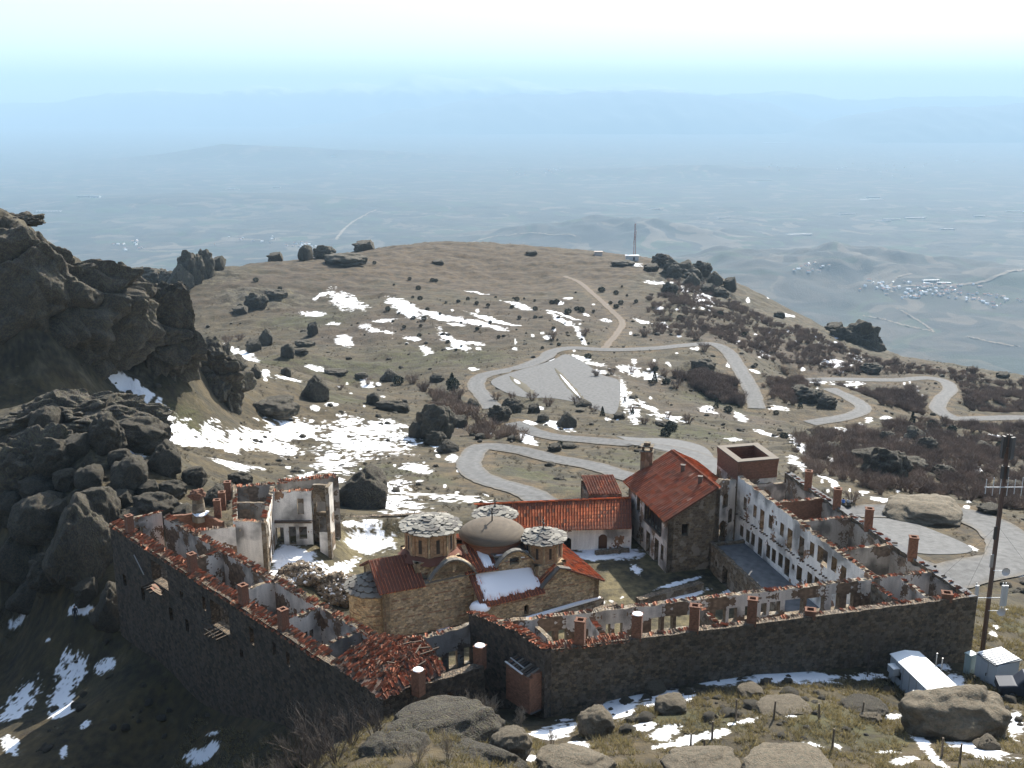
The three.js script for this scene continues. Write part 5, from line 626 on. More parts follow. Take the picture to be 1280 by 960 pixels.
  // narthex with the broad lead-brown dome
  W('narthex_wall', 9, -0.02, 14.6, -0.02, -1, [[0, 5.0], [1.7, 5.1], [2.6, 5.9], [3.6, 6.35], [4.6, 5.9], [5.6, 5.0]], 0.6, stoneChurch, { seed: 9, holes: [[3.1, 4.1, 5.0, 5.7]] }); W('narthex_wall', 14.6, -0.02, 14.6, 8.6, -1, 5, 0.6, stoneChurch, { seed: 10 }); W('narthex_wall', 14.6, 8.6, 9, 8.6, -1, 5, 0.6, stoneChurch, { seed: 11 }); W('narthex_wall', 9, 8.6, 9, 6, -1, 5, 0.6, stoneChurch, { seed: 12 });
  { const gg = []; for (let k = 0; k < 10; k++) { const f = (t) => ch(10.6 + 3.9 * t, -0.15, 5.15 + 1.35 * Math.sin(Math.PI * t) ** 0.85); gg.push(boxAlong(f(k / 10), f((k + 1) / 10), 0.55, 0.13)); } mesh('arch_coping', mergeGeometries(gg), slabMats[1], o); }
  tileRoof(o, ch(8.9, -0.3, 5.0), ch(10.9, -0.3, 5.0), ch(10.9, 3.6, 6.7), ch(8.9, 3.6, 6.7), 105); tileRoof(o, ch(14.8, 8.8, 5.0), ch(8.9, 8.8, 5.0), ch(8.9, 3.6, 6.7), ch(14.8, 3.6, 6.7), 106);
  { const R = rng(55), q = mesh('slab_roof', (() => { const a = ch(10.9, 0.1, 5.3), b = ch(14.9, 0.1, 5.3), c = ch(14.9, 3.6, 6.7), d = ch(10.9, 3.6, 6.7), g = new THREE.BufferGeometry(); g.setAttribute('position', new THREE.Float32BufferAttribute([a, b, c, d].flatMap((v) => v.toArray()), 3)); g.setIndex([0, 1, 2, 0, 2, 3]); g.computeVertexNormals(); return g; })(), new THREE.MeshStandardMaterial({ color: slabMats[3].color, roughness: 0.95, side: THREE.DoubleSide }), o); for (let i = 0; i < 42; i++) { const a = 11 + 3.8 * R(), b = 0.2 + 3.2 * R(), m = new THREE.Mesh(sg[i % 4], i % 5 === 0 ? snowMat : slabMats[Math.floor(R() * 4)]); m.name = i % 5 === 0 ? 'snow_scrap' : 'stone_slab'; m.position.copy(ch(a, b, 5.35 + (b - 0.1) * 0.4 + 0.03)); m.rotation.y = R() * 6; m.rotateX(0.3 * (R() - .5)); m.castShadow = m.receiveShadow = true; q.add(m); } }
  { const p = ch(11.9, 3.7), D = new THREE.Group(); D.name = 'dome'; o.add(D); mesh('drum', new THREE.CylinderGeometry(2.85, 2.85, 0.9, 24).translate(p.x, 6.05, p.z), brick, D); mesh('cornice', new THREE.CylinderGeometry(3.1, 2.9, 0.25, 28).translate(p.x, 6.6, p.z), brick, D);
    const pts = []; for (let k = 0; k <= 10; k++) { const t = k / 10; pts.push(new THREE.Vector2(3.15 * Math.cos(t * Math.PI / 2) + 0.001, 1.3 * Math.pow(Math.sin(t * Math.PI / 2), 1.15))); } const tx = metres(texOf(256, 256, (u, v, c) => { const g = 1 + 0.3 * fbm2(u * 6, v * 6, 4) + 0.1 * n2(u * 60, v * 60); c[0] = 0.105 * g; c[1] = 0.081 * g; c[2] = 0.056 * g; }), 1); mesh('dome_shell', new THREE.LatheGeometry(pts, 32).translate(p.x, 6.7, p.z), new THREE.MeshStandardMaterial({ map: tx, roughness: 0.9 }), D);
    mesh('cross', mergeGeometries([boxGeo(0.1, 1.3, 0.1, 0, 0.65, 0), boxGeo(0.6, 0.1, 0.1, 0, 0.9, 0)]).rotateY(turn + Math.PI / 2).translate(p.x, 7.98, p.z), ironMat, D); }
  // porch end: two slab domes
  W('porch_wall', 14.5, -1.75, 20.5, -1.75, -1, [[0, 3.1], [1.7, 4.7], [2.4, 4.6], [6, 2.9]], 0.6, stoneChurch, { seed: 13, arch: true, holes: [] }); W('porch_wall', 20.5, -1.75, 20.5, 9, -1, 2.9, 0.6, stoneChurch, { seed: 14 }); W('porch_wall', 20.5, 9, 14.6, 9, -1, 3.5, 0.6, stoneChurch, { seed: 15 });
  mesh('verge', boxAlong(ch(14.4, -1.8, 3.1), ch(16.2, -1.8, 4.8), 0.5, 0.14), slabMats[3], o); mesh('verge', boxAlong(ch(16.2, -1.8, 4.8), ch(17.4, -1.8, 4.45), 0.5, 0.14), slabMats[3], o);
  tileRoof(o, ch(20.9, 1.1, 2.9), ch(20.9, -2.15, 2.75), ch(17.0, -2.0, 4.55), ch(17.4, 1.1, 4.6), 107); tileRoof(o, ch(21, 9.2, 2.8), ch(21, 1.0, 2.8), ch(17.2, 1.0, 4.7), ch(17.2, 9.2, 4.7), 108); tileRoof(o, ch(14.4, -2, 3.1), ch(14.4, 9.2, 4.8), ch(17.2, 9.2, 4.75), ch(16.2, -2, 4.75), 109);
  block('drum_base', 14.3, 17.5, -0.8, 2.6, 3.2, 4.75, stoneChurch); drum(15.9, 0.9, 4.6, 6.75, 1.72, 2.15, 0.75, 8, false, true);
  block('drum_base', 12.2, 15.2, 5.4, 8.8, 4, 5.2, stoneChurch); drum(13.6, 7.1, 5.0, 7.1, 1.65, 2.1, 0.75, 8, false, true);
  // side chapel with a lean-to under snow
  W('chapel_wall', 8.6, -2.2, 14.5, -2.2, -1, 2.75, 0.6, stoneChurch, { seed: 16, arch: true, holes: [[4.0, 4.45, 0.9, 1.9]] }); W('chapel_wall', 8.6, 0, 8.6, -2.2, -1, [[0, 4.7], [2.2, 2.8]], 0.6, stoneChurch, { seed: 17 });
  { const lean = tileRoof(o, ch(8.3, -2.55, 2.65), ch(14.7, -2.3, 2.75), ch(14.5, 0.95, 5.0), ch(8.1, 0.1, 4.85), 110); const a = ch(8.3, -2.55, 2.65), b = ch(14.7, -2.3, 2.75), c = ch(14.5, 0.95, 5.0), d = ch(8.1, 0.1, 4.85), g = new THREE.PlaneGeometry(1, 1, 90, 40), p = g.attributes.position, n = V(0, 0.82, 0).addScaledVector(bx, -0.57);
    for (let i = 0; i < p.count; i++) { const u = p.getX(i) + 0.5, v = p.getY(i) + 0.5, q = a.clone().lerp(b, u).lerp(d.clone().lerp(c, u), v); const e = Math.min(u * 5.2 + 0.1, (1 - u) * 9 + 0.2, (v - 0.06) * 5, (1.02 - v) * 9) + 0.5 * fbm2(u * 7, v * 4, 3) - 0.3 * clamp(1 - v * 2.2) * (0.5 + 0.5 * Math.cos(u * 6.3 / 0.25 * 6.283)) - 0.25 * clamp(1 - u * 5); q.addScaledVector(n, -0.08 + 0.15 * clamp(e)); p.setXYZ(i, q.x, q.y, q.z); } g.computeVertexNormals(); mesh('snow_blanket', g, new THREE.MeshStandardMaterial({ color: snowMat.color, roughness: 0.9, side: THREE.DoubleSide }), lean); }
  { const p = ch(8.4, -1.9), g = new THREE.CylinderGeometry(0.85, 0.85, 3.3, 14).translate(p.x, 0.7, p.z); const uv = g.attributes.uv; for (let i = 0; i < uv.count; i++) uv.setXY(i, uv.getX(i) * 5, uv.getY(i) * 3.3); const c = mesh('small_apse', g, stoneChurch, o); mesh('snow_cap', new THREE.SphereGeometry(0.95, 14, 8, 0, 6.283, 0, 1.57).scale(1, 0.65, 1).translate(p.x, 2.32, p.z), snowMat, c); }
  // snow caught on the narthex tiles
  { const a = ch(9.5, -0.2, 5.03), d = ch(9.5, 2.4, 6.15), g = new THREE.PlaneGeometry(1, 1, 30, 20), p = g.attributes.position; for (let i = 0; i < p.count; i++) { const u = p.getX(i) + 0.5, v = p.getY(i) + 0.5, q = ch(9.5 + 1.2 * u, -0.2 + 2.8 * v, 5.05 + 1.2 * v); const e = Math.min(u, 1 - u, v, 1 - v) * 5 + 0.6 * fbm2(u * 5, v * 5, 3); q.y += -0.12 + 0.24 * clamp(e); p.setXYZ(i, q.x, q.y, q.z); } g.computeVertexNormals(); mesh('snow_patch', g, new THREE.MeshStandardMaterial({ color: snowMat.color, roughness: 0.9, side: THREE.DoubleSide }), o); }
  settle(o, O, yard(O), YK);
}
// ---------- rocks ----------
const graniteTex = texOf(1024, 1024, (u, v, c) => { const a = u * 6.2832, b = v * 6.2832, f = (k, o) => n3(Math.cos(a) * k + o, Math.sin(a) * k + Math.cos(b) * k * 0.7, Math.sin(b) * k), n1 = f(0.9, 0), nA = f(3, 7), nB = f(9, 20), nC = n2(u * 240, v * 240); let g = 1 + 0.25 * n1 + 0.22 * nA + 0.2 * nB + 0.16 * nC; c[0] = 0.08 * g; c[1] = 0.067 * g; c[2] = 0.05 * g; const l = nA + 0.6 * nB + 0.3 * n1; if (l > 0.2) { const k = clamp((l - 0.2) * 4) * 0.7; c[0] = lerp(c[0], 0.12, k); c[1] = lerp(c[1], 0.11, k); c[2] = lerp(c[2], 0.06, k); } const r = f(2, 40) - 0.3 * nB; if (r > 0.5) { const k = clamp((r - 0.5) * 4) * 0.5; c[0] = lerp(c[0], 0.11, k); c[1] = lerp(c[1], 0.07, k); c[2] = lerp(c[2], 0.04, k); } });
const graniteBump = texOf(512, 512, (u, v, c) => { const a = u * 6.2832, b = v * 6.2832, f = (k, o) => n3(Math.cos(a) * k + o, Math.sin(a) * k + Math.cos(b) * k * 0.7, Math.sin(b) * k); const [d1, d2] = cells(u, v, 4, 4, 0.9, 3), [e1, e2] = cells(u, v, 11, 11, 0.9, 8); c[0] = c[1] = c[2] = 0.55 + 0.16 * f(3, 2) + 0.14 * f(8, 5) + 0.12 * f(20, 9) - 0.35 * Math.exp(-(d2 - d1) * 40) - 0.18 * Math.exp(-(e2 - e1) * 26); }, false);
const granite = new THREE.MeshStandardMaterial({ map: metres(graniteTex, 1), bumpMap: metres(graniteBump, 1), bumpScale: 0.3, roughness: 0.93 });
const graniteDark = granite;
const sandTex = texOf(512, 512, (u, v, c) => { const g = 1 + 0.35 * fbm2(u * 5, v * 5, 5) + 0.12 * n2(u * 120, v * 120), l = fbm2(u * 7 + 30, v * 7, 4); c[0] = 0.15 * g; c[1] = 0.12 * g; c[2] = 0.08 * g; if (l > 0.15) { const k = clamp((l - 0.15) * 6) * 0.6; c[0] = lerp(c[0], 0.09, k); c[1] = lerp(c[1], 0.085, k); c[2] = lerp(c[2], 0.06, k); } }); const granitePale = new THREE.MeshStandardMaterial({ map: metres(sandTex, 1, 1, true), bumpMap: granite.bumpMap, bumpScale: 0.1, roughness: 0.95 });
function boxUV(g, m) { const p = g.attributes.position, uv = new Float32Array(p.count * 2), a = V(0, 0, 0), b = V(0, 0, 0), c = V(0, 0, 0); for (let i = 0; i < p.count; i += 3) { a.fromBufferAttribute(p, i); b.fromBufferAttribute(p, i + 1); c.fromBufferAttribute(p, i + 2); const n = b.clone().sub(a).cross(c.clone().sub(a)), X = Math.abs(n.x), Y = Math.abs(n.y), Z = Math.abs(n.z); for (let k = 0; k < 3; k++) { const x = p.getX(i + k) / m, y = p.getY(i + k) / m, z = p.getZ(i + k) / m; uv.set(Y > X && Y > Z ? [x, z] : X > Z ? [z, y] : [x, y], (i + k) * 2); } } g.setAttribute('uv', new THREE.BufferAttribute(uv, 2)); return g; }
function rockGeo(seed, detail, { cuts = 7, lump = 0.28, crack = 0, fine = 0.05, flat = 0.55, strat = 0, chips = 0, scale = [1, 1, 1], uvm = 1 } = {}) {
  const r = rng(seed), planes = Array.from({ length: cuts }, () => ({ n: V(r() * 2 - 1, (r() * 2 - 1) * 0.8, r() * 2 - 1).normalize(), o: 0.62 + 0.3 * r() })), cs = Array.from({ length: 26 }, () => V(r() * 2.4 - 1.2, r() * 2.4 - 1.2, r() * 2.4 - 1.2)), small = Array.from({ length: chips }, () => V(r() * 2.2 - 1.1, r() * 2.2 - 1.1, r() * 2.2 - 1.1).normalize().multiplyScalar(0.8 + 0.4 * r())), S = r() * 50;
  let g = mergeVertices(new THREE.IcosahedronGeometry(1, detail).deleteAttribute('uv').deleteAttribute('normal'), 1e-4); const p = g.attributes.position, q = V(0, 0, 0), o = V(0, 0, 0);
  for (let i = 0; i < p.count; i++) {
    q.fromBufferAttribute(p, i); o.copy(q); let rad = 1 + lump * 1.6 * fbm3(q.x * 0.9 + S, q.y * 0.9, q.z * 0.9, 3); q.multiplyScalar(rad);
    for (const c of planes) { const d = q.dot(c.n) - c.o; if (d > 0) q.addScaledVector(c.n, -d * 0.82); }
    if (crack) { let d1 = 9, d2 = 9, f1 = 9, f2 = 9; const wx = 0.22 * n3(o.x * 1.7 + S, o.y * 1.7, o.z * 1.7), wy = 0.22 * n3(o.x * 1.7, o.y * 1.7 + S, o.z * 1.7); for (const c of cs) { const d = Math.hypot(o.x + wx - c.x, (o.y + wy - c.y) * 1.3, o.z - c.z); if (d < d1) { d2 = d1; d1 = d; } else if (d < d2) d2 = d; } if (small.length) for (const c of small) { const d = Math.hypot(o.x + wx * 0.7 - c.x, (o.y + wy * 0.7 - c.y) * 1.2, o.z - c.z); if (d < f1) { f2 = f1; f1 = d; } else if (d < f2) f2 = d; } const e = d2 - d1; q.multiplyScalar(1 - crack * 1.3 * Math.exp(-e * 13) + crack * 0.5 * (0.4 - d1) - (small.length ? crack * (0.4 * Math.exp(-(f2 - f1) * 26) + 0.35 * f1 - 0.06) : 0)); if (small.length) q.multiplyScalar(1 - 0.022 * Math.abs(n3(o.x * 9, o.y * 9 + S, o.z * 9)) - 0.012 * Math.abs(n3(o.x * 21, o.y * 21 + S, o.z * 21))); }
    if (strat) q.multiplyScalar(1 + strat * (Math.abs(n3(o.x * 1.2 + S, o.y * 7 + 1.5 * o.x, o.z * 1.2)) - 0.4));
    q.multiplyScalar(1 + fine * fbm3(o.x * 5 + S, o.y * 5, o.z * 5, 4)); if (q.y < -flat) q.y = -flat + (q.y + flat) * 0.15;
    p.setXYZ(i, q.x * scale[0], q.y * scale[1], q.z * scale[2]);
  }
  g.computeVertexNormals(); g = g.toNonIndexed(); return boxUV(g, uvm);
}
const rockKinds = [rockGeo(1, 14, { cuts: 3, lump: 0.2 }), rockGeo(2, 14, { cuts: 6, lump: 0.28 }), rockGeo(3, 14, { cuts: 2, lump: 0.16 }), rockGeo(4, 14, { cuts: 7, lump: 0.3 }), rockGeo(5, 16, { cuts: 4, lump: 0.22, crack: 0.07 }), rockGeo(6, 16, { cuts: 5, lump: 0.26, crack: 0.1 }), rockGeo(7, 14, { cuts: 4, lump: 0.2, strat: 0.04 })];
const rr0 = rng(404);
const PXM = (p) => Math.hypot(p.x, p.y - H, p.z) / FOCAL;
const SHAPES = ['rounded', 'angular', 'smooth', 'blocky', 'cracked', 'deeply split', 'flat layered'];
function boulder(px, py, wx, hy, label, group, { kind, m = granite, deep = 0.9, name = 'boulder', sink = 0.25, sub = null, yaw, zfix } = {}) {
  const c = (zfix ? atZ(px, py + hy * 0.75, zfix) : hit(px, py + hy * 0.75)); if (!c || (group && (roadNear(c.x, c.z)[0] < 0.8 || lots.some((l) => polyDist(l.poly, c.x, c.z) < 0.5)))) return null;
  const k = kind ?? Math.floor(rr0() * rockKinds.length), s = PXM(c), sx = wx * s * 1.06, sy = hy * s * 1.1 / 0.8;
  const o = mesh(name, rockKinds[k], m, scene); o.scale.set(sx, sy, sx * deep); o.rotation.y = yaw ?? (rr0() - 0.5) * 0.9; o.position.set(c.x, c.y + sy * 0.55 - sy * sink * 0.6, c.z - sx * deep * 0.35); const size = Math.max(wx, hy) < 9 ? 'small' : Math.max(wx, hy) < 20 ? 'sizeable' : 'massive'; return tag(o, group ? size + ' ' + SHAPES[k] + ' ' + label : label, 'boulder', group);
}
const gPile = 'boulders heaped beside the ruined range', lPile = 'granite boulder in the heap beside the ruined range';
for (const [a, b, w, h, k] of [[58, 531, 19, 17, 2], [163, 596, 23, 20, 2], [131, 546, 23, 20, 4], [128, 518, 19, 19, 1], [205, 577, 20, 18, 3], [243, 597, 14, 12, 0], [50, 612, 22, 14, 6], [50, 652, 33, 26, 2], [195, 635, 26, 15, 6], [225, 643, 16, 10, 1], [140, 764, 20, 24, 3], [20, 588, 22, 18, 5], [70, 575, 24, 20, 5], [95, 560, 20, 14, 1], [25, 700, 30, 26, 3], [65, 720, 26, 20, 5], [165, 650, 18, 12, 1], [215, 612, 16, 9, 6], [108, 742, 16, 16, 1], [35, 750, 22, 14, 3], [82, 600, 14, 12, 0], [150, 625, 16, 10, 1], [270, 622, 16, 10, 3], [283, 612, 10, 8, 0], [12, 640, 20, 16, 4], [100, 655, 20, 16, 4], [185, 612, 14, 9, 1], [125, 770, 12, 10, 0], [70, 640, 18, 12, 1], [30, 545, 14, 10, 2], [150, 575, 14, 12, 0], [182, 560, 14, 8, 6]]) boulder(a, b, w, h, lPile, gPile, { kind: k });
boulder(170, 545, 36, 18, 'broad overhanging granite slab bridging snow in the boulder heap', null, { kind: 6, deep: 0.7 });
boulder(120, 645, 28, 32, 'huge rounded boulder carrying a smaller perched boulder', null, { kind: 0 });
{ const b = boulder(114, 607, 18, 13, 'small boulder perched on a huge rounded one in the heap', null, { kind: 2 }); if (b) { const t = onLevel(114, 598, 0), z = b.position.z; const q = atZ(114, 599, -z + 1.5); b.position.copy(q); } }
boulder(101, 690, 36, 46, 'tall block-shaped boulder leaning by the end of the ruined range', null, { kind: 3, sink: 0.15 });
const gMid = 'boulders scattered on the snowy slope', lMid = 'dark boulder lying on the snow-patched slope';
for (const [a, b, w, h, k] of [[332, 423, 9, 9, 3], [317, 433, 10, 8, 1], [360, 440, 9, 9, 2], [377, 440, 8, 4, 0], [318, 467, 8, 7, 3], [358, 466, 7, 6, 2], [391, 412, 7, 9, 1], [487, 471, 10, 7, 3], [467, 500, 9, 8, 2], [546, 474, 10, 5, 4], [625, 518, 14, 9, 5], [640, 510, 14, 9, 4], [655, 519, 13, 11, 3], [668, 512, 8, 7, 1], [709, 527, 11, 9, 3], [748, 541, 13, 8, 4], [694, 560, 9, 5, 1], [712, 558, 9, 3, 0], [548, 328, 8, 3, 1], [665, 316, 8, 3, 1], [590, 505, 8, 5, 3], [505, 511, 8, 5, 1], [381, 430, 12, 4, 6], [300, 600, 14, 8, 6], [560, 560, 12, 7, 3], [575, 528, 11, 8, 1], [520, 540, 10, 9, 4], [545, 550, 12, 9, 5], [730, 505, 9, 4, 3], [680, 523, 8, 5, 2], [775, 520, 8, 4, 1], [830, 530, 10, 3, 6], [420, 465, 14, 3, 6], [350, 500, 16, 4, 6], [345, 512, 26, 10, 6], [600, 546, 7, 4, 1], [640, 548, 6, 3, 1], [452, 470, 8, 4, 0], [436, 448, 4, 2, 0]]) boulder(a, b, w, h, lMid, gMid, { kind: k, m: graniteDark });
boulder(394, 489, 16, 15, 'pointed dark boulder standing alone on the snowy slope', null, { kind: 3, m: graniteDark });
boulder(490, 508, 19, 6, 'long flat boulder lying beside a round one on the slope', null, { kind: 6, m: graniteDark, deep: 0.6 });
boulder(545, 532, 24, 22, 'split rock mass rising beside the brown thicket', null, { kind: 5, m: graniteDark });
boulder(455, 616, 33, 23, 'large dark boulder just behind the ruined courtyard block', null, { kind: 3, m: graniteDark });
const gRidge = 'rocks along the ridge', lRidge = 'rock outcropping along the crest of the ridge';
for (const [a, b, w, h, k] of [[382, 318, 9, 10, 2], [405, 317, 13, 8, 5], [344, 322, 10, 6, 1], [432, 325, 25, 7, 6], [470, 304, 18, 7, 5], [488, 300, 14, 5, 4], [455, 308, 14, 7, 1], [238, 340, 16, 20, 5], [256, 335, 12, 16, 4], [272, 330, 10, 9, 1], [225, 350, 14, 14, 3], [190, 348, 18, 10, 5], [170, 345, 14, 9, 1], [210, 352, 12, 9, 4], [828, 326, 12, 7, 5], [843, 340, 10, 7, 4], [860, 324, 6, 3, 2], [878, 338, 12, 9, 5], [893, 350, 10, 8, 3], [913, 356, 9, 9, 1], [838, 362, 10, 7, 5], [815, 335, 10, 5, 1], [900, 368, 12, 6, 4], [865, 352, 10, 8, 3], [885, 362, 9, 7, 1], [975, 394, 7, 4, 2], [1131, 439, 12, 9, 2], [1045, 412, 12, 8, 1], [880, 458, 14, 8, 6], [1013, 498, 19, 10, 5], [1035, 505, 12, 7, 4], [1000, 488, 10, 6, 1], [320, 378, 14, 9, 5], [345, 368, 14, 5, 6], [300, 388, 10, 5, 1], [780, 330, 14, 4, 6], [1215, 462, 6, 3, 1], [950, 500, 8, 4, 3], [1090, 462, 14, 6, 5], [930, 470, 8, 4, 1], [1255, 470, 8, 4, 1]]) boulder(a, b, w, h, lRidge, gRidge, { kind: k, m: graniteDark, name: 'rock' });
const gRav = 'rocks in the ravine thicket', lRav = 'rock ledge among bare shrubs in the ravine';
for (const [a, b, w, h, k] of [[1110, 588, 26, 20, 5], [1137, 582, 22, 8, 6], [1088, 570, 20, 7, 6], [1160, 560, 12, 9, 4], [1145, 545, 12, 8, 3], [1215, 640, 16, 8, 6], [1040, 560, 10, 6, 1], [1180, 590, 12, 6, 5], [1270, 610, 12, 6, 1], [1230, 560, 10, 5, 3], [1260, 655, 12, 5, 1], [1110, 548, 10, 6, 4], [1205, 650, 20, 6, 6], [1240, 638, 14, 5, 1]]) boulder(a, b, w, h, lRav, gRav, { kind: k, name: 'rock' });
boulder(1165, 643, 46, 13, 'smooth pale whaleback rock beside the hairpin road', null, { kind: 2, m: granitePale, sink: 0.5, name: 'rock' });
// foreground
boulder(1200, 899, 57, 27, 'large flat-topped boulder between the white cabin and the parked car', null, { kind: 6, deep: 0.75, sink: 0.3, yaw: 0.2, m: granitePale });
boulder(985, 886, 34, 4, 'low sandy whaleback boulder in the grass below the front wall', null, { kind: 2, m: granitePale, sink: 1.1, deep: 0.7, yaw: 0.1 });
boulder(1084, 886, 26, 7, 'mossy rounded boulder beside the white cabin', null, { kind: 0, sink: 0.8 });
boulder(1000, 974, 58, 7, 'pale sandy boulder at the foot of the grassy bank', null, { kind: 2, m: granitePale, sink: 1.0 });
const gFore = 'boulders in the foreground grass', lFore = 'boulder in the grass of the near bank';
for (const [a, b, w, h, k] of [[746, 906, 22, 15, 2], [841, 884, 20, 9, 2], [880, 962, 44, 11, 6], [640, 934, 24, 18, 0], [722, 962, 44, 10, 6], [1090, 899, 12, 5, 6], [940, 866, 16, 5, 2], [1150, 908, 10, 6, 0], [820, 862, 14, 8, 1], [1236, 932, 12, 6, 3]]) boulder(a, b, w, h, lFore, gFore, { kind: k, m: granitePale });
boulder(553, 932, 74, 38, 'huge dark rounded boulder with a bright rim below the corner of the ruins', null, { kind: 0, m: graniteDark, deep: 0.7, zfix: 57, yaw: 0.3 });
boulder(497, 962, 48, 32, 'dark domed boulder in front of a larger one below the ruins', null, { kind: 2, m: graniteDark, deep: 0.8, zfix: 53, yaw: -0.3 });
boulder(610, 962, 50, 20, 'sloping grey slab boulder among twigs at the foot of the slope', null, { kind: 6, zfix: 53, deep: 0.7 });
// crags: big broken outcrops with geometry of their own
function crag(px, py, wx, hy, label, seed, opt = {}) {
  const c = opt.z ? atZ(px, py, opt.z) : hit(px, py); const s = PXM(c), sx = wx * s, sy = hy * s * 1.05, sz = sx * (opt.deep ?? 0.7);
  const g = rockGeo(seed, opt.detail ?? 34, { chips: opt.chips ?? 150, cuts: 6, lump: 0.34, crack: 0.14, fine: 0.05, flat: 0.8, strat: opt.strat ?? 0, scale: [sx, sy, sz], uvm: 7 });
  const o = mesh('rock_crag', g, opt.m ?? granite, scene); o.position.set(c.x, c.y - sy * (opt.down ?? 0.1), c.z - sz * 0.55); o.rotation.y = opt.yaw ?? 0; return tag(o, label, 'rock', opt.group);
}
crag(20, 385, 130, 105, 'great dark rock face towering over the boulder heap', 51, { deep: 0.5, yaw: 0.25, detail: 66, m: graniteDark, z: 190 });
crag(185, 415, 75, 68, 'jagged broken rock shoulder stepping down from the great rock face', 52, { deep: 0.6, yaw: -0.2, detail: 60, m: graniteDark, z: 206 });
crag(262, 478, 50, 46, 'rugged lower rock rib running down to the snowy meadow', 53, { deep: 0.7, yaw: -0.5, detail: 38, m: graniteDark });
crag(90, 534, 100, 38, 'long streaked granite dome above the boulder heap', 54, { deep: 0.5, yaw: 0.1, strat: 0.03, detail: 38 });
crag(40, 590, 70, 55, 'cracked granite mass under the perched boulders', 55, { deep: 0.5, detail: 34, down: 0.3 });
crag(30, 272, 22, 8, 'flat cap rock on the summit of the great rock face', 58, { z: 200, detail: 12, down: 0.5, m: graniteDark });
crag(1075, 432, 36, 28, 'blocky dark crag standing on the far end of the ridge', 56, { deep: 0.6, detail: 24, m: graniteDark });
crag(855, 348, 36, 20, 'rocky knoll on the ridge beside the radio mast', 57, { deep: 0.6, detail: 24, m: graniteDark });
// scattered small stones over the slopes, too many to tell apart
{ const r = rng(222), n = 2200, g = rockGeo(9, 2, { cuts: 5, fine: 0.02 }), o = new THREE.InstancedMesh(g, granite, n), m = new THREE.Matrix4(), q = new THREE.Quaternion(), e = new THREE.Euler(); let i = 0, tries = 0; while (i < n && tries++ < 60000) { const z = -58 - 420 * Math.pow(r(), 1.6), x = (r() * 2 - 1) * 0.55 * -z; const k = rockiness(x, z); if (n2(x / 25, z / 25) + k * 1.4 + 0.5 * n2(x / 7, z / 7) < 0.15 + 0.5 * r()) continue; if (polyDist(courtPoly, x, z) < 1.5 || roadNear(x, z)[0] < 0.8) continue; if (lots.some((l) => polyDist(l.poly, x, z) < 1)) continue; const s = (0.1 + 0.4 * Math.pow(r(), 4)) * (1 - z / 300); e.set(0, r() * 6, 0); m.compose(V(x, height(x, z) + s * 0.1, z), q.setFromEuler(e), V(s * (0.8 + 0.6 * r()), s * (0.5 + 0.4 * r()), s)); o.setMatrixAt(i++, m); } o.count = i; o.name = 'loose_stones'; tag(o, 'small loose stones strewn over the hillside', 'stones', null, 'stuff'); o.castShadow = o.receiveShadow = true; scene.add(o); }
// ---------- shrubs, trees, grass ----------
function quadsGeo(list) { const p = new Float32Array(list.length * 18), n = new Float32Array(list.length * 18); let o = 0; for (const [a, b, c, d] of list) { const nn = b.clone().sub(a).cross(d.clone().sub(a)).normalize(); for (const v of [a, b, c, a, c, d]) { p.set([v.x, v.y, v.z], o); n.set([nn.x, nn.y, nn.z], o); o += 3; } } const g = new THREE.BufferGeometry(); g.setAttribute('position', new THREE.BufferAttribute(p, 3)); g.setAttribute('normal', new THREE.BufferAttribute(n, 3)); return g; }
function twigQuad(a, b, w, r) { const d = b.clone().sub(a), s = V(r() - .5, r() - .5, r() - .5).cross(d).normalize().multiplyScalar(w / 2); return [a.clone().sub(s), a.clone().add(s), b.clone().addScaledVector(s, 0.35), b.clone().addScaledVector(s, -0.35)]; }
function bareShrubGeo(seed, n, w) { const r = rng(seed), L = []; for (let i = 0; i < n; i++) { const az = r() * 6.283, t = Math.pow(r(), 0.7), out = 0.25 + 0.75 * t, base = V(Math.cos(az) * 0.35 * r(), 0, Math.sin(az) * 0.35 * r()), mid = V(Math.cos(az) * 0.55 * out, 0.35 + 0.3 * r(), Math.sin(az) * 0.55 * out), tip = V(Math.cos(az + 0.4 * (r() - .5)) * out, 0.45 + 0.75 * r() * (1.15 - 0.6 * t), Math.sin(az + 0.4 * (r() - .5)) * out); L.push(twigQuad(base, mid, w * 1.4, r), twigQuad(mid, tip, w, r)); for (let k = 0; k < 4; k++) { const s = mid.clone().lerp(tip, r()), e = s.clone().add(V(r() - .5, 0.25 + 0.4 * r(), r() - .5).multiplyScalar(0.45)); L.push(twigQuad(s, e, w * 0.8, r)); } } return quadsGeo(L); }
function leafyGeo(seed, n, cone, s) { const r = rng(seed), L = []; for (let i = 0; i < n; i++) { const y = r(), R = (cone ? 0.5 * (1 - y) + 0.06 : Math.sqrt(Math.max(0, 1 - (y * 2 - 1) ** 2)) * 0.62 + 0.05) * (0.55 + 0.5 * Math.sqrt(r())), az = r() * 6.283, c = V(Math.cos(az) * R, y * (cone ? 1.5 : 1.05), Math.sin(az) * R), a = V(r() - .5, r() - .2, r() - .5).normalize().multiplyScalar(s * (0.6 + 0.8 * r())), b = V(r() - .5, r() - .5, r() - .5).cross(a).normalize().multiplyScalar(s * 0.5); L.push([c.clone().sub(b), c.clone().add(b), c.clone().add(a).addScaledVector(b, 0.6), c.clone().add(a).addScaledVector(b, -0.6)]); } return quadsGeo(L); }
const twigMats = [mat(0.21, 0.155, 0.115, 1, { side: THREE.DoubleSide }), mat(0.17, 0.125, 0.095, 1, { side: THREE.DoubleSide }), mat(0.19, 0.145, 0.105, 1, { side: THREE.DoubleSide })];
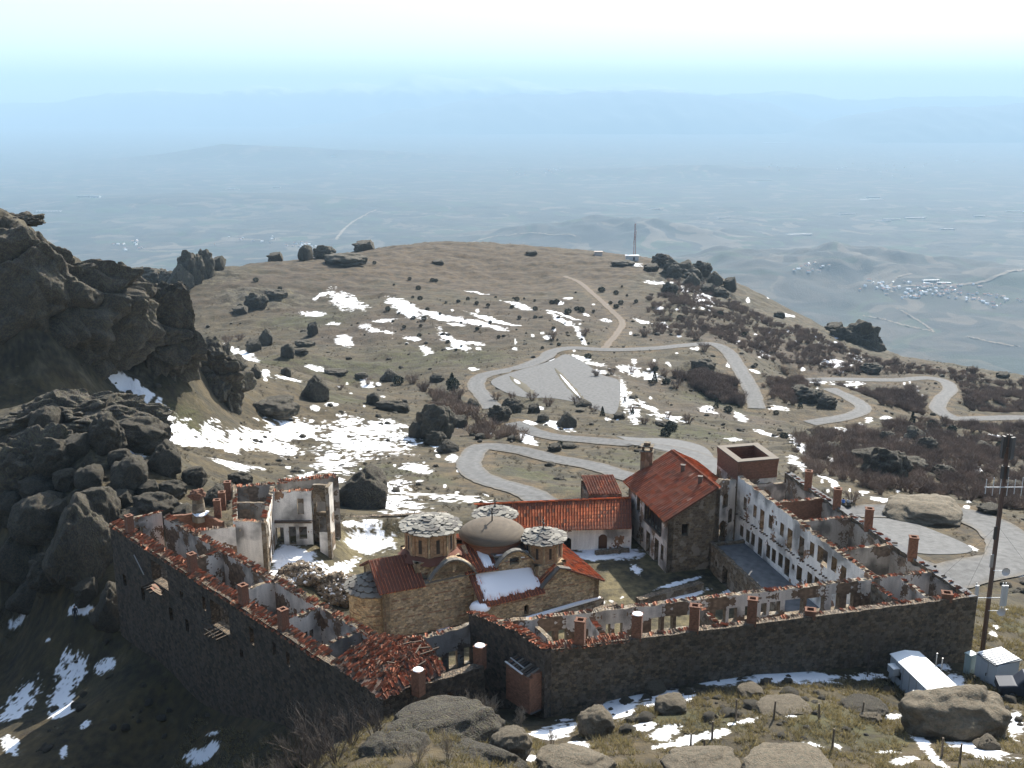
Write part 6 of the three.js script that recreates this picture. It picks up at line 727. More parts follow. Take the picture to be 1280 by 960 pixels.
const leafMat = new THREE.MeshPhysicalMaterial({ color: rgb(0.032, 0.04, 0.024), roughness: 0.9, side: THREE.DoubleSide });
const shrubGeos = [bareShrubGeo(1, 60, 0.035), bareShrubGeo(2, 80, 0.03), bareShrubGeo(3, 50, 0.04)], juniperGeos = [leafyGeo(4, 420, true, 0.13), leafyGeo(5, 420, false, 0.14), leafyGeo(6, 380, false, 0.16)];
const rp = rng(900), offRoad = (c) => roadNear(c.x, c.z)[0] < 1.2 || lots.some((l) => polyDist(l.poly, c.x, c.z) < 1);
function plantAt(name, geo, m, p, sx, sy, label, cat, group) { const o = mesh(name, geo, m, scene); o.position.copy(p).add(V(0, -0.08, 0)); o.scale.set(sx, sy, sx); o.rotation.y = rp() * 6; return tag(o, label, cat, group); }
// single bare shrubs: [px, py of base, half width px]
for (const [a, b, w] of [[545, 500, 14], [560, 515, 16], [580, 525, 18], [600, 530, 18], [615, 540, 18], [590, 545, 14], [635, 545, 16], [650, 550, 14], [530, 490, 12], [516, 480, 12], [572, 500, 14], [425, 487, 7], [460, 480, 8], [665, 500, 10], [685, 508, 10], [720, 505, 10], [742, 515, 9], [870, 425, 12], [880, 440, 10], [820, 415, 12], [805, 420, 10], [730, 420, 10], [690, 425, 10], [745, 470, 8], [765, 468, 8], [790, 466, 8], [815, 462, 9], [830, 470, 10], [850, 478, 12], [870, 484, 12], [890, 490, 12], [905, 495, 12], [925, 502, 12], [845, 485, 9], [880, 470, 9], [900, 480, 10], [790, 515, 8], [805, 530, 8], [860, 530, 9], [858, 525, 7], [1030, 625, 10], [1065, 628, 12], [1045, 620, 10], [1100, 618, 10], [1010, 600, 9], [990, 590, 9], [200, 310, 7], [90, 300, 8], [100, 315, 8], [75, 292, 6], [110, 330, 7], [285, 430, 9], [300, 425, 8], [620, 500, 9], [835, 522, 7], [640, 500, 8]]) { const c = hit(a, b); if (!c) continue; const s = w * PXM(c); plantAt('bare_shrub', shrubGeos[Math.floor(rp() * 3)], twigMats[Math.floor(rp() * 2)], c, s, s * (0.9 + 0.4 * rp()), 'leafless brown shrub on the dry hillside', 'shrub', 'leafless shrubs on the hillside'); }
// dark evergreen shrubs
for (const [a, b, w] of [[646, 376, 4], [682, 498, 6], [696, 379, 4], [752, 365, 5], [770, 368, 4], [776, 380, 4], [770, 385, 4], [763, 380, 3], [795, 378, 3], [721, 388, 4], [727, 390, 5], [710, 392, 5], [690, 380, 4], [669, 388, 4], [735, 448, 5], [895, 510, 5], [910, 515, 6], [833, 480, 6], [818, 478, 6], [753, 520, 5], [565, 488, 9], [498, 480, 8], [525, 375, 4], [523, 362, 4], [485, 388, 4], [512, 350, 3], [545, 352, 3], [530, 400, 4], [468, 330, 3], [596, 380, 3], [573, 378, 3], [610, 383, 3], [839, 538, 9], [832, 545, 8], [1000, 510, 5], [970, 518, 4], [605, 506, 4], [592, 510, 3], [320, 470, 6], [980, 548, 6], [1140, 530, 6], [1165, 535, 7], [1175, 600, 6], [1190, 540, 6], [880, 412, 4], [850, 400, 5], [900, 395, 5], [930, 420, 4], [1250, 560, 6], [1225, 605, 6], [1285, 600, 6], [700, 556, 4], [1012, 524, 4], [950, 512, 4], [640, 385, 3], [585, 375, 3], [320, 352, 4], [300, 385, 4], [350, 362, 3], [560, 420, 3], [505, 410, 3], ...Array.from({ length: 48 }, () => [490 + 330 * rp(), 345 + 95 * Math.pow(rp(), 0.8), 1.4 + 2 * rp()]), ...Array.from({ length: 18 }, () => [720 + 230 * rp(), 440 + 90 * rp(), 2 + 2.5 * rp()])]) { const c = hit(a, b); if (!c || offRoad(c)) continue; const s = w * PXM(c), k = b > 450 ? Math.floor(rp() * 3) : 1 + Math.floor(rp() * 2); plantAt('juniper_shrub', juniperGeos[k], leafMat, c, s * 1.25, s * (k ? 1.15 : 1.6), 'small dark green juniper dotted on the dry slope', 'shrub', 'dark junipers on the slopes'); }
// thickets that read as one mass
function scatter(name, label, geo, m, n, seed, test, size) { const r = rng(seed), o = new THREE.InstancedMesh(geo, m, n), M = new THREE.Matrix4(), q = new THREE.Quaternion(), e = new THREE.Euler(); let i = 0, tries = 0; while (i < n && tries++ < n * 30) { const p = test(r); if (!p) continue; const s = size(r, p); e.set(0.2 * (r() - .5), r() * 6.283, 0.2 * (r() - .5)); M.compose(p, q.setFromEuler(e), V(s, s * (0.8 + 0.5 * r()), s)); o.setMatrixAt(i, M); o.setColorAt(i, rgb(1, 1, 1).multiplyScalar(0.7 + 0.6 * r())); i++; } o.count = i; o.name = name; o.castShadow = o.receiveShadow = true; tag(o, label, 'undergrowth', null, 'stuff'); scene.add(o); return o; }
const inPoly = (poly) => (x, y) => { let c = false; for (let i = 0, j = poly.length - 1; i < poly.length; j = i++) if ((poly[i][1] > y) !== (poly[j][1] > y) && x < (poly[j][0] - poly[i][0]) * (y - poly[i][1]) / (poly[j][1] - poly[i][1]) + poly[i][0]) c = !c; return c; };
// patches of ground, given by their corners on the hillside
const patch = (corners) => { const p = corners.map(([a, b]) => march(a, b, baseH)).filter(Boolean).map((v) => [v.x, v.z]); return { p, x0: Math.min(...p.map((q) => q[0])), x1: Math.max(...p.map((q) => q[0])), z0: Math.min(...p.map((q) => q[1])), z1: Math.max(...p.map((q) => q[1])), in: inPoly(p), edge: (x, z) => -polyDist(p, x, z) / 14 }; };
const slopeThicket = [patch([[805, 372], [835, 350], [900, 362], [960, 398], [1030, 420], [1100, 450], [1150, 458], [1280, 478], [1330, 486], [1330, 516], [1200, 514], [1168, 470], [1000, 468], [935, 442], [890, 424], [815, 418]]), patch([[985, 552], [1040, 538], [1080, 535], [1180, 527], [1340, 532], [1340, 655], [1240, 634], [1150, 622], [1060, 616], [1005, 588]]), patch([[1010, 482], [1160, 482], [1168, 516], [1100, 520], [1070, 495]]), patch([[820, 465], [900, 470], [935, 480], [940, 508], [890, 500]]), patch([[515, 480], [560, 490], [600, 518], [655, 545], [630, 558], [570, 540], [530, 510]]), patch([[1195, 490], [1320, 490], [1320, 518], [1200, 516]]), patch([[950, 472], [1000, 478], [1040, 500], [1000, 518], [955, 500]])];
function fromPatches(list, dens) { return (r) => { const g = list[Math.floor(r() * list.length)], x = lerp(g.x0, g.x1, r()), z = lerp(g.z0, g.z1, r()); if (!g.in(x, z) || fbm2(x / 22 + 90, z / 22, 3) + 0.25 * n2(x / 5, z / 5) + 0.25 * (r() - 0.5) < dens + 0.5 * sstep(0.5, 0, g.edge(x, z)) || roadNear(x, z)[0] < 1.2) return null; return V(x, height(x, z) - 0.1, z); }; }
scatter('bare_thicket', 'dense leafless brown thicket covering the steep ravine side', shrubGeos[0], twigMats[0], 3600, 31, fromPatches([slopeThicket[0], slopeThicket[0], slopeThicket[0], slopeThicket[1], slopeThicket[1], ...slopeThicket], -0.16), (r, p) => 0.8 + 1.3 * r());
scatter('bare_thicket', 'dark leafless scrub mixed through the ravine thicket', shrubGeos[1], twigMats[1], 1900, 32, fromPatches(slopeThicket.slice(0, 4), -0.12), (r, p) => 0.9 + 1.5 * r());
// low heath and grass tufts
const heathGeo = bareShrubGeo(8, 16, 0.05), heathMat = mat(0.09, 0.07, 0.045, 1, { side: THREE.DoubleSide });
const offGround = (x, z) => polyDist(courtPoly, x, z) < 1.2 || roadNear(x, z)[0] < 0.6 || lots.some((l) => polyDist(l.poly, x, z) < 0.8);
scatter('low_heath', 'low dry heath tufts over the hillside', heathGeo, heathMat, 6000, 33, (r) => { const z = -110 - 420 * Math.pow(r(), 1.5), x = (r() * 2 - 1) * 0.55 * -z; if (n2(x / 18, z / 18) + 0.6 * n2(x / 5, z / 5) < 0.1 || offGround(x, z)) return null; return V(x, height(x, z) - 0.03, z); }, (r, p) => (0.14 + 0.22 * r()) * (1 - p.z / 420));
const tuftGeo = (() => { const r = rng(12), L = []; for (let i = 0; i < 12; i++) { const az = r() * 6.283, b = V(Math.cos(az) * 0.12 * r(), 0, Math.sin(az) * 0.12 * r()), t = b.clone().add(V(Math.cos(az) * 0.28, 0.25 + 0.3 * r(), Math.sin(az) * 0.28)); L.push(twigQuad(b, t, 0.05, r)); } return quadsGeo(L); })();
scatter('dry_grass', 'tufts of dry straw-coloured grass on the foreground bank', tuftGeo, new THREE.MeshPhysicalMaterial({ color: rgb(0.21, 0.17, 0.075), roughness: 1, transmission: 0.45, thickness: 0, side: THREE.DoubleSide }), 22000, 34, (r) => { const z = -50 - 50 * r(), x = -30 + 90 * r(); if (offGround(x, z) || polyDist([[-42, -101], [-9, -66], [3, -69], [39, -78.5], [31, -115], [-30, -112]], x, z) < 0.3 || fbm2(x / 4, z / 4, 3) < -0.12) return null; for (const s of snowW) if (Math.abs(x - s.x) < s.R && Math.abs(z - s.z) < s.R) { const dx = x - s.x, dz = z - s.z, p = (dx * s.B[1] - dz * s.B[0]) / s.det, q = (dz * s.A[0] - dx * s.A[1]) / s.det; if (p * p + q * q < 1) return null; } return V(x, height(x, z) - 0.02, z); }, (r) => 0.35 + 0.55 * r());
// branching bare bushes and small trees
function bareTree(name, seed, p, hgt, stems, spread, m, label, group) {
  const r = rng(seed), L = [], wood = [], g = thing(name, label, name === 'bare_tree' ? 'tree' : 'bush', group, p);
  const grow = (a, d, len, w, lev) => { const b = a.clone().addScaledVector(d, len); const s = Math.max(0.012, w); if (lev < 2) { const c = new THREE.CylinderGeometry(s * 0.32, s * 0.5, len, 5, 1, true).translate(0, len / 2, 0); c.applyQuaternion(new THREE.Quaternion().setFromUnitVectors(up, d)).translate(a.x, a.y, a.z); wood.push(c); } else L.push(twigQuad(a, b, s, r)); if (lev >= 4) return; const k = lev < 2 ? 3 + Math.floor(r() * 2) : 3; for (let i = 0; i < k; i++) { const q = a.clone().lerp(b, 0.35 + 0.65 * (i + r()) / k), nd = d.clone().add(V(r() - .5, (r() - .3) * 0.6, r() - .5).multiplyScalar(1.25)).normalize(); grow(q, nd, len * (0.5 + 0.25 * r()), w * 0.5, lev + 1); } };
  for (let i = 0; i < stems; i++) { const az = r() * 6.283; grow(V(0.2 * (r() - .5), -0.1, 0.2 * (r() - .5)), V(Math.cos(az) * spread * r(), 1, Math.sin(az) * spread * r()).normalize(), hgt * (0.4 + 0.2 * r()), hgt * 0.03, 0); }
  mesh(stems > 1 ? 'stems' : 'trunk', mergeGeometries(wood), m, g); mesh(stems > 1 ? 'twigs' : 'crown', quadsGeo(L), m, g); return g;
}
const barkPale = mat(0.26, 0.22, 0.17, 1, { side: THREE.DoubleSide }), barkDark = mat(0.1, 0.08, 0.065, 1, { side: THREE.DoubleSide });
for (const [a, z, h] of [[215, 66, 3.2], [250, 64, 3.6], [300, 62, 3.0], [335, 60, 3.4], [375, 60, 4.2], [400, 58, 4.0], [440, 57, 3.0], [355, 56, 2.6], [180, 68, 2.4], [470, 56, 2.2], [280, 58, 2.6], [420, 54, 2.4], [320, 55, 2.2], [390, 53, 2.2]]) { const q = atZ(a, 962, z); const p = V(q.x, height(q.x, -z), -z); bareTree('bare_bush', a * 7, p, h * 1.0, 7, 0.6, rp() < 0.6 ? barkPale : barkDark, 'tangled leafless bush in the shaded gully below the tall wall', 'leafless bushes in the gully'); }
for (const [a, b, h] of [[600, 905, 2.4], [615, 895, 2.0], [575, 905, 1.8], [560, 950, 1.6], [650, 910, 1.6], [520, 955, 1.6], [690, 930, 1.2]]) { const c = hit(a, b); if (c) bareTree('bare_bush', a * 3, c, h, 6, 0.6, barkPale, 'leafless twiggy bush beside the dark rounded boulders', 'leafless bushes by the dark boulders'); }
{ const c = hit(1085, 846); if (c) bareTree('bare_tree', 17, c, 4.6, 1, 0.1, barkDark, 'small leafless tree standing against the front wall by the cabin'); const d = hit(752, 898); if (d) bareTree('bare_tree', 18, d, 2.6, 1, 0.2, barkDark, 'spindly leafless sapling on the snow at the foot of the front wall'); const e = hit(1226, 820); if (e) bareTree('bare_tree', 19, e, 3.2, 1, 0.2, barkDark, 'young leafless tree at the foot of the antenna mast'); const f = hit(566, 492); if (f) { const t = thing('pine_tree', 'small rounded pine standing beside the brown thicket', 'tree', null, f); mesh('trunk', new THREE.CylinderGeometry(0.12, 0.2, 2.4, 7).translate(0, 1.2, 0), barkDark, t); const cr = mesh('crown', juniperGeos[1], leafMat, t); cr.scale.set(3, 3, 3); cr.position.y = 1.4; } }
// ---------- courtyard block at the back, low walls, heaps ----------
{
  const o = thing('courtyard_block', 'two-storey roofless block with white walls and dark doorways around a snowy yard', 'ruin');
  const T = 5.4, a = onLevel(333, 716, 0), n0 = onLevel(291, 651, T).setY(0), n1 = onLevel(332, 654, T).setY(0), f0 = onLevel(343, 607, 6.2).setY(0), bk0 = onLevel(343, 606, 6.4).setY(0), bk1 = onLevel(411, 603, 6.4).setY(0), l0 = onLevel(291, 609, 6.2).setY(0), l1 = onLevel(343, 606, 6.2).setY(0);
  wall(o, 'near_wall', n0, n1, -1, T, 0.45, plasterWhite, { seed: 80, jag: 0.06, holes: [[0.6, 0.75, T - 1.1, T - 0.8]] }); coping(o, n0, n1, T, 0.5, -0.2, 201, 0.8);
  wall(o, 'yard_wall', n1, f0, -1, [[0, T], [3, T + 0.2], [9, 6.2]], 0.45, plasterMost, { seed: 81, jag: 0.12, holes: [[1.2, 2, 3.2, 4.6], [3, 3.8, 3.2, 4.6], [4.8, 5.6, 3.4, 4.8], [1.4, 2.2, 0.5, 2], [3.6, 4.4, 0, 2.1]] }); coping(o, n1, f0, 5.9, 0.5, -0.2, 202, 0.7);
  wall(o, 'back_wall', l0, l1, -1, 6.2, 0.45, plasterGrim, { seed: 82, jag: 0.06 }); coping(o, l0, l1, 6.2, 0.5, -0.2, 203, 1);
  wall(o, 'side_wall', l0, n0, -1, [[0, 6.2], [6, T]], 0.4, plasterMost, { seed: 83, jag: 0.1 }); coping(o, l0, n0, 5.8, 0.5, -0.2, 204, 1);
  const m0 = l0.clone().lerp(n0, 0.45), m1 = l1.clone().lerp(n1, 0.45); wall(o, 'partition_wall', m0, m1, -1, T + 0.3, 0.35, plasterGrim, { seed: 84, jag: 0.05 });
  // back facade with doors on two floors
  const g0 = onLevel(344, 681, 0).setY(0), g1 = onLevel(392, 681, 0).setY(0);
  wall(o, 'facade', g0, g1, -1, 6.1, 0.45, plasterWhite, { seed: 85, jag: 0.08, side: stoneTan, holes: [[0.15, 1.0, 0.05, 2.0], [1.55, 2.3, 0.05, 2.1], [2.65, 3.5, 0.7, 2.1], [2.6, 3.3, 3.5, 5.3]] }); coping(o, g0, g1, 6.1, 0.5, -0.2, 205, 1);
  mesh('ledge', boxAlong(g0.clone().setY(2.75).add(V(0, 0, 0.25)), g1.clone().setY(2.75).add(V(0, 0, 0.25)), 0.5, 0.16), timber, o);
  const h1 = g1.clone().add(V(1.9, 0, 0.15)); wall(o, 'stair_wall', g1.clone().add(V(0.02, 0, -0.9)), h1.clone().add(V(0, 0, -0.9)), -1, 6.5, 0.4, stoneTan, { seed: 86, jag: 0.05, holes: [[0.5, 1.5, 0.8, 2.9], [0.3, 1.6, 3.4, 4.6]] }); wall(o, 'stair_wall', h1, h1.clone().add(V(0.2, 0, -1.6)), -1, 6.6, 0.4, plasterMost, { seed: 87, jag: 0.05 }); wall(o, 'stair_wall', g1.clone().add(V(0.9, 0, 1.1)), h1.clone().add(V(0.3, 0, 1.2)), -1, 1.9, 0.4, plasterWhite, { seed: 88, jag: 0.1 });
  wall(o, 'end_wall', h1.clone().add(V(0.25, 0, 1.2)), h1.clone().add(V(0.05, 0, 0.0)), -1, [[0, 2], [1.2, 6]], 0.35, plasterMost, { seed: 89, jag: 0.15 });
  wall(o, 'back_wall', l1.clone().add(V(0.3, 0, -0.2)), h1.clone().add(V(0.4, 0, -4.2)), -1, 6.4, 0.4, plasterGrim, { seed: 90, jag: 0.08 }); coping(o, l1.clone().add(V(0.3, 0, -0.2)), h1.clone().add(V(0.4, 0, -4.2)), 6.4, 0.6, -0.2, 206, 1);
  wall(o, 'white_wall', onLevel(240, 666, 5).setY(0), onLevel(294, 655, T).setY(0), -1, 5.1, 0.4, plasterWhite, { seed: 91, jag: 0.05 }); coping(o, onLevel(240, 666, 5).setY(0), onLevel(294, 655, T).setY(0), 5.1, 0.5, -0.2, 207, 0.9);
  const b0 = onLevel(207, 646, 5).setY(0), b1 = onLevel(243, 640, 5.2).setY(0), b2 = onLevel(277, 646, 5.2).setY(0); wall(o, 'brick_wall', b0, b1, -3, 5, 0.35, brick, { seed: 92, jag: 0.05, side: brick }); wall(o, 'brick_wall', b1, b2, -3, [[0, 5.4], [3, 4.6]], 0.35, brick, { seed: 93, jag: 0.05, side: brick });
  for (const [px, py, y] of [[278, 628, 5.4], [272, 638, 5.2], [285, 615, 5.8]]) { const p = onLevel(px, py, y); chimney(o, p.x, y - 0.8, p.z, 0.7, 1.9, 0.2); }
  { const p = onLevel(249, 643, 5); const s = mesh('bread_oven_flue', new THREE.CylinderGeometry(0.55, 0.75, 2.6, 10).translate(p.x, 5.6, p.z), stoneTan, o); mesh('flue_cap', rockGeo(71, 8, { cuts: 6, lump: 0.4, fine: 0.2, scale: [0.75, 0.6, 0.75], uvm: 1 }).translate(p.x, 7.1, p.z), brick, s); mesh('snow_ledge', rockGeo(72, 6, { cuts: 3, scale: [0.8, 0.16, 0.8] }).translate(p.x + 0.3, 5.2, p.z + 0.3), snowMat, s); }
}
function lowWall(pts, h, t, label, seed, snow) { const o = thing('stone_wall', label, 'wall'); for (let i = 0; i < pts.length - 1; i++) { wall(o, 'wall_run', pts[i], pts[i + 1], -0.6, h, t, stoneTan, { seed: seed + i, jag: 0.05, side: rubbleMat }); if (snow) { const { d, n, L } = frameOf(pts[i], pts[i + 1]); const g = boxAlong(pts[i].clone().addScaledVector(d, 0.3).addScaledVector(n, -t / 2).setY(h + 0.09), pts[i + 1].clone().addScaledVector(d, -0.3).addScaledVector(n, -t / 2).setY(h + 0.09), t * 0.8, 0.14); mesh('snow_cap', g, snowMat, o); } } return settle(o, pts[0].clone(), yard(pts[0]), YK); }
lowWall([onLevel(640, 782, 0.8).setY(0), onLevel(755, 748, 0.8).setY(0)], 0.8, 0.6, 'snow-topped low stone wall running along the porch of the church', 301, true);
lowWall([onLevel(800, 750, 0.7).setY(0), onLevel(880, 729, 0.7).setY(0)], 0.7, 0.7, 'sunlit low stone wall at the edge of the paved yard', 311, false);
lowWall([onLevel(420, 652, 0.6).setY(0), onLevel(500, 648, 0.6).setY(0), onLevel(560, 645, 0.6).setY(0)], 1.0, 0.5, 'old low stone wall at the back of the snowy yard', 321, false);
lowWall([onLevel(745, 764, 0.3).setY(0), onLevel(772, 756, 0.3).setY(0)], 0.4, 0.5, 'short broken stub of wall between yard and church porch', 331, false);
{ // heaps of broken stone and firewood
  const r = rng(61), logGeo = new THREE.CylinderGeometry(0.07, 0.07, 0.5, 6).rotateZ(Math.PI / 2), stoneGeo = rockGeo(13, 2, { cuts: 5 });
  for (const [px, py, w, d, h, lab] of [[376, 722, 2.2, 1.5, 1.4, 'heap of split logs and rubble dusted with snow in the yard'], [418, 722, 2.4, 1.9, 1.9, 'tall heap of rubble and logs beside the apse'], [352, 733, 1.2, 0.9, 0.8, 'little heap of broken roof rubble by the inner wall'], [440, 708, 1.6, 1.3, 1.2, 'rounded rubble heap next to the snowy terrace']]) {
    const c = onLevel(px, py, 0).setY(0); c.y = height(c.x, c.z); const o = thing('rubble_heap', lab, 'heap', null, c); const g = rockGeo(px, 10, { cuts: 2, lump: 0.3, fine: 0.2, scale: [w, h * 1.1, d], uvm: 2 }); mesh('heap_core', g, rubbleMat, o);
    const n = Math.round(150 * w), im = new THREE.InstancedMesh(logGeo, mat(1, 1, 1), n), im2 = new THREE.InstancedMesh(stoneGeo, mat(1, 1, 1), n), M = new THREE.Matrix4(), q = new THREE.Quaternion(), e = new THREE.Euler();
    for (const I of [im, im2]) { for (let i = 0; i < n; i++) { const az = r() * 6.283, el = Math.acos(r() * 0.98); const p = V(Math.sin(el) * Math.cos(az) * w, Math.cos(el) * h, Math.sin(el) * Math.sin(az) * d); e.set(r() * 6, r() * 6, 0.6 * (r() - .5)); const s = I === im ? 0.8 + 0.8 * r() : 0.1 + 0.16 * r(); M.compose(p, q.setFromEuler(e), V(s, s, s)); I.setMatrixAt(i, M); const k = 0.7 + 0.7 * r(), sn = r() < 0.12; I.setColorAt(i, sn ? rgb(0.75, 0.75, 0.76) : rgb(0.21 * k, 0.165 * k, 0.115 * k)); } I.name = I === im ? 'logs' : 'stones'; I.userData.kind = 'stuff'; I.castShadow = I.receiveShadow = true; o.add(I); }
  }
}
// ---------- things by the front wall ----------
{
  const Y = 3.9, A = onLevel(1112, 817, Y), B = onLevel(1164, 867, Y), C = onLevel(1149, 814, Y), D = onLevel(1202, 862, Y), base = Math.min(height(B.x, B.z), height(A.x, A.z)) - 0.1;
  const o = thing('site_cabin', 'long white metal site cabin with shallow pitched roof against the dark wall', 'cabin'); const white = mat(0.68, 0.69, 0.68, 0.45), m = (v, y) => v.clone().setY(y), ins = (v) => v.clone().lerp(A.clone().add(D).multiplyScalar(0.5), 0.04);
  const cs = [A, B, D, C].map(ins), grey = mat(0.42, 0.45, 0.47, 0.5); for (let i = 0; i < 4; i++) { const p = cs[i], q = cs[(i + 1) % 4]; wall(o, 'wall_panel', m(p, 0), m(q, 0), base, Y - 0.06, 0.08, grey, { jag: 0, side: grey, holes: i === 0 ? [[1.0, 1.7, Y - 1.4, Y - 0.7]] : [] }); }
  const R0 = A.clone().lerp(C, 0.5).setY(Y + 0.22), R1 = B.clone().lerp(D, 0.5).setY(Y + 0.22); for (const [p, q] of [[A, B], [D, C]]) { const g = new THREE.BufferGeometry(), rr = p === A ? [p, q, R1, R0] : [p, q, R0, R1], arr = []; rr.forEach((v) => arr.push(v.x, v.y, v.z)); rr.forEach((v) => arr.push(v.x, v.y - 0.07, v.z)); g.setAttribute('position', new THREE.Float32BufferAttribute(arr, 3)); g.setIndex([0, 1, 2, 0, 2, 3, 4, 6, 5, 4, 7, 6, 0, 4, 5, 0, 5, 1, 1, 5, 6, 1, 6, 2, 3, 7, 4, 3, 4, 0]); const gg = g.toNonIndexed(); gg.computeVertexNormals(); mesh('roof_panel', gg, white, o); }
  const f = frameOf(m(cs[0], 0), m(cs[1], 0)); for (const [s, y, w] of [[0.6, Y - 0.75, 0.9], [4.3, Y - 0.9, 0.8]]) { const p = m(cs[0], y).addScaledVector(f.d, s).addScaledVector(f.n, 0.3), q = p.clone().addScaledVector(f.d, w); const ac = mesh('wall_unit', boxAlong(p, q, 0.5, 0.55), grey, o); mesh('unit_lid', boxAlong(p.clone().add(V(0, 0.3, 0)), q.clone().add(V(0, 0.3, 0)), 0.56, 0.05), white, ac); }
  for (let k = 1; k < 6; k++) { const p = m(cs[0], 0).lerp(m(cs[1], 0), k / 6).addScaledVector(f.n, 0.012); mesh('panel_seam', boxAlong(p.clone().setY(base + 0.1), p.clone().setY(Y - 0.15), 0.03, 0.05), mat(0.3, 0.32, 0.34, 0.5), o); }
  for (const t of [0.55, 0.68]) { const p = D.clone().lerp(C, t).addScaledVector(frameOf(m(D, 0), m(C, 0)).n, 0.35); mesh('vent_pipe', new THREE.CylinderGeometry(0.05, 0.05, 1.4, 8).translate(p.x, Y + 0.1, p.z), mat(0.3, 0.3, 0.3, 0.5, { metalness: 0.6 }), o); }
}
{
  const Y = 3.4, A = onLevel(1221, 816, Y), B = onLevel(1251, 809.5, Y), C = onLevel(1275, 825, Y), D = onLevel(1247, 833, Y), base = height(D.x, D.z) - 0.15, grey = mat(0.45, 0.48, 0.5, 0.5), o = thing('equipment_shelter', 'pale grey equipment shelter with ribbed roof beside the antenna mast', 'shelter'), cs = [A, D, C, B], m = (v, y) => v.clone().setY(y);
  for (let i = 0; i < 4; i++) wall(o, 'wall_panel', m(cs[i], 0), m(cs[(i + 1) % 4], 0), base, Y - 0.05, 0.1, grey, { jag: 0, side: grey });
  const f = frameOf(m(A, 0), m(D, 0)), L2 = A.distanceTo(B); mesh('roof', boxAlong(m(A.clone().lerp(B, 0.5), Y), m(D.clone().lerp(C, 0.5), Y), L2 + 0.2, 0.08), mat(0.09, 0.1, 0.11, 0.7), o); for (let k = 0; k < 8; k++) mesh('roof_rib', boxAlong(A.clone().lerp(D, (k + 0.5) / 8).setY(Y + 0.08), B.clone().lerp(C, (k + 0.5) / 8).setY(Y + 0.08), 0.15, 0.07), mat(0.7, 0.7, 0.7, 0.6), o);
  mesh('door', boxAlong(m(A, 0).lerp(m(D, 0), 0.25).setY(Y - 1.15).addScaledVector(f.n, 0.03), m(A, 0).lerp(m(D, 0), 0.6).setY(Y - 1.15).addScaledVector(f.n, 0.03), 0.04, 1.9), mat(0.4, 0.43, 0.46, 0.5), o); mesh('handle', boxAlong(m(A, 0).lerp(m(D, 0), 0.56).setY(Y - 1.2).addScaledVector(f.n, 0.09), m(A, 0).lerp(m(D, 0), 0.57).setY(Y - 1.2).addScaledVector(f.n, 0.09), 0.08, 0.25), ironMat, o);
}
{ const p = onLevel(1212, 832, 1.9), y = height(p.x, p.z), o = thing('electric_cabinet', 'narrow pale green electric cabinet between cabin and shelter', 'cabinet', null, V(p.x, y - 0.1, p.z)), g = mat(0.36, 0.44, 0.42, 0.5); const b = mesh('body', new THREE.BoxGeometry(0.7, 1.75, 0.55).translate(0, 0.95, 0), g, o); mesh('lid', new THREE.BoxGeometry(0.8, 0.08, 0.65).translate(0, 1.86, 0), g, o); mesh('door', new THREE.BoxGeometry(0.58, 1.45, 0.03).translate(0, 0.98, 0.29), g, o); o.rotation.y = 0.5; }
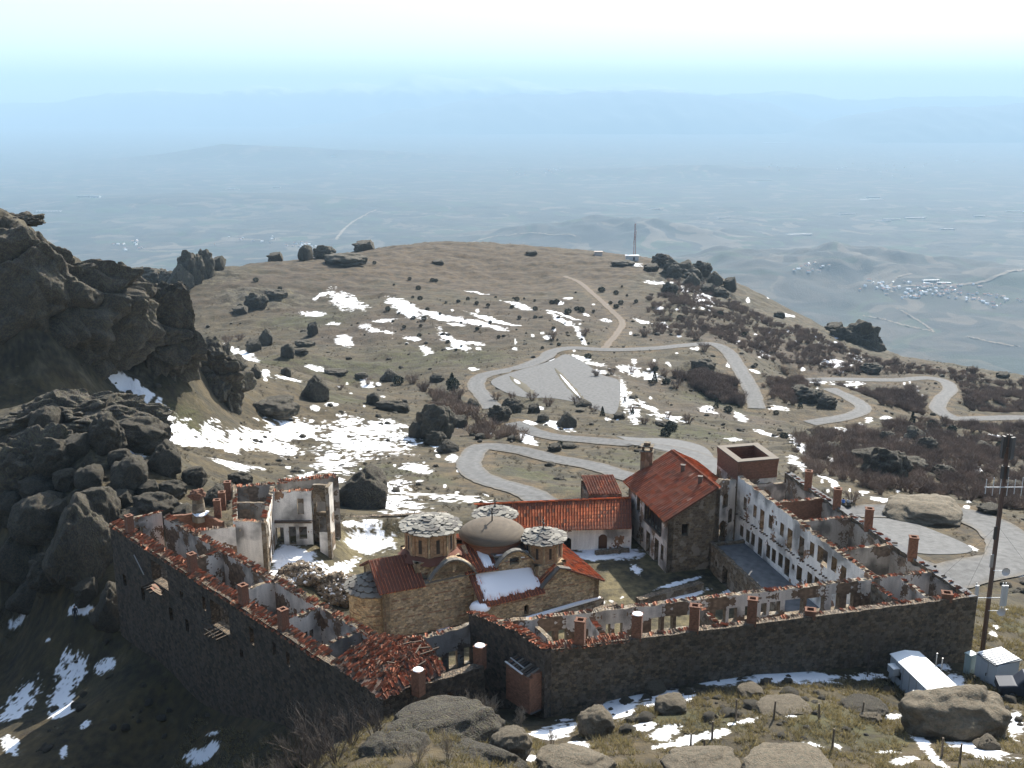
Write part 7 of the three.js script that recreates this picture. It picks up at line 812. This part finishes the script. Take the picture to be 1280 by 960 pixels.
{ // antenna mast
  const p = hit(1228, 812) ?? onLevel(1228, 812, 1), y0 = p.y, o = thing('antenna_mast', 'tall rusty pole mast hung with panel antennas and dishes at the corner of the ruin', 'mast', null, V(p.x, y0 - 0.3, p.z)), d = ray(1264, 545), t = p.z / d[2], top = H + d[1] * t - y0 + 0.3, rust = mat(0.12, 0.075, 0.055, 0.8), pale = mat(0.6, 0.62, 0.62, 0.5), dark = mat(0.06, 0.055, 0.05, 0.7);
  const yOf = (py) => { const px = lerp(1228, 1264, (812 - py) / 267), q = ray(px, py); return H + q[1] * (p.z / q[2]) - y0 + 0.3; };
  for (let k = 0; k < 3; k++) { const az = k * 2.094, w = 0.17; mesh('leg', new THREE.CylinderGeometry(0.035, 0.05, top * 0.92, 6).translate(Math.cos(az) * w, top * 0.46, Math.sin(az) * w), rust, o); }
  const br = []; for (let y = 0.3; y < top * 0.9; y += 0.42) for (let k = 0; k < 3; k++) { const a = k * 2.094, b = a + 2.094, w = 0.17; br.push(boxAlong(V(Math.cos(a) * w, y, Math.sin(a) * w), V(Math.cos(b) * w, y + 0.4, Math.sin(b) * w), 0.025, 0.025)); } const bm = mesh('bracing', mergeGeometries(br), rust, o); bm.userData.kind = 'stuff';
  mesh('core_pole', new THREE.CylinderGeometry(0.12, 0.17, top * 0.95, 8).translate(0, top * 0.475, 0), rust, o);
  mesh('tip_pole', new THREE.CylinderGeometry(0.05, 0.06, top * 0.3, 8).translate(0, top * 0.86, 0), rust, o);
  for (let k = 0; k < 3; k++) { const a = k * 2.094 + 0.5; mesh('panel_antenna', new THREE.BoxGeometry(0.42, 1.9, 0.2).translate(0, top - 0.95, 0.4).rotateY(a), dark, o); mesh('panel_antenna', new THREE.BoxGeometry(0.26, 1.1, 0.14).translate(0, yOf(590), 0.25).rotateY(a + 0.4), dark, o); }
  { const y = yOf(608); mesh('cross_arm', new THREE.CylinderGeometry(0.04, 0.04, 3.2, 8).rotateZ(Math.PI / 2).translate(0, y, 0.2), pale, o); for (let k = 0; k < 6; k++) mesh('dipole', new THREE.CylinderGeometry(0.03, 0.03, 1.3 + 0.3 * (k % 2), 6).translate(-1.5 + k * 0.6, y + 0.05, 0.2), pale, o); }
  for (const py of [665, 700]) mesh('panel_antenna', new THREE.BoxGeometry(0.22, 1.15, 0.16).translate(-0.25, yOf(py), 0.2), py === 665 ? dark : mat(0.35, 0.33, 0.3, 0.6), o);
  { const y = yOf(746); mesh('cross_arm', new THREE.CylinderGeometry(0.045, 0.045, 2.6, 8).rotateZ(Math.PI / 2).translate(0, y, 0.2), pale, o); for (const x of [-1.25, 1.0, 1.25]) { mesh('panel_antenna', new THREE.BoxGeometry(0.28, 1.9, 0.16).translate(x, y + 0.25, 0.3), pale, o); mesh('mount_pole', new THREE.CylinderGeometry(0.035, 0.035, 2.4, 8).translate(x, y + 0.2, 0.15), pale, o); } }
  for (const [py, x] of [[712, 0.95], [762, 1.0]]) { const y = yOf(py); const di = mesh('dish', new THREE.LatheGeometry(Array.from({ length: 8 }, (_, i) => new THREE.Vector2(0.36 * i / 7 + 0.001, 0.11 * (i / 7) ** 2)), 20).rotateX(Math.PI / 2).translate(x, y, 0.35), mat(0.6, 0.6, 0.6, 0.5, { side: THREE.DoubleSide }), o); mesh('dish_arm', new THREE.CylinderGeometry(0.03, 0.03, x, 6).rotateZ(Math.PI / 2).translate(x / 2, y, 0.2), pale, di); }
  const gw = []; for (const [x, z] of [[-9, 8], [9, 3], [-2, -10]]) gw.push(boxAlong(V(0, top * 0.6, 0), V(x, 0.2, z), 0.012, 0.012)); const gm = mesh('guy_wires', mergeGeometries(gw), ironMat, o); gm.userData.kind = 'stuff';
}
{ // dark car at the edge of the shelter
  const q = onLevel(1285, 868, 2.2), y = height(q.x, q.z), o = thing('parked_car', 'dark off-road car parked beside the equipment shelter', 'car', null, V(q.x, y, q.z)), paint = new THREE.MeshPhysicalMaterial({ color: rgb(0.03, 0.036, 0.05), roughness: 0.62, specularIntensity: 0.4 }), glass = new THREE.MeshPhysicalMaterial({ color: rgb(0.012, 0.014, 0.016), roughness: 0.5, specularIntensity: 0.25 }), rub = mat(0.015, 0.015, 0.015, 0.8);
  const prof = (pts, w, bev) => { const s = new THREE.Shape(); pts.forEach(([x, yy], i) => i ? s.lineTo(x, yy) : s.moveTo(x, yy)); return new THREE.ExtrudeGeometry(s, { depth: w - 2 * bev, bevelEnabled: true, bevelSize: bev, bevelThickness: bev, bevelSegments: 3 }).translate(0, 0, -w / 2 + bev); };
  mesh('body', prof([[-2.1, 0.45], [2.1, 0.45], [2.15, 0.9], [1.2, 1.05], [-2.1, 1.05]], 1.75, 0.14), paint, o); mesh('cabin', prof([[-2.0, 1.1], [1.0, 1.1], [0.4, 1.72], [-1.85, 1.74]], 1.6, 0.16), paint, o);
  for (const e of [-1, 1]) { const g = mesh('side_window', prof([[-1.7, 1.2], [0.65, 1.2], [0.28, 1.6], [-1.6, 1.62]], 0.04, 0.01).translate(0, 0, e * 0.81), glass, o); for (const x of [-1.35, 1.35]) { const w = mesh('wheel', new THREE.CylinderGeometry(0.37, 0.37, 0.24, 20).rotateX(Math.PI / 2).translate(x, 0.37, e * 0.76), rub, o); mesh('rim', new THREE.CylinderGeometry(0.2, 0.2, 0.26, 12).rotateX(Math.PI / 2).translate(x, 0.37, e * 0.765), mat(0.4, 0.4, 0.4, 0.35, { metalness: 0.8 }), w); } mesh('headlight', new THREE.BoxGeometry(0.08, 0.18, 0.32).translate(2.2, 0.8, e * 0.6), mat(0.6, 0.6, 0.6, 0.15), o); }
  mesh('windscreen', boxAlong(V(0.95, 1.16, 0), V(0.5, 1.64, 0), 1.4, 0.04), glass, o); mesh('bumper', new THREE.BoxGeometry(0.25, 0.22, 1.75).translate(2.15, 0.5, 0), rub, o); o.rotation.y = Math.PI * 0.93;
}
{ // fence posts on the bank
  const r = rng(88), g0 = new THREE.CylinderGeometry(0.06, 0.08, 1.5, 7).translate(0, 0.65, 0), m = mat(0.14, 0.11, 0.08); for (const [px, py] of [[863, 938], [890, 923], [920, 901], [967, 899], [1024, 899], [1077, 897], [1133, 906], [1177, 946], [1199, 958], [1150, 918], [880, 948], [1040, 938]]) { const c = hit(px, py); if (!c) continue; const o = mesh('fence_post', g0, m, scene); o.position.copy(c); o.rotation.set(0.12 * (r() - .5), r() * 6, 0.16 * (r() - .5)); o.scale.y = 0.75 + 0.4 * r(); tag(o, 'rough wooden fence post in the foreground grass', 'post', 'wooden fence posts on the bank'); }
}
// ---------- hilltop mast and hut ----------
{ const p = hit(793, 323) ?? atZ(793, 322, 755), o = thing('radio_mast', 'slender lattice radio mast on the crest of the ridge', 'mast', null, p), h = 41 * PXM(p) * 1.03, m = mat(0.3, 0.12, 0.1, 0.7); for (let k = 0; k < 4; k++) { const sx = k & 1 ? 1 : -1, sz = k & 2 ? 1 : -1; mesh('leg', boxAlong(V(sx * 0.7, -0.5, sz * 0.7), V(sx * 0.35, h, sz * 0.35), 0.14, 0.14), m, o); } const b = []; for (let y = 0; y < h; y += 1.6) for (let k = 0; k < 4; k++) { const a = k * 1.5708 + 0.785, c = a + 1.5708, w0 = lerp(0.95, 0.5, y / h), w1 = lerp(0.95, 0.5, Math.min(1, (y + 1.6) / h)); b.push(boxAlong(V(Math.cos(a) * w0, y, Math.sin(a) * w0), V(Math.cos(c) * w1, y + 1.6, Math.sin(c) * w1), 0.08, 0.08)); } mesh('bracing', mergeGeometries(b), m, o).userData.kind = 'stuff'; for (let k = 0; k < 4; k++) mesh('panel_antenna', new THREE.BoxGeometry(0.7, 2.4, 0.4).translate(0, h - 2 - k * 3.2, 0.7).rotateY(k * 1.4), mat(0.5, 0.5, 0.5), o);
  const H2 = thing('hut', 'small white hut at the foot of the ridge mast', 'hut', null, hit(790, 325) ?? p); mesh('wall', new THREE.BoxGeometry(8, 3, 4).translate(0, 1.2, 0), mat(0.6, 0.6, 0.58), H2); mesh('roof', boxAlong(V(-4.4, 2.9, 0), V(4.4, 2.9, 0), 4.8, 0.3), mat(0.7, 0.7, 0.7), H2); mesh('door', new THREE.BoxGeometry(1, 2, 0.1).translate(1, 1, 2.05), darkWood, H2);
  const c3 = hit(748, 319); if (c3) { const H3 = thing('hut', 'tiny pale hut standing alone on the bare ridge', 'hut', null, c3); mesh('wall', new THREE.BoxGeometry(5, 2.4, 3).translate(0, 1, 0), mat(0.55, 0.5, 0.45), H3); mesh('roof', boxAlong(V(-2.8, 2.4, 0), V(2.8, 2.4, 0), 3.6, 0.3), mat(0.5, 0.42, 0.36), H3); } }
// ---------- villages and greenhouses on the plain ----------
{
  const r = rng(515), body = boxGeo(1, 1, 1, 0, 0.5, 0), roofG = (() => { const s = new THREE.Shape([new THREE.Vector2(-0.56, 0), new THREE.Vector2(0.56, 0), new THREE.Vector2(0, 0.5)]); return new THREE.ExtrudeGeometry(s, { depth: 1.08, bevelEnabled: false }).translate(0, 1, -0.54); })(), wm = [mat(0.75, 0.74, 0.7), mat(0.6, 0.56, 0.5), mat(0.8, 0.8, 0.78)], rm = [mat(0.35, 0.16, 0.1), mat(0.8, 0.8, 0.8), mat(0.45, 0.3, 0.22)];
  const far = (px, py) => march(px, py, (x, z) => Math.abs(z) < 900 ? -1e4 : height(x, z), 950, 40000);
  const spots = []; for (const [cx, cy, sx, sy, n] of [[1165, 365, 75, 13, 80], [1100, 358, 30, 8, 18], [1245, 375, 40, 10, 22], [1015, 335, 35, 7, 14], [690, 213, 22, 4, 16], [640, 215, 30, 6, 10], [1080, 212, 60, 14, 24], [380, 307, 26, 5, 18], [160, 308, 26, 8, 16], [300, 300, 50, 8, 10], [1180, 200, 50, 10, 14], [980, 210, 40, 8, 14]]) for (let i = 0; i < n; i++) spots.push([cx + sx * (r() + r() - 1), cy + sy * (r() + r() - 1)]);
  for (const [a, b] of spots) { const c = far(a, b); if (!c) continue; const s = 7 + 7 * r(), k = Math.max(1, -c.z / 11000), o = thing('village_house', 'tiny pale house in a hazy village on the plain', 'house', 'houses of the villages on the plain', c); const w = mesh('wall', body, wm[Math.floor(r() * 3)], o), t = mesh('roof', roofG, rm[Math.floor(r() * 3)], o); for (const q of [w, t]) q.scale.set(s * k * 0.8, 6 * k, s * k * 1.3); o.rotation.y = r() * 3; }
  for (const [a, b, w] of [[105, 246, 8], [118, 246, 6], [290, 237, 8], [345, 235, 5], [1000, 294, 15], [1090, 250, 14], [1105, 277, 9], [1145, 273, 12], [1092, 247, 8], [955, 226, 10], [788, 254, 8], [905, 273, 7], [1225, 271, 6], [1060, 268, 9], [1185, 287, 8], [945, 202, 12], [970, 178, 14], [1108, 179, 5], [1115, 275, 10], [25, 270, 10], [60, 265, 14], [1165, 352, 10], [1180, 355, 8], [417, 195, 3], [1270, 265, 10], [820, 262, 6]]) { const c = far(a, b); if (!c) continue; const L = 2 * w * PXM(c), o = thing('greenhouse', 'long white greenhouse roof gleaming on the hazy plain', 'greenhouse', 'greenhouses on the plain', c); mesh('tunnel', new THREE.CylinderGeometry(1, 1, 1, 10, 1, false, 0, Math.PI).rotateZ(Math.PI / 2).rotateX(-Math.PI / 2), mat(0.85, 0.85, 0.85, 0.5, { side: THREE.DoubleSide }), o).scale.set(L, 7, Math.max(30, L * 0.25)); o.rotation.y = 0.3 * (r() - .5); }
}
// ---------- people ----------
function person(name, bones, cell, m, label, pos, yaw) { // smooth union of tapered capsules, meshed on a grid by surface nets
  const lo = V(9, 9, 9), hi = V(-9, -9, -9); for (const [a, b, ra, rb] of bones) for (const [p, q] of [[a, ra], [b, rb]]) { lo.min(V(p[0] - q - .05, p[1] - q - .05, p[2] - q - .05)); hi.max(V(p[0] + q + .05, p[1] + q + .05, p[2] + q + .05)); }
  const nx = Math.ceil((hi.x - lo.x) / cell) + 1, ny = Math.ceil((hi.y - lo.y) / cell) + 1, nz = Math.ceil((hi.z - lo.z) / cell) + 1, f = new Float32Array(nx * ny * nz);
  const sd = (x, y, z) => { let d = 9; for (const [a, b, ra, rb] of bones) { const ex = b[0] - a[0], ey = b[1] - a[1], ez = b[2] - a[2], t = clamp(((x - a[0]) * ex + (y - a[1]) * ey + (z - a[2]) * ez) / (ex * ex + ey * ey + ez * ez + 1e-9)), q = Math.hypot(x - a[0] - t * ex, y - a[1] - t * ey, z - a[2] - t * ez) - lerp(ra, rb, t), k = 0.025, h = clamp(0.5 + 0.5 * (d - q) / k); d = lerp(d, q, h) - k * h * (1 - h); } return d; };
  for (let k = 0, o = 0; k < nz; k++) for (let j = 0; j < ny; j++) for (let i = 0; i < nx; i++, o++) f[o] = sd(lo.x + i * cell, lo.y + j * cell, lo.z + k * cell);
  const id = new Map(), pos_ = [], idx = [], at = (i, j, k) => f[(k * ny + j) * nx + i]; const vert = (i, j, k) => { const key = (k * ny + j) * nx + i; if (id.has(key)) return id.get(key); let s = V(0, 0, 0), n = 0; for (let e = 0; e < 12; e++) { const ax = e >> 2, u = e & 1, v = (e >> 1) & 1, c0 = ax === 0 ? [0, u, v] : ax === 1 ? [u, 0, v] : [u, v, 0], c1 = c0.slice(); c1[ax] = 1; const A = at(i + c0[0], j + c0[1], k + c0[2]), B = at(i + c1[0], j + c1[1], k + c1[2]); if ((A < 0) !== (B < 0)) { const t = A / (A - B); s.add(V(lerp(c0[0], c1[0], t), lerp(c0[1], c1[1], t), lerp(c0[2], c1[2], t))); n++; } } s.multiplyScalar(1 / n); id.set(key, pos_.length / 3); pos_.push(lo.x + (i + s.x) * cell, lo.y + (j + s.y) * cell, lo.z + (k + s.z) * cell); return id.get(key); };
  for (let k = 1; k < nz - 1; k++) for (let j = 1; j < ny - 1; j++) for (let i = 1; i < nx - 1; i++) { const A = at(i, j, k); for (const [B, q] of [[at(i + 1, j, k), [[0, -1, -1], [0, 0, -1], [0, 0, 0], [0, -1, 0]]], [at(i, j + 1, k), [[-1, 0, -1], [-1, 0, 0], [0, 0, 0], [0, 0, -1]]], [at(i, j, k + 1), [[-1, -1, 0], [0, -1, 0], [0, 0, 0], [-1, 0, 0]]]]) if ((A < 0) !== (B < 0)) { const v = q.map(([x, y, z]) => vert(i + x, j + y, k + z)); A < 0 ? idx.push(v[0], v[1], v[2], v[0], v[2], v[3]) : idx.push(v[0], v[2], v[1], v[0], v[3], v[2]); } }
  const g = new THREE.BufferGeometry(); g.setAttribute('position', new THREE.Float32BufferAttribute(pos_, 3)); g.setIndex(idx); const c = new Float32Array(pos_.length); for (let i = 0; i < pos_.length / 3; i++) c.set(m(pos_[i * 3], pos_[i * 3 + 1], pos_[i * 3 + 2]), i * 3); g.setAttribute('color', new THREE.BufferAttribute(c, 3)); g.computeVertexNormals();
  const o = thing('person', label, 'person', null, pos); o.rotation.y = yaw; mesh('body', g, new THREE.MeshStandardMaterial({ vertexColors: true, roughness: 0.9 }), o); return o;
}
const hand = (x, y, z, s, dy = -1) => [[[x, y, z], [x, y + 0.09 * dy, z + 0.01], 0.036, 0.034], ...[-0.027, -0.009, 0.009, 0.027].map((q, i) => [[x + q * 0.4, y + 0.09 * dy, z + q], [x + q * 0.4 + 0.01 * s, y + (0.15 + 0.02 * (i === 1 || i === 2)) * dy, z + q + 0.015], 0.0115, 0.009]), [[x, y + 0.02 * dy, z + 0.035], [x - 0.01 * s, y + 0.085 * dy, z + 0.06], 0.013, 0.01]];
const head = (x, y, z) => [[[x, y - 0.06, z + 0.015], [x, y + 0.05, z], 0.078, 0.093], [[x, y - 0.02, z + 0.09], [x, y - 0.035, z + 0.105], 0.014, 0.016], [[x - 0.09, y - 0.01, z], [x - 0.095, y + 0.01, z], 0.016, 0.016], [[x + 0.09, y - 0.01, z], [x + 0.095, y + 0.01, z], 0.016, 0.016]];
{
  const stand = [[[0, 0.98, 0], [0, 1.18, 0], 0.15, 0.15], [[0, 1.18, 0], [0, 1.4, 0], 0.16, 0.15], [[-0.17, 1.42, 0], [0.17, 1.42, 0], 0.075, 0.075], [[0, 1.45, 0], [0, 1.56, 0.01], 0.055, 0.052], ...head(0, 1.65, 0.01)]; for (const s of [-1, 1]) stand.push([[s * 0.09, 0.95, 0], [s * 0.11, 0.52, 0.02], 0.095, 0.062], [[s * 0.11, 0.52, 0.02], [s * 0.12, 0.09, -0.01], 0.06, 0.042], [[s * 0.12, 0.05, -0.03], [s * 0.13, 0.04, 0.14], 0.045, 0.035], [[s * 0.2, 1.4, 0], [s * 0.25, 1.12, -0.02], 0.062, 0.05], [[s * 0.25, 1.12, -0.02], [s * 0.26, 0.88, 0.06], 0.048, 0.036], ...hand(s * 0.26, 0.86, 0.065, -s));
  const p = hit(95, 776) ?? onLevel(95, 776, -8); person('person', stand, 0.016, (x, y, z) => y > 1.68 || (y > 1.58 && z < -0.02) ? [0.02, 0.015, 0.012] : y > 1.52 ? [0.35, 0.2, 0.14] : y > 0.98 ? [0.02, 0.022, 0.03] : y > 0.86 && Math.abs(x) > 0.21 ? [0.02, 0.022, 0.03] : Math.abs(x) > 0.21 ? [0.35, 0.2, 0.14] : y < 0.09 ? [0.02, 0.02, 0.02] : [0.025, 0.028, 0.04], 'person in dark clothes standing on the shaded snow below the boulders', p, 0.6);
  const sit = [[[0, 0.12, 0], [0, 0.34, 0.02], 0.16, 0.15], [[0, 0.34, 0.02], [0, 0.55, 0.05], 0.155, 0.145], [[-0.17, 0.58, 0.05], [0.17, 0.58, 0.05], 0.075, 0.075], [[0, 0.6, 0.05], [0, 0.71, 0.07], 0.055, 0.052], ...head(0, 0.8, 0.08)]; for (const s of [-1, 1]) sit.push([[s * 0.1, 0.12, 0.02], [s * 0.14, 0.18, 0.46], 0.095, 0.065], [[s * 0.14, 0.18, 0.46], [s * 0.13, -0.25, 0.5], 0.062, 0.044], [[s * 0.13, -0.3, 0.5], [s * 0.14, -0.31, 0.66], 0.045, 0.036], [[s * 0.2, 0.57, 0.05], [s * 0.26, 0.32, 0.12], 0.062, 0.05], [[s * 0.26, 0.32, 0.12], [s * 0.16, 0.26, 0.36], 0.048, 0.036], ...hand(s * 0.15, 0.25, 0.38, -s, -0.4));
  const c = hit(1056, 634); if (c) { const rk = boulder(1057, 632, 8, 4, 'low dark rock serving two people as a seat behind the range', null, { kind: 1, m: graniteDark }); const q = rk.position.clone(); q.y += rk.scale.y * 0.5;
    const cl = (top, low) => (x, y, z) => y > 0.85 || (y > 0.74 && z < 0.03) ? [0.03, 0.02, 0.015] : y > 0.67 ? [0.38, 0.22, 0.16] : y > 0.2 && z < 0.42 && !(Math.abs(x) < 0.2 && z > 0.36 && y < 0.27) ? top : y < -0.24 ? [0.03, 0.03, 0.03] : low;
    person('person', sit, 0.016, cl([0.08, 0.2, 0.5], [0.03, 0.035, 0.06]), 'person in a blue jacket sitting on a dark rock behind the range', q.clone().add(V(-0.35, -0.05, 0.1)), 2.6); person('person', sit, 0.016, cl([0.5, 0.5, 0.5], [0.02, 0.02, 0.02]), 'person in a pale top sitting beside the one in blue', q.clone().add(V(0.4, -0.08, 0.1)), 2.3); }
}
renderer.render(scene, camera);
